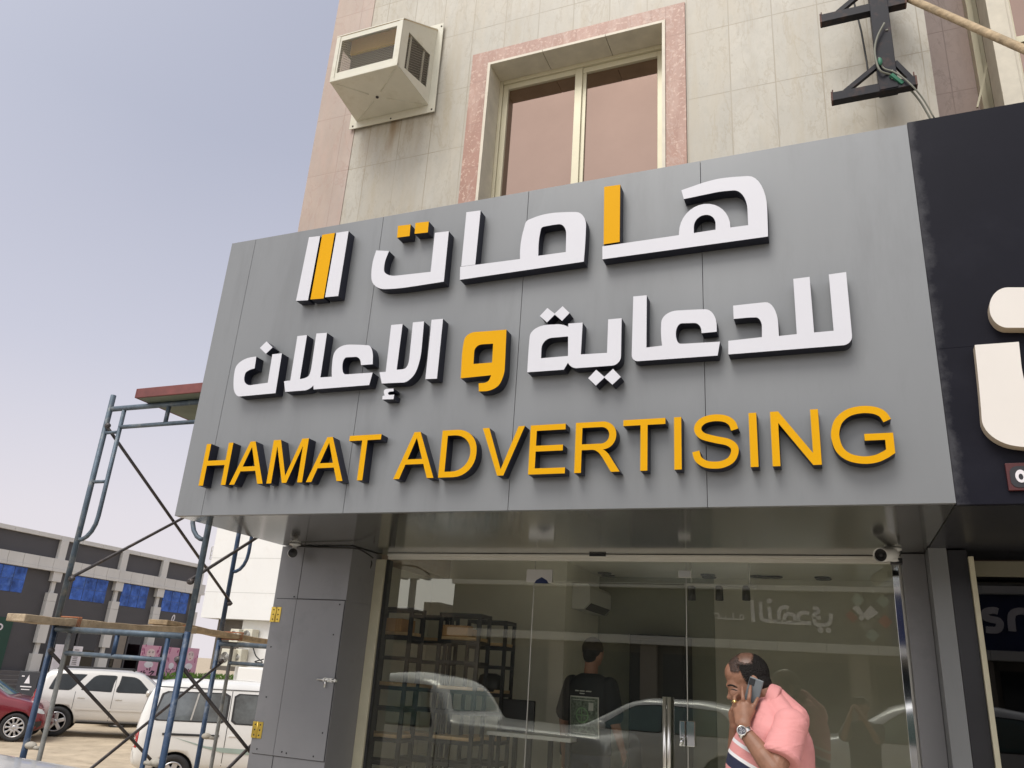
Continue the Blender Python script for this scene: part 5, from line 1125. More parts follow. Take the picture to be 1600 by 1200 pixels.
# red crossover
rz = radians(40)
RED = dict(rz=rz, paint=M['red_paint'], top=[(-2.1, 0.8), (-2.05, 1.1), (-1.7, 1.5), (-0.9, 1.62), (0.0, 1.60), (0.3, 1.52), (1.0, 1.10), (1.3, 1.05), (1.75, 0.95), (1.93, 0.80), (2.0, 0.55)], belt=[(-2.1, 0.75), (-1.9, 1.05), (1.0, 1.0), (1.75, 0.88), (2.0, 0.52)],
  wid=[(-2.1, 0.78), (-1.8, 0.88), (1.5, 0.9), (1.8, 0.83), (2.0, 0.64)], low=[(-2.1, 0.4), (-1.8, 0.26), (1.8, 0.24), (2.0, 0.34)], wheels=[(-1.3, 0.345), (1.35, 0.345)], rim='multi', rimr=0.72, mirror=(0.62, 1.04), mmat=M['white_paint'], handles=[(-0.7, 0.92), (0.3, 0.92)],
  windows=[[(-1.5, 1.10, .05), (-1.2, 1.46, .08), (-0.4, 1.50, .04), (-0.38, 1.08, .04)], [(-0.3, 1.08, .04), (-0.3, 1.50, .04), (0.15, 1.46, .1), (0.72, 1.08, .04)]], seams=[((-0.34, 0.4), (-0.34, 1.1)), ((0.78, 0.4), (0.78, 1.02))],
  strips=[('arch_moulding', M['black_trim'], [(1.78, 0.28, 0), (1.94, 0.40, 0), (1.94, 0.52, 0), (1.80, 0.5, 0)], 0.012), ('sill_moulding', M['black_trim'], [(-0.9, 0.28, 0), (0.92, 0.28, 0), (0.92, 0.40, 0), (-0.9, 0.40, 0)], 0.012)],
  lamps=[('head_lamp', M['lamp_clear'], [(1.70, 0.74, .03), (1.74, 0.85, .03), (1.92, 0.78, .03), (1.95, 0.68, .02)])], ends=[('windscreen', M['car_glass_green'], [(-0.62, 1.12, .05), (-0.5, 1.50, .08), (0.5, 1.50, .08), (0.62, 1.12, .05)], 1)])
xy = place(21, 1138, 16.2, 1.35, -0.9, rz); RED['pos'] = onground(xy); car('red_car', 'red car with dark multi spoke wheels at the left edge, nose beside the silver car', 'car', RED)
# white van
rz = radians(43)
VAN = dict(rz=rz, paint=M['van_white'], wmat=M['van_glass'], top=[(-2.25, 0.95), (-2.24, 1.3), (-2.12, 1.72), (-1.98, 1.88), (-1.6, 1.94), (-0.5, 1.97), (0.9, 1.95), (1.25, 1.86), (2.0, 1.15), (2.25, 0.95), (2.38, 0.6)], belt=[(-2.25, 0.9), (-2.15, 1.18), (1.9, 1.10), (2.2, 0.9), (2.38, 0.55)], tum=0.17,
  wid=[(-2.25, 0.78), (-2.1, 0.84), (-1.0, 0.85), (1.8, 0.85), (2.38, 0.72)], low=[(-2.25, 0.42), (-2.0, 0.32), (2.0, 0.28), (2.38, 0.36)], wheels=[(-1.45, 0.315), (1.25, 0.315)], rim='six', rimr=0.62, mirror=(1.4, 1.15),
  windows=[[(-1.95, 1.22, .06), (-1.84, 1.70, .08), (-0.66, 1.72, .08), (-0.66, 1.22, .08)], [(-0.52, 1.21, .08), (-0.52, 1.72, .08), (0.55, 1.71, .08), (0.55, 1.19, .08)], [(0.66, 1.19, .06), (0.66, 1.70, .06), (1.1, 1.66, .1), (1.6, 1.18, .05)]],
  seams=[((-0.60, 0.45), (-0.60, 1.78)), ((0.60, 0.45), (0.60, 1.75))], handles=[(-0.45, 0.98)],
  strips=[('sliding_rail', M['black_trim'], [(-1.75, 0.955, 0), (-0.72, 0.955, 0), (-0.72, 0.995, 0), (-1.75, 0.995, 0)], 0.012), ('gutter', M['black_trim'], [(-1.95, 1.79, 0), (1.1, 1.80, 0), (1.1, 1.815, 0), (-1.95, 1.805, 0)], 0.01),
          ('window_divider', M['rail'], [(-1.30, 1.23, 0), (-1.27, 1.23, 0), (-1.20, 1.71, 0), (-1.23, 1.71, 0)], 0.014), ('window_divider', M['rail'], [(0.02, 1.21, 0), (0.05, 1.21, 0), (0.09, 1.71, 0), (0.06, 1.71, 0)], 0.014)] +
         [('stripe', M['stripe_green'], [(-1.55 + k * 0.2, 0.93 - k * 0.05, 0), (-0.9 + k * 0.1, 0.78 - k * 0.02, 0), (0.9, 0.72 - k * 0.05, 0), (0.9, 0.70 - k * 0.05, 0), (-0.9 + k * 0.1, 0.745 - k * 0.025, 0)], 0.006 + 0.0015 * k) for k in range(3)],
  lamps=[('tail_lamp', M['tail_red'], [(-2.245, 0.72, .01), (-2.22, 1.02, .01), (-2.15, 1.02, .01), (-2.15, 0.72, .01)])], ends=[('rear_window', M['car_glass'], [(-0.6, 1.28, .06), (-0.55, 1.68, .08), (0.55, 1.68, .08), (0.6, 1.28, .06)], -1), ('windscreen', M['car_glass'], [(-0.66, 1.22, .05), (-0.56, 1.8, .08), (0.56, 1.8, .08), (0.66, 1.22, .05)], 1), ('rear_bumper', M['van_white'], [(-0.78, 0.44, .03), (-0.78, 0.66, .03), (0.78, 0.66, .03), (0.78, 0.44, .03)], -1)])
xy = place(270, 1197, 12.9, -1.45, -0.85, rz); VAN['pos'] = onground(xy); car('white_van', 'white passenger van with grey green swoosh stripes parked behind the scaffold', 'van', VAN)
# white cars
def white(pos, rzz, label, k=1.0, hz=1.0, name='white_car'):
    P = dict(RED); P['paint'] = M['white_paint']; P['rim'] = 'five'; P['mmat'] = M['white_paint']; P['strips'] = []; P['pos'] = pos; P['rz'] = rzz; P['wmat'] = M['car_glass_green']
    for q in ('top', 'belt'): P[q] = [(x * k, z * hz) for x, z in RED[q]]
    P['wid'] = [(x * k, z) for x, z in RED['wid']]; P['low'] = [(x * k, z) for x, z in RED['low']]; P['wheels'] = [(x * k, r) for x, r in RED['wheels']]
    for q in ('windows',): P[q] = [[(x * k, z * hz, r) for x, z, r in p] for p in RED[q]]
    P['mirror'] = (0.62 * k, 1.04 * hz); P['handles'] = [(x * k, z * hz) for x, z in RED['handles']]; P['seams'] = [((a * k, b), (c * k, d * hz)) for (a, b), (c, d) in RED['seams']]
    P['lamps'] = [(a, b, [(x * k, z * hz, r) for x, z, r in c]) for a, b, c in RED['lamps']]; P['ends'] = [(a, b, [(x, z * hz, r) for x, z, r in c], d) for a, b, c, d in RED['ends']]
    return car(name, label, 'car', P)
p = at(262, 1062, 23.5); white((p.x, p.y, p.z - 1.62), radians(44), 'white car mostly hidden between the silver car and the white van')
PICK = dict(pos=(-4.75, 2.10, 0.0), rz=pi, paint=M['white_paint'], wmat=M['car_glass_green'], tum=0.16, top=[(-2.45, 0.95), (-2.42, 1.16), (-0.80, 1.19), (-0.72, 1.21), (-0.60, 1.50), (-0.45, 1.60), (0.0, 1.64), (0.42, 1.60), (1.05, 1.12), (1.25, 1.08), (2.0, 0.98), (2.25, 0.86), (2.35, 0.6)],
  belt=[(-2.45, 0.95), (-2.3, 1.11), (-0.75, 1.12), (1.0, 1.05), (2.0, 0.9), (2.35, 0.56)], wid=[(-2.45, 0.80), (-2.2, 0.84), (1.6, 0.85), (2.1, 0.8), (2.35, 0.66)], low=[(-2.45, 0.48), (-2.2, 0.4), (2.0, 0.3), (2.35, 0.36)], wheels=[(-1.35, 0.35), (1.45, 0.35)], rim='six', rimr=0.62, mirror=(0.75, 1.08), handles=[(-0.45, 0.93)],
  windows=[[(-0.52, 1.11, .04), (-0.44, 1.50, .06), (0.36, 1.51, .08), (0.86, 1.11, .04)]], seams=[((-0.62, 0.5), (-0.62, 1.06)), ((0.92, 0.45), (0.92, 1.06)), ((-0.80, 0.5), (-0.80, 1.03))],
  lamps=[('head_lamp', M['lamp_clear'], [(2.0, 0.72, .02), (2.02, 0.84, .02), (2.24, 0.78, .02), (2.28, 0.68, .02)])], ends=[('windscreen', M['car_glass_green'], [(-0.64, 1.14, .05), (-0.56, 1.55, .08), (0.56, 1.55, .08), (0.64, 1.14, .05)], 1), ('rear_window', M['car_glass_green'], [(-0.6, 1.27, .04), (-0.55, 1.48, .06), (0.55, 1.48, .06), (0.6, 1.27, .04)], -1)])
car('pickup_truck', 'white pickup truck whose bed just shows in the bottom left corner', 'truck', PICK)
white((-3.2, -3.25, 0.0), pi, 'white car mirrored in the door glass, left of the man on the phone', 1.0, 0.92)
white((0.75, -3.15, 0.0), pi, 'white car mirrored in the glass right of the man on the phone', 1.08, 1.05)

# ================================================================== the row across the street (seen mirrored in the glass)
OY = -13.9
ob = thing('opposite_building', 'low building with dark fascia and pale bands mirrored in the shop glass', 'building', (-4, OY - 3, 0))
bm = B(); box(bm, -12.4, OY - 8, 0, 14, OY - 0.001, 4.5); obj('wall', bm, M['brown_store'], ob)
bm = B(); x = -12.4
while x < 14: box(bm, x + 0.006, OY, 4.50, min(x + 1.3, 14) - 0.006, OY + 0.3, 4.93); box(bm, x + 0.006, OY, 2.84, min(x + 1.3, 14) - 0.006, OY + 0.35, 3.08); x += 1.3
obj('band', bm, M['far_light'], ob)
bm = B(); box(bm, -12.4, OY, 3.085, 0.95, OY + 0.06, 4.495); obj('fascia', bm, M['fascia'], ob); bm = B(); box(bm, 0.955, OY, 3.085, 8, OY + 0.06, 4.495); obj('fascia', bm, M['navy'], ob, label='navy blue fascia')
bm = B()
for x in (-11.5, -8.6, -5.7, -2.8, 0.1, 3.0, 6.0): box(bm, x - 0.25, OY, 0.1, x + 0.25, OY + 0.2, 2.835)
obj('pier', bm, M['beige_wall'], ob)
bm = B()
for x in (-10.0, -7.1, -4.2, -1.3, 1.6, 4.5): box(bm, x - 1.1, OY, 0.15, x + 1.1, OY + 0.03, 2.6)
obj('shop_window', bm, M['car_glass'], ob)
os_ = thing('opposite_shop_sign', 'pale Arabic lettering and a white heart mark mirrored in the right of the shop glass', 'shop sign', (-2, OY + 0.1, 3.8))
def vz(x, y):
    q = at(1090 + x / 4.706, 880 + y / 4.706, 11.1 - OY - 0.1); return Vector((q.x, q.z))
def sgn(pts, wd, seg=5, name='letter', m='poster_white', lp=None):
    bm = B(); q = lp if lp else stroke([tuple(vz(*p)) for p in pts], wd, seg)
    prism(bm, [q], lambda p: Vector((p[0], OY + 0.12, p[1])), lambda p: Vector((p[0], OY + 0.061, p[1]))); obj(name, bm, [M[m], M[m]], os_)
u = 0.105
sgn([(400, 270), (405, 350), (411, 432)], u); sgn([(462, 283), (466, 380), (480, 415), (530, 425), (680, 437), (835, 441)], u); sgn([(525, 322), (530, 370), (536, 415)], u)
sgn([(600, 430), (598, 370), (612, 335), (645, 322), (668, 332)], u); sgn([(640, 430), (640, 395), (660, 375), (695, 376), (714, 395), (716, 435)], u)
sgn([(820, 372), (780, 362), (750, 375), (740, 400), (742, 432)], u); sgn([(845, 330), (880, 334), (886, 360), (855, 378), (852, 395), (880, 402), (905, 400)], u * 0.9); sgn([(860, 395), (862, 440), (900, 456), (960, 447), (978, 420), (980, 370)], u)
for x, y in ((527, 278), (905, 492), (962, 495)): c = vz(x, y); sgn(None, 0, lp=ringpoly(c.x, c.y, 0.075, 0.075, 14), name='dot')
sgn([(120, 372), (150, 368), (155, 395), (128, 402)], 0.04); sgn([(130, 402), (200, 408), (260, 410), (330, 412), (335, 385), (315, 385), (312, 405)], 0.04); sgn([(262, 365), (262, 408)], 0.04); sgn([(205, 385), (205, 408)], 0.04)
sgn([(1148, 325), (1222, 405), (1300, 338)], 0.27, 0, 'heart_mark')
for x, y, m_ in ((1175, 270, 'stripe_green'), (1365, 280, 'stripe_green'), (1285, 530, 'stripe_green'), (1140, 385, 'tail_red'), (1235, 455, 'far_joint'), (1380, 430, 'tail_red')):
    c = vz(x, y); sgn(None, 0, lp=[c + Vector((0.19, 0)), c + Vector((0, 0.19)), c + Vector((-0.19, 0)), c + Vector((0, -0.19))], name='diamond', m=m_)
o2 = thing('navy_shop_sign', 'pale rounded letters on navy mirrored in the dark glass at the right edge', 'shop sign', (3.4, OY + 0.1, 3.8))
def vz2(x, y):
    q = at(1480 + x / 4, 900 + y / 4, 10.84 - OY - 0.1); return (q.x, q.z)
for pts in ([(318, 222), (285, 214), (240, 225), (238, 255), (270, 270), (318, 280), (330, 305), (315, 335), (280, 338), (242, 335)], [(408, 345), (400, 270), (410, 235), (440, 220), (480, 222), (520, 240), (525, 345)], [(620, 345), (590, 340), (580, 280), (600, 230), (660, 220), (690, 250), (700, 345)]):
    bm = B(); prism(bm, [stroke([vz2(*p) for p in pts], 0.17, 5)], lambda p: Vector((p[0], OY + 0.12, p[1])), lambda p: Vector((p[0], OY + 0.061, p[1]))); obj('letter', bm, [M['poster_white']] * 2, o2)
b3 = thing('beige_building', 'beige rooftop building with a stepped top mirrored at the left of the shop glass', 'building', (-24, -31, 0))
def vb(px, py, Yv=42.0): return at(px, py, Yv)
a = vb(622, 975); 
bm = B(); box(bm, vb(615, 960).x - 3, 11.1 - 42 - 8, 0, vb(720, 960).x + 4, 11.1 - 42, vb(690, 962).z); box(bm, vb(662, 950).x, 11.1 - 42 - 5, 0, vb(688, 950).x, 11.1 - 42 + 0.01, vb(675, 941).z); box(bm, vb(692, 955).x, 11.1 - 42 - 5, 0, vb(716, 955).x, 11.1 - 42 + 0.015, vb(700, 956).z); box(bm, vb(602, 955).x, 11.1 - 42 - 5, 0, vb(640, 955).x, 11.1 - 42 + 0.012, vb(620, 950).z)
obj('wall', bm, M['beige_wall'], b3)
bm = B()
for px in (610, 630, 650, 670, 690, 710): c = vb(px, 985); box(bm, c.x - 0.4, 11.1 - 42 + 0.016, c.z - 0.7, c.x + 0.4, 11.1 - 42 + 0.03, c.z + 0.7)
obj('window', bm, M['car_glass'], b3)
mt = thing('telecom_mast', 'grey telecom mast mirrored against the sky in the shop glass', 'mast', (vb(647, 930).x, 11.1 - 42 - 3, 0))
bm = B(); c = vb(647, 900, 45); tube(bm, [(c.x, 11.1 - 45, 0), (c.x, 11.1 - 45, c.z + 1.5)], 0.22, 10)
for k in range(3): box(bm, c.x - 0.9 + k * 0.8, 11.1 - 45.4, c.z - 0.2, c.x - 0.6 + k * 0.8, 11.1 - 44.6, c.z + 1.3)
obj('pole', bm, M['far_joint'], mt)

# ================================================================== shop furniture
def shelf(cx, cy, rz, label, wd=0.35, dp=0.22, H=2.16):
    boards = (H - 0.20, H - 0.585, H - 0.96, H - 1.35); bars = (H - 0.39, H - 0.77, H - 1.155)
    t = thing('shelf_unit', label, 'shelf', (cx, cy, FL), rz, 'black shelf units inside the shop'); k = 0.028
    for x in (-wd / 2, wd / 2):
        for y in (-dp / 2, dp / 2):
            bm = B(); box(bm, x - k / 2, y - k / 2, 0, x + k / 2, y + k / 2, H); obj('post', bm, M['black_metal'], t, local=True)
    for z in [H - k / 2] + list(bars) + [b - 0.03 for b in boards]:
        bm = B()
        for y in (-dp / 2, dp / 2): box(bm, -wd / 2 + k / 2, y - k / 2 + 0.002, z - k / 2, wd / 2 - k / 2, y + k / 2 - 0.002, z + k / 2)
        for x in (-wd / 2, wd / 2): box(bm, x - k / 2 + 0.002, -dp / 2 + k / 2, z - k / 2, x + k / 2 - 0.002, dp / 2 - k / 2, z + k / 2)
        obj('cross_rail', bm, M['black_metal'], t, local=True)
    for z in boards:
        bm = B(); box(bm, -wd / 2 + 0.004, -dp / 2 + 0.004, z - 0.014, wd / 2 - 0.004, dp / 2 - 0.004, z + 0.012, bev=0.002); obj('board', bm, M['shelf_wood'], t, local=True)
    return t
def zc5(x, y): return (560 + x / 3.75, 880 + y / 3.75)
TOPB = {}
for (x, y, Y, lab) in ((242, 265, 5.98, 'black metal shelf with oak boards nearest the cream jamb'), (450, 310, 6.55, 'black metal shelf second from the cream jamb, further back'), (632, 300, 6.35, 'black metal shelf third from the cream jamb with cartons on top'), (785, 340, 6.85, 'black metal shelf furthest from the cream jamb with a black bag')):
    c = at(*zc5(x, y), Y); TOPB[round(Y, 2)] = c.z - 0.20 + 0.013; shelf(c.x, Y, radians(2), lab, H=c.z - FL + 0.0)
def carton(zx, zy, Y, w_, h_, lab):
    zb = TOPB[5.98 if Y < 6.1 else 6.35]
    c = at(*zc5(zx, zy), Y); bm = B(); box(bm, c.x - w_ / 2, Y - 0.055 if Y > 6.1 else Y - 0.12, zb, c.x + w_ / 2, Y + 0.055 if Y > 6.1 else Y + 0.12, zb + h_, bev=0.004); tag(obj('carton', bm, M['carton']), lab, 'box', 'brown boxes on the shelves')
carton(215, 380, 5.98, 0.24, 0.10, 'brown box on the top board of the shelf nearest the jamb'); carton(570, 400, 6.30, 0.27, 0.09, 'long brown box on the top board of the third shelf'); carton(650, 410, 6.43, 0.13, 0.07, 'small brown box beside the long box on the third shelf')
bm = B(); c = at(*zc5(775, 680), 6.82); loft(bm, [((c.x, 6.82, c.z - 0.10), (0.11, 0, 0), (0, 0.09, 0)), ((c.x, 6.82, c.z - 0.05), (0.125, 0, 0), (0, 0.1, 0)), ((c.x, 6.82, c.z + 0.03), (0.10, 0, 0), (0, 0.08, 0)), ((c.x, 6.82, c.z + 0.05), (0.05, 0, 0), (0, 0.04, 0))]); tag(obj('bag', bm, M['plastic_black'], smooth=True), 'small black bag on the middle board of the furthest shelf', 'bag')
dk = thing('desk', 'black framed work table behind the door glass', 'desk', (at(830, 1110, 6.8).x, 6.8, FL))
dl, dr = at(778, 1110, 6.7).x, at(905, 1110, 6.7).x
bm = B(); box(bm, dl, 6.5, FL + 0.92, dr, 7.1, FL + 0.95, bev=0.003); obj('top', bm, M['plastic_white'], dk)
for x in (dl + 0.03, (dl + dr) / 2, dr - 0.03):
    for y in (6.54, 7.06): bm = B(); box(bm, x - 0.018, y - 0.018, FL, x + 0.018, y + 0.018, FL + 0.919); obj('leg', bm, M['black_metal'], dk)
bm = B(); box(bm, dl + 0.05, 7.045, FL + 0.3, dr - 0.05, 7.075, FL + 0.33); box(bm, dl + 0.05, 7.045, FL + 0.6, dr - 0.05, 7.075, FL + 0.63); obj('stretcher', bm, M['black_metal'], dk)
bm = B(); box(bm, dl + 0.05, 6.66, FL + 0.955, dl + 0.34, 6.70, FL + 1.2, bev=0.01); box(bm, dl + 0.15, 6.68, FL + 0.951, dl + 0.24, 6.8, FL + 0.96); box(bm, dl + 0.18, 6.70, FL + 0.96, dl + 0.21, 6.72, FL + 1.1); tag(obj('monitor', bm, M['plastic_black']), 'black monitor standing on the work table', 'monitor')
ch = thing('office_chair', 'black office chair behind the work table', 'chair', (dr - 0.15, 7.2, FL))
bm = B(); box(bm, dr - 0.38, 7.35, FL + 0.75, dr + 0.05, 7.40, FL + 1.18, bev=0.03); obj('backrest', bm, M['plastic_black'], ch)
bm = B(); box(bm, dr - 0.40, 6.95, FL + 0.46, dr + 0.07, 7.42, FL + 0.53, bev=0.03); obj('seat', bm, M['plastic_black'], ch)
bm = B(); tube(bm, [(dr - 0.16, 7.18, FL + 0.1), (dr - 0.16, 7.18, FL + 0.47)], 0.03, 10); box(bm, dr - 0.19, 7.39, FL + 0.5, dr - 0.13, 7.41, FL + 0.8)
for k in range(5): bar(bm, (dr - 0.16, 7.18, FL + 0.09), (dr - 0.16 + 0.28 * cos(k * 1.257), 7.18 + 0.28 * sin(k * 1.257), FL + 0.05), 0.03, 0.03)
obj('base', bm, M['plastic_black'], ch)
sa = thing('split_air_conditioner', 'white split air conditioner high on the inside wall', 'air conditioner', (-2.45, 8.0, 2.4))
bm = B(); prism(bm, [[Vector((-2.527, 2.32)), Vector((-2.405, 2.32)), Vector((-2.345, 2.38)), Vector((-2.345, 2.525)), Vector((-2.37, 2.56)), Vector((-2.527, 2.56))]], lambda p: Vector((p[0], 7.68, p[1])), lambda p: Vector((p[0], 8.45, p[1])), 0, 0, True); obj('casing', bm, [M['plastic_white']], sa)
bm = B(); prism(bm, [[Vector((-2.400, 2.317)), Vector((-2.342, 2.375)), Vector((-2.345, 2.380)), Vector((-2.407, 2.322))]], lambda p: Vector((p[0], 7.73, p[1])), lambda p: Vector((p[0], 8.40, p[1])), 0, 0, True); obj('outlet', bm, [M['plastic_black']], sa)
cb = thing('dark_cabinet', 'tall dark cabinet against the back wall of the shop', 'cabinet', (-1.8, 8.4, FL))
bm = B(); box(bm, -2.09, 8.25, FL, -1.53, 8.615, 2.14, bev=0.006); obj('carcass', bm, M['black_metal'], cb)
for i in range(3): bm = B(); box(bm, -2.07, 8.235, FL + 0.05 + i * 0.6, -1.55, 8.249, FL + 0.61 + i * 0.6, bev=0.004); obj('door', bm, M['plastic_black'], cb)
tl = thing('track_light', 'ceiling track with three black spotlights', 'light', (-0.9, 6.5, 2.5))
a = at(1070, 914, 6.5); b = at(1182, 917, 6.5); bm = B(); box(bm, a.x, 6.48, a.z - 0.012, b.x, 6.52, a.z + 0.012); 
for x in (a.x + 0.05, b.x - 0.05): tube(bm, [(x, 6.5, a.z), (x, 6.5, CT)], 0.008, 6)
obj('track', bm, M['rail'], tl)
for px in (1081, 1124, 1166):
    c = at(px, 928, 6.5); bm = B(); lathe(bm, [(0, 0.06), (0.029, 0.06), (0.031, -0.047), (0.026, -0.05), (0, -0.04)], Matrix.Translation(c), 16); tube(bm, [c + Vector((0, 0, 0.06)), (c.x, c.y, a.z)], 0.010, 6); obj('spotlight', bm, M['plastic_black'], tl)

# ================================================================== people
def stripe_shirt(name, base, bands, n_, p_):
    m = mat(name, base, 0.85, var=0.05, vscale=12, bump=0.12, bscale=300); t = m.node_tree; b = t.nodes['Principled BSDF']; N = t.nodes.new; Lk = t.links.new
    src = b.inputs['Base Color'].links[0].from_socket; g = N('ShaderNodeNewGeometry'); d = N('ShaderNodeVectorMath'); d.operation = 'DOT_PRODUCT'; d.inputs[1].default_value = n_
    s = N('ShaderNodeVectorMath'); s.operation = 'SUBTRACT'; s.inputs[1].default_value = p_; Lk(g.outputs['Position'], s.inputs[0]); Lk(s.outputs[0], d.inputs[0])
    for lo, hi, col in bands:
        a = N('ShaderNodeMath'); a.operation = 'GREATER_THAN'; a.inputs[1].default_value = lo; Lk(d.outputs['Value'], a.inputs[0])
        c = N('ShaderNodeMath'); c.operation = 'LESS_THAN'; c.inputs[1].default_value = hi; Lk(d.outputs['Value'], c.inputs[0])
        e_ = N('ShaderNodeMath'); e_.operation = 'MULTIPLY'; Lk(a.outputs[0], e_.inputs[0]); Lk(c.outputs[0], e_.inputs[1])
        x = N('ShaderNodeMix'); x.data_type = 'RGBA'; Lk(e_.outputs[0], x.inputs[0]); Lk(src, x.inputs[6]); x.inputs[7].default_value = (*col, 1); src = x.outputs[2]
    Lk(src, b.inputs['Base Color']); return m
def wrinkle(m, sc=(9, 9, 17), st=0.30, rot=(0.5, 0.3, 0.4), dist=0.03):
    t = m.node_tree; b = t.nodes['Principled BSDF']; N = t.nodes.new; Lk = t.links.new
    g = N('ShaderNodeNewGeometry'); mp = N('ShaderNodeMapping'); mp.inputs['Scale'].default_value = sc; mp.inputs['Rotation'].default_value = rot; Lk(g.outputs['Position'], mp.inputs['Vector'])
    n = N('ShaderNodeTexNoise'); n.inputs['Scale'].default_value = 1.0; n.inputs['Detail'].default_value = 2.5; n.inputs['Distortion'].default_value = 0.8; Lk(mp.outputs[0], n.inputs['Vector'])
    bp = N('ShaderNodeBump'); bp.inputs['Strength'].default_value = st; bp.inputs['Distance'].default_value = dist; Lk(n.outputs['Fac'], bp.inputs['Height'])
    old = b.inputs['Normal'].links[0].from_node if b.inputs['Normal'].links else None
    if old: Lk(bp.outputs[0], old.inputs['Normal'])
    else: Lk(bp.outputs[0], b.inputs['Normal'])
YM = 4.36; PV = 1 / 1914.0
def P(zx, zy, dy=0.0): return at(1120 + zx / 6, 1000 + zy / 6, YM) + Vector((0, dy, 0))
man = thing('person', 'balding man in a pink polo shirt with navy stripe talking on a phone', 'person', (-0.42, YM, 0.12))
Xr = Matrix.Rotation(radians(24), 3, 'Y')          # head bowed towards -X
bm = B()
ell(bm, P(288, 318), (0.102, 0.079, 0.096), Matrix.Rotation(radians(-22), 3, 'Y')); ell(bm, P(300, 430), (0.082, 0.070, 0.088), Matrix.Rotation(radians(-20), 3, 'Y'))
ell(bm, P(206, 432), (0.055, 0.060, 0.088), Matrix.Rotation(radians(-14), 3, 'Y')); ell(bm, P(150, 310), (0.040, 0.058, 0.055))
capsule(bm, P(350, 500, 0), P(235, 615, 0), 0.056, 0.042); ell(bm, P(207, 622), (0.034, 0.032, 0.026))
for s in (-1, 1): capsule(bm, P(112, 425, s * 0.012), P(170, 440, s * 0.05), 0.013, 0.011); ell(bm, P(190, 500, s * 0.045), (0.03, 0.02, 0.03))
capsule(bm, P(124, 452), P(128, 525), 0.010, 0.014); ell(bm, P(126, 537), (0.018, 0.015, 0.013))
for s in (-1, 1): ell(bm, P(150, 540, s * 0.013), (0.012, 0.010, 0.010))
ell(bm, P(172, 578), (0.018, 0.026, 0.012)); ell(bm, P(178, 598), (0.017, 0.024, 0.012))
capsule(bm, P(400, 455), P(540, 595), 0.060, 0.066); capsule(bm, P(470, 540), P(540, 680), 0.06, 0.07); capsule(bm, P(520, 640), P(560, 760), 0.075, 0.09)
ell(bm, P(378, 400, -0.080), (0.020, 0.010, 0.034), Matrix.Rotation(radians(-20), 3, 'Y')); ell(bm, P(378, 400, 0.080), (0.020, 0.010, 0.034))
# torso, legs under the clothes
capsule(bm, P(560, 760), P(510, 1200), 0.12, 0.15); capsule(bm, P(510, 1200), P(510, 1560), 0.15, 0.14)
hipz = P(510, 1560).z; hx = P(510, 1560).x
for s in (-1, 1): capsule(bm, (hx, YM + s * 0.09, hipz), (hx - 0.01, YM + s * 0.10, 0.62), 0.085, 0.055); capsule(bm, (hx - 0.01, YM + s * 0.10, 0.62), (hx + 0.02, YM + s * 0.10, 0.22), 0.055, 0.04); capsule(bm, (hx + 0.02, YM + s * 0.10, 0.19), (hx - 0.14, YM + s * 0.12, 0.16), 0.04, 0.03)
# left arm and the hand that holds the phone
SH = P(706, 800, -0.165); EL = P(596, 1180, -0.285); WR = P(312, 838, -0.235)
capsule(bm, SH, EL, 0.058, 0.050); capsule(bm, EL, EL.lerp(WR, 0.35), 0.052, 0.047); capsule(bm, EL.lerp(WR, 0.35), WR, 0.047, 0.030, flat=((0, 1, 0), 0.85))
KN = P(286, 640, -0.150); capsule(bm, WR, KN, 0.027, 0.041, flat=((0.1, 1, 0), 0.42)); capsule(bm, P(300, 760, -0.205), P(338, 650, -0.150), 0.028, 0.03, flat=((0, 1, 0), 0.5)); capsule(bm, P(270, 760, -0.2), P(240, 650, -0.150), 0.026, 0.026, flat=((0, 1, 0), 0.5))
def finger(*pts):
    rr = (0.0105, 0.0100, 0.0092, 0.0078)
    for i in range(len(pts) - 1): capsule(bm, pts[i], pts[i + 1], rr[i], rr[i + 1], n=10)
finger(P(232, 645, -0.150), P(206, 585, -0.160), P(204, 535, -0.140), P(226, 512, -0.115))        # index, bent with the ring
finger(P(282, 625, -0.145), P(284, 550, -0.158), P(276, 490, -0.146), P(270, 445, -0.128))
finger(P(332, 620, -0.145), P(338, 545, -0.156), P(344, 485, -0.146), P(345, 438, -0.126))
finger(P(362, 660, -0.150), P(388, 605, -0.150), P(402, 568, -0.138), P(410, 545, -0.120))
finger(P(262, 730, -0.19), P(212, 665, -0.16), P(192, 610, -0.130), P(190, 560, -0.105))           # thumb
# right arm, hand at the mouth
SR = P(560, 800, 0.19); ER = P(150, 1040, 0.15); WRr = P(170, 800, 0.03)
capsule(bm, SR, ER, 0.055, 0.046); capsule(bm, ER, WRr, 0.046, 0.030); capsule(bm, WRr, P(172, 700, 0.01), 0.030, 0.036, flat=((0, 1, 0), 0.7))
for k in range(4): finger(P(166 + k * 10, 690, -0.022 + k * 0.018), P(150 + k * 9, 650, -0.030 + k * 0.02), P(165 + k * 6, 618, -0.030 + k * 0.02), P(185, 628, -0.026 + k * 0.018))
finger(P(190, 720, -0.01), P(205, 680, -0.03), P(205, 650, -0.035))
bodyo = obj('body', blob(bm, 0.0042, 3, 0.5), M['skin'], man, smooth=True)
def zoompx(p):
    v = Vector((p.x, YM, p.z)) - Vector((0, 0, CAMZ)); q = [sum(R3[i][k] * v[i] for i in range(3)) for k in range(3)]
    return ((800 + FPX * q[0] / q[2] - 1120) * 6, (600 + FPX * q[1] / q[2] - 1000) * 6)
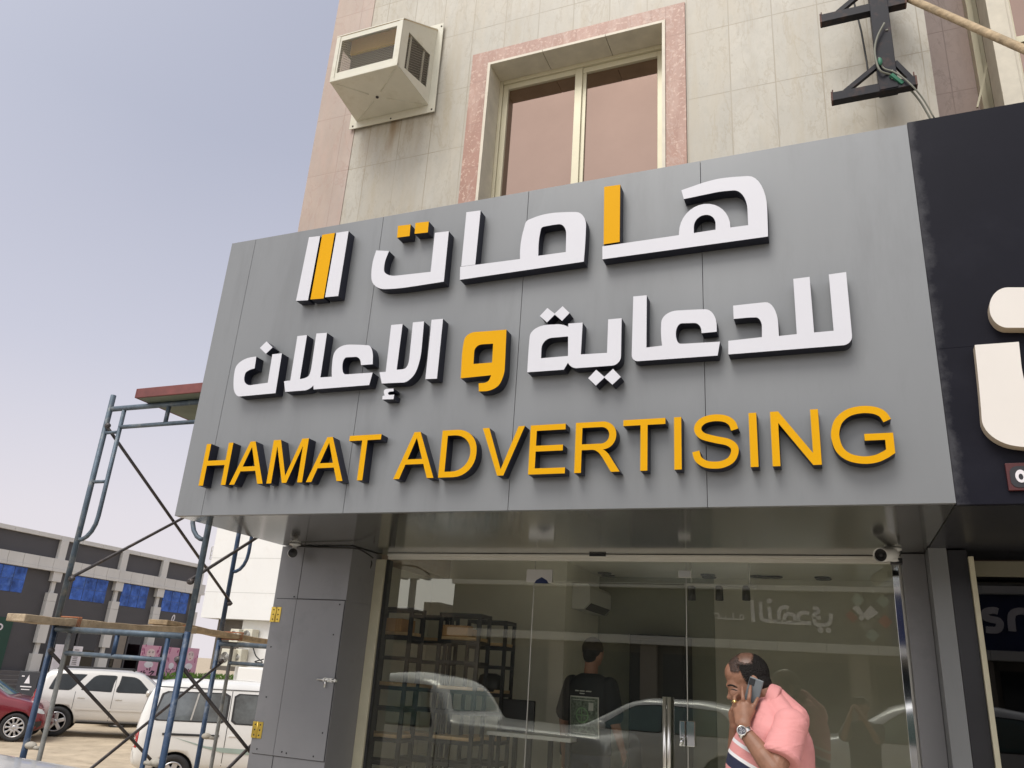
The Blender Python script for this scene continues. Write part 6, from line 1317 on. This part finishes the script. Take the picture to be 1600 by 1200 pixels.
def scalp(kind, grow):
    "shell of the skull kept only where the hair grows"
    bm = B(); bmesh.ops.create_uvsphere(bm, u_segments=140, v_segments=96, radius=1.0); rj = random.Random(5); Mr = Matrix.Rotation(radians(-22), 3, 'Y'); c = P(288, 318)
    for v in bm.verts: v.co = Mr @ Vector((v.co.x * 0.102 * grow, v.co.y * 0.079 * grow, v.co.z * 0.096 * grow)) + c
    bald = P(278, 165, 0.0); kill = []
    for f in bm.faces:
        m_ = f.calc_center_median(); zx, zy = zoompx(m_); zx += rj.uniform(-9, 9); zy += rj.uniform(-9, 9); d = m_ - bald + Vector((rj.uniform(-.006, .006), 0, rj.uniform(-.006, .006)))
        isb = (d.x / 0.040) ** 2 + (d.y / 0.12) ** 2 + (d.z / 0.040) ** 2 < 1
        back = zx > 205 + (zy - 235) * 0.54 and not (zy < 236 and zx < 345)
        if kind == 'thick': ok = back and not isb and zy < 470
        elif kind == 'bald': ok = isb and zy < 300
        else: ok = (not back) and zy < 292 + (zx - 90) * 0.10 and not isb
        if not ok: kill.append(f)
    bmesh.ops.delete(bm, geom=kill, context='FACES'); return bm
bm = scalp('thick', 1.055); ell(bm, P(412, 392), (0.050, 0.070, 0.066), Matrix.Rotation(radians(-30), 3, 'Y'))
obj('hair', bm, M['hair'], man, smooth=True)
obj('thin_hair', scalp('thin', 1.045), M['thin_hair'], man, smooth=True)
obj('balding_crown', scalp('bald', 1.045), M['balding'], man, smooth=True)
bt_ = bmesh.new(); bt_.from_mesh(bodyo.data); bt_.transform(W(bodyo)); btree = BVHTree.FromBMesh(bt_); bt_.free()
def onface(zx, zy, s, out=0.0):
    "point of the face surface on the near (-1) or far (+1) side at this height"
    p = P(zx, zy); h = btree.ray_cast(Vector((p.x, YM + s * 0.6, p.z)), Vector((0, -s, 0))); q = h[0] if h[0] else p
    return q + Vector((-0.3, s, 0)) * out
def facestroke(name, pts, r_, m, out=0.0):
    bm = B()
    for s in (-1, 1):
        c = [onface(x, y, s, out) for x, y in pts]
        for i in range(len(c) - 1): capsule(bm, c[i], c[i + 1], r_[i], r_[i + 1], n=8)
    obj(name, bm, m, man, smooth=True)
facestroke('eyebrow', [(112, 428), (140, 424), (170, 430), (205, 446)], (0.003, 0.0045, 0.0045, 0.002), M['hair'])
facestroke('eyelid', [(135, 468), (160, 464), (185, 468), (205, 476)], (0.002, 0.0035, 0.0035, 0.002), M['thin_hair'])
facestroke('moustache', [(140, 566), (165, 572), (190, 590)], (0.003, 0.004, 0.002), M['thin_hair'], -0.001)
bm = B(); ell(bm, P(156, 588), (0.010, 0.020, 0.004)); obj('mouth', bm, M['lips'], man, smooth=True)
Pt0 = P(205, 935)
n_ = Vector((sin(radians(23)), 0, cos(radians(23)))); c_ = lambda zx, zy: n_.dot(P(zx, zy) - Pt0)
white_ = (0.78, 0.77, 0.78); navy_ = (0.018, 0.022, 0.055)
w1 = c_(205, 940); w2 = c_(165, 1043); nv1 = c_(140, 1085)
shirt_m = stripe_shirt('pink_polo_cotton', (0.70, 0.30, 0.29), [(w1 - 0.008, w1 + 0.008, white_), (w2 - 0.009, w2 + 0.007, white_), (w2 - 0.060, w2 - 0.0091, navy_), (w1 - 0.2, w1 - 0.19, white_)], n_, Pt0)
pink_m = mat('pink_sleeve_cotton', (0.70, 0.30, 0.29), 0.85, var=0.05, vscale=12, bump=0.12, bscale=300)
wrinkle(shirt_m); wrinkle(pink_m, (7, 7, 20), 0.35, (0.3, 0.5, 0.2))
bm = B(); F_ = Vector((1, 0, 0)); Yv = Vector((0, 1, 0))
def ring(zx, zy, ra, rb, tilt=0): return (P(zx, zy), Vector((cos(tilt), 0, sin(tilt))) * ra, Yv * rb)
capsule(bm, P(575, 545), P(700, 740), 0.050, 0.085, flat=((0, 1, 0), 1.0)); capsule(bm, P(560, 575, -0.05), P(690, 760, -0.14), 0.045, 0.06); capsule(bm, P(560, 575, 0.05), P(690, 760, 0.14), 0.045, 0.06)
loft(bm, [ring(540, 600, 0.062, 0.085, -0.8), ring(568, 655, 0.100, 0.14, -0.55), ring(600, 735, 0.128, 0.20, -0.35), ring(585, 830, 0.152, 0.225, -0.25), ring(558, 920, 0.174, 0.225, -0.2), ring(528, 1020, 0.190, 0.220, -0.15), ring(508, 1110, 0.199, 0.218, -0.1), ring(498, 1210, 0.205, 0.215, -0.05), ring(500, 1350, 0.205, 0.21, 0), ring(508, 1500, 0.192, 0.205, 0), ring(510, 1640, 0.185, 0.20, 0)])
# cloth folds across the back and belly
for k, (a, b, r_) in enumerate(((P(420, 960, -0.215), P(560, 1010, -0.235), 0.012), (P(380, 1080, -0.20), P(520, 1130, -0.225), 0.012), (P(640, 760, -0.20), P(760, 690, -0.10), 0.016), (P(820, 900, -0.13), P(800, 1130, -0.16), 0.014))): capsule(bm, a, b, r_, r_ * 0.6)
obj('polo_shirt', blob(bm, 0.006, 6), shirt_m, man, smooth=True)
def sleeve(a, b, ra, rb, folds=()):
    bm = B(); a = Vector(a); b = Vector(b); d = (b - a).normalized(); u = d.orthogonal().normalized(); s = d.cross(u); rr = []
    ell(bm, a, (ra * 1.02,) * 3)
    loft(bm, [(a - d * 0.02, u * ra * 0.95, s * ra * 0.95), (a.lerp(b, 0.3), u * (ra * 1.0), s * ra * 1.0), (a.lerp(b, 0.65), u * (ra * 0.55 + rb * 0.47), s * (ra * 0.55 + rb * 0.47)), (b, u * rb, s * rb), (b + d * 0.006, u * rb * 0.97, s * rb * 0.97)])
    for p, q, r_ in folds: capsule(bm, p, q, r_, r_ * 0.5)
    for t_ in (0.93,):
        c = a.lerp(b, t_); rim = [(c + (u * cos(2 * pi * k / 24) + s * sin(2 * pi * k / 24)) * (rb * 1.0)) for k in range(25)]
        for p, q in zip(rim[:-1], rim[1:]): capsule(bm, p, q, 0.007, 0.007, n=6, ends=True)
    return blob(bm, 0.0055, 4)
SLa = P(712, 800, -0.172); SLb = P(637, 1085, -0.255)
obj('sleeve', sleeve(SLa, SLb, 0.079, 0.083), pink_m, man, smooth=True)
obj('sleeve', sleeve(P(600, 790, 0.15), P(400, 930, 0.19), 0.085, 0.088), pink_m, man, smooth=True)
bm = B(); ax_ = (P(463, 528) - P(560, 572)).normalized(); u_ = Vector((ax_.z, 0, -ax_.x)).normalized()
def cr(zx, zy, ra, rb): return (P(zx, zy), u_ * ra, Yv * rb)
loft(bm, [cr(572, 590, 0.070, 0.108), cr(555, 572, 0.072, 0.106), cr(510, 548, 0.070, 0.094), cr(466, 528, 0.066, 0.082)])
capsule(bm, P(500, 600, -0.085), P(432, 635, -0.050), 0.022, 0.012); capsule(bm, P(500, 600, 0.085), P(432, 635, 0.050), 0.022, 0.012)
obj('collar', blob(bm, 0.005, 2), M['collar_pink'], man, smooth=True)
bm = B(); capsule(bm, (hx, YM, hipz + 0.10), (hx, YM, hipz - 0.06), 0.185, 0.18, flat=((1, 0, 0), 0.92))
for s in (-1, 1): capsule(bm, (hx, YM + s * 0.095, hipz - 0.02), (hx - 0.01, YM + s * 0.10, 0.62), 0.105, 0.08); capsule(bm, (hx - 0.01, YM + s * 0.10, 0.62), (hx + 0.02, YM + s * 0.10, 0.22), 0.08, 0.066)
obj('trousers', blob(bm, 0.01, 5), M['denim'], man, smooth=True)
for s in (-1, 1):
    bm = B(); capsule(bm, (hx + 0.04, YM + s * 0.10, 0.172), (hx - 0.16, YM + s * 0.125, 0.160), 0.050, 0.040); box(bm, hx - 0.20, YM + s * 0.11 - 0.045, 0.122, hx + 0.09, YM + s * 0.11 + 0.045, 0.145); obj('shoe', blob(bm, 0.007, 3), M['shoe'], man, smooth=True)
# watch and ring
wa = (EL - WR).normalized(); wc = WR + wa * 0.012; Mw = Matrix.Translation(wc) @ wa.to_track_quat('Z', 'Y').to_matrix().to_4x4()
bm = B(); lathe(bm, [(0.0335, -0.011), (0.0355, -0.009), (0.0355, 0.009), (0.0335, 0.011), (0.032, 0)], Mw, 28)
wt_ = obj('watch', bm, M['chrome'], man)
fc = P(300, 832, -0.275); fd = (Vector((0, 0, CAMZ)) - fc).normalized(); Mf = Matrix.Translation(fc) @ fd.to_track_quat('Z', 'Y').to_matrix().to_4x4()
bm = B(); lathe(bm, [(0.021, -0.012), (0.023, -0.004), (0.022, 0.003), (0.018, 0.0045), (0.0175, 0.002)], Mf, 28); obj('watch_case', bm, M['chrome'], wt_)
bm = B(); lathe(bm, [(0, 0.0025), (0.0176, 0.0025)], Mf, 24, mi=0)
for a, r0 in ((0.5, 0.0), (2.4, 0.0)): bar(bm, Mf @ Vector((0, 0, 0.0035)), Mf @ Vector((0.013 * cos(a), 0.013 * sin(a), 0.0035)), 0.0018, 0.001, mi=1)
for k in range(3): lathe(bm, [(0.0038, 0.003), (0.0046, 0.0036), (0.0054, 0.003)], Mf @ Matrix.Translation((0.009 * cos(k * 2.1), 0.009 * sin(k * 2.1), 0)), 12, mi=1)
obj('watch_dial', bm, [mat('watch_dial_grey', (0.10, 0.10, 0.12), 0.3), M['white_face']], wt_)
bm = B(); rc = P(206, 580, -0.158); d_ = (P(204, 535, -0.140) - P(206, 585, -0.160)).normalized(); lathe(bm, [(0.0105, -0.004), (0.0122, -0.003), (0.0122, 0.003), (0.0105, 0.004)], Matrix.Translation(rc) @ d_.to_track_quat('Z', 'Y').to_matrix().to_4x4(), 20); ell(bm, rc + Vector((0.002, -0.013, 0)), (0.006, 0.004, 0.006)); obj('ring', bm, M['gold'], man)
ph = thing('mobile_phone', 'grey mobile phone held against the ear of the man in pink', 'phone', P(360, 510, -0.105))
lx = (P(385, 420) - P(335, 600)).normalized(); ly = Vector((0.12, 1, 0)); ly = (ly - lx * ly.dot(lx)).normalized(); lz = lx.cross(ly)
pc = P(365, 500, -0.116); Mp = Matrix(((lx.x, ly.x, lz.x, pc.x), (lx.y, ly.y, lz.y, pc.y), (lx.z, ly.z, lz.z, pc.z), (0, 0, 0, 1)))
bm = B(); box(bm, -0.070, -0.005, -0.034, 0.070, 0.005, 0.034, bev=0.0045, M=Mp); obj('case', bm, M['phone'], ph)
bm = B(); box(bm, 0.032, -0.0075, 0.004, 0.064, -0.0045, 0.031, bev=0.001, M=Mp)
for q in ((0.056, 0.025), (0.041, 0.025), (0.056, 0.011)): lathe(bm, [(0, -0.0105), (0.005, -0.0105), (0.006, -0.0075)], Mp @ Matrix.Translation((q[0], 0, q[1])) @ Matrix.Rotation(-pi / 2, 4, 'X') @ Matrix.Diagonal((1, 1, -1, 1)), 12)
obj('camera_bump', bm, M['plastic_black'], ph)

def figure(label, pos, face, H, tee, arms, pants, head_tilt=0.0, hairm='hair', vox=0.008):
    "standing person; face = heading in degrees, arms = elbow and wrist (left, forward, up) for each side"
    t = thing('person', label, 'person', pos, 0.0); f = Vector((cos(radians(face)), sin(radians(face)), 0)); s = Vector((-f.y, f.x, 0)); k = H / 1.78; o = Vector(pos)
    def J(a, b, c): return o + (f * a + s * b + Vector((0, 0, c))) * k
    def R3x(c, ra, rb): return (c, f * ra * k, s * rb * k)
    bm = B(); ell(bm, J(0.015, 0, 1.665), (0.088 * k, 0.088 * k, 0.112 * k)); ell(bm, J(0.045, 0, 1.60), (0.055 * k,) * 3); ell(bm, J(0.105, 0, 1.635), (0.014 * k,) * 3); capsule(bm, J(-0.015, 0, 1.60), J(-0.02, 0, 1.46), 0.056 * k, 0.062 * k)
    for q in (-1, 1): ell(bm, J(-0.005, q * 0.082, 1.645), (0.015, 0.015, 0.03))
    loft(bm, [R3x(J(-0.02, 0, 1.45), 0.08, 0.15), R3x(J(-0.02, 0, 1.2), 0.10, 0.15), R3x(J(0, 0, 0.95), 0.10, 0.14)])
    for q in (-1, 1):
        capsule(bm, J(0, q * 0.095, 0.92), J(0.01, q * 0.10, 0.50), 0.075 * k, 0.052 * k); capsule(bm, J(0.01, q * 0.10, 0.50), J(-0.02, q * 0.10, 0.09), 0.052 * k, 0.038 * k); capsule(bm, J(-0.02, q * 0.10, 0.05), J(0.13, q * 0.12, 0.035), 0.04 * k, 0.03 * k)
        e_, w_ = arms[q]; E_ = J(e_[0], q * e_[1], e_[2]); W_ = J(w_[0], q * w_[1], w_[2]); capsule(bm, J(-0.02, q * 0.19, 1.40), E_, 0.052 * k, 0.042 * k); capsule(bm, E_, W_, 0.042 * k, 0.029 * k)
        d = (W_ - E_).normalized(); pe = W_ + d * 0.085 * k; capsule(bm, W_, pe, 0.028 * k, 0.038 * k, flat=(s, 0.5))
        c2 = f.cross(d) if abs(f.dot(d)) < 0.9 else s.cross(d); side = d.cross(s).normalized()
        for i in range(4):
            b0 = pe + side * (-0.027 + 0.018 * i) * k; l = (0.075, 0.082, 0.078, 0.06)[i] * k; m1 = b0 + d * l * 0.5; capsule(bm, b0, m1, 0.0095, 0.009, n=8); capsule(bm, m1, m1 + (d * 0.8 - s * q * 0.5).normalized() * l * 0.5, 0.009, 0.0075, n=8)
        capsule(bm, W_ + d * 0.03 * k + side * 0.03 * k, W_ + d * 0.09 * k + side * 0.058 * k, 0.012, 0.009, n=8)
    obj('body', blob(bm, vox * 0.8, 3), M['skin_dim'], t, smooth=True)
    bm = B(); ell(bm, J(-0.002, 0, 1.692), (0.094 * k, 0.094 * k, 0.098 * k)); ell(bm, J(-0.04, 0, 1.64), (0.062 * k, 0.062 * k, 0.075 * k)); obj('hair', blob(bm, vox, 3), M[hairm], t, smooth=True)
    bm = B(); loft(bm, [R3x(J(-0.02, 0, 1.49), 0.07, 0.085), R3x(J(-0.02, 0, 1.455), 0.10, 0.17), R3x(J(-0.02, 0, 1.40), 0.118, 0.205), R3x(J(-0.015, 0, 1.2), 0.125, 0.195), R3x(J(0, 0, 1.0), 0.125, 0.185), R3x(J(0, 0, 0.86), 0.13, 0.195)])
    for q in (-1, 1):
        e_ = arms[q][0]; E_ = J(e_[0], q * e_[1], e_[2]); a = J(-0.02, q * 0.185, 1.40); capsule(bm, a, a.lerp(E_, 0.80), 0.075 * k, 0.082 * k, ends=True)
    sh = obj('shirt', blob(bm, vox, 4), tee, t, smooth=True)
    bm = B(); loft(bm, [R3x(J(0, 0, 0.98), 0.11, 0.165), R3x(J(0, 0, 0.80), 0.12, 0.175)])
    for q in (-1, 1): capsule(bm, J(0, q * 0.09, 0.88), J(0.01, q * 0.10, 0.5), 0.095 * k, 0.075 * k); capsule(bm, J(0.01, q * 0.10, 0.5), J(-0.02, q * 0.10, 0.10), 0.075 * k, 0.06 * k)
    obj('trousers', blob(bm, vox, 4), pants, t, smooth=True)
    for q in (-1, 1):
        bm = B(); capsule(bm, J(-0.04, q * 0.10, 0.05), J(0.14, q * 0.12, 0.042), 0.048 * k, 0.038 * k); obj('shoe', blob(bm, vox, 2), M['shoe'], t, smooth=True)
    return t, sh, J, f, s
ip = at(925, 1060, 6.75)
hz_ = at(925, 997, 6.75).z
stand, shm, J, f, s = figure('man in a black printed T-shirt seen from behind through the door glass', (ip.x, 6.75, FL), 75, hz_ - FL, M['tee'], {1: ((-0.02, 0.26, 1.12), (0.05, 0.29, 0.86)), -1: ((-0.03, 0.25, 1.12), (0.14, 0.22, 0.92))}, M['denim'])
# print on the back of the shirt
tm = BVHTree.FromObject(shm, bpy.context.evaluated_depsgraph_get())
def backpt(u_, v_, off):
    c = J(-0.6, u_, v_); inv = W(shm).inverted(); h = tm.ray_cast(inv @ c, (inv.to_3x3() @ f)); 
    return (W(shm) @ h[0] - f * off) if h[0] else J(-0.14, u_, v_)
def printpatch(nm, m, u0, u1, v0, v1, off, n=8):
    bm = B(); g = [[bm.verts.new(backpt(u0 + (u1 - u0) * i / n, v0 + (v1 - v0) * j / n, off)) for j in range(n + 1)] for i in range(n + 1)]
    for i in range(n):
        for j in range(n): bm.faces.new((g[i][j], g[i + 1][j], g[i + 1][j + 1], g[i][j + 1]))
    return obj(nm, bm, m, shm, smooth=True)
pm = mat('faded_green_print', (0.12, 0.15, 0.12), 0.8, var=0.7, vscale=45); pg = mat('green_print', (0.16, 0.28, 0.15), 0.8, var=0.3, vscale=40); pl_ = mat('pale_print', (0.45, 0.46, 0.42), 0.8, var=0.2)
printpatch('back_print', pm, -0.135, 0.135, 1.00, 1.30, 0.004)
for (a, b, c, d) in ((-0.14, 0.14, 1.296, 1.306), (-0.14, 0.14, 0.994, 1.004), (-0.14, -0.131, 1.0, 1.3), (0.131, 0.14, 1.0, 1.3), (-0.11, 0.11, 1.275, 1.28), (-0.11, 0.11, 1.02, 1.025)): printpatch('print_border', pl_, a, b, c, d, 0.0065, 6)
for (a, b) in ((-0.08, -0.03), (-0.02, 0.03), (0.04, 0.08)): printpatch('print_text', pl_, a, b, 1.343, 1.352, 0.005, 3)
printpatch('print_text', pl_, -0.02, 0.03, 1.324, 1.332, 0.005, 3); printpatch('print_patch', pl_, -0.10, -0.06, 1.20, 1.26, 0.007, 3)
bm = B(); rr = []
for k in range(25):
    a = 2 * pi * k / 24; rr.append((bm.verts.new(backpt(0.062 * cos(a), 1.16 + 0.062 * sin(a), 0.007)), bm.verts.new(backpt(0.050 * cos(a), 1.16 + 0.050 * sin(a), 0.007))))
for a, b in zip(rr[:-1], rr[1:]): bm.faces.new((a[0], b[0], b[1], a[1]))
obj('print_circle', bm, pg, shm); printpatch('print_cross', pg, -0.05, 0.05, 1.156, 1.164, 0.0072, 5); printpatch('print_cross', pg, -0.004, 0.004, 1.11, 1.21, 0.0078, 5)
# the photographer, mirrored in the glass
pt, _, J2, f2, s2 = figure('dark haired photographer holding up a phone, mirrored small in the glass', (0.03, -0.50, gz(0, -0.5)), 102, 1.70, M['tee'], {1: ((0.20, 0.20, 1.28), (0.36, 0.07, 1.56)), -1: ((0.20, 0.20, 1.28), (0.36, 0.07, 1.56))}, M['denim'])
bm = B(); box(bm, -0.075, -0.055, CAMZ - 0.036, 0.075, -0.045, CAMZ + 0.036, bev=0.004); tag(obj('camera_phone', bm, M['plastic_black']), 'black phone held sideways by the mirrored photographer', 'phone')
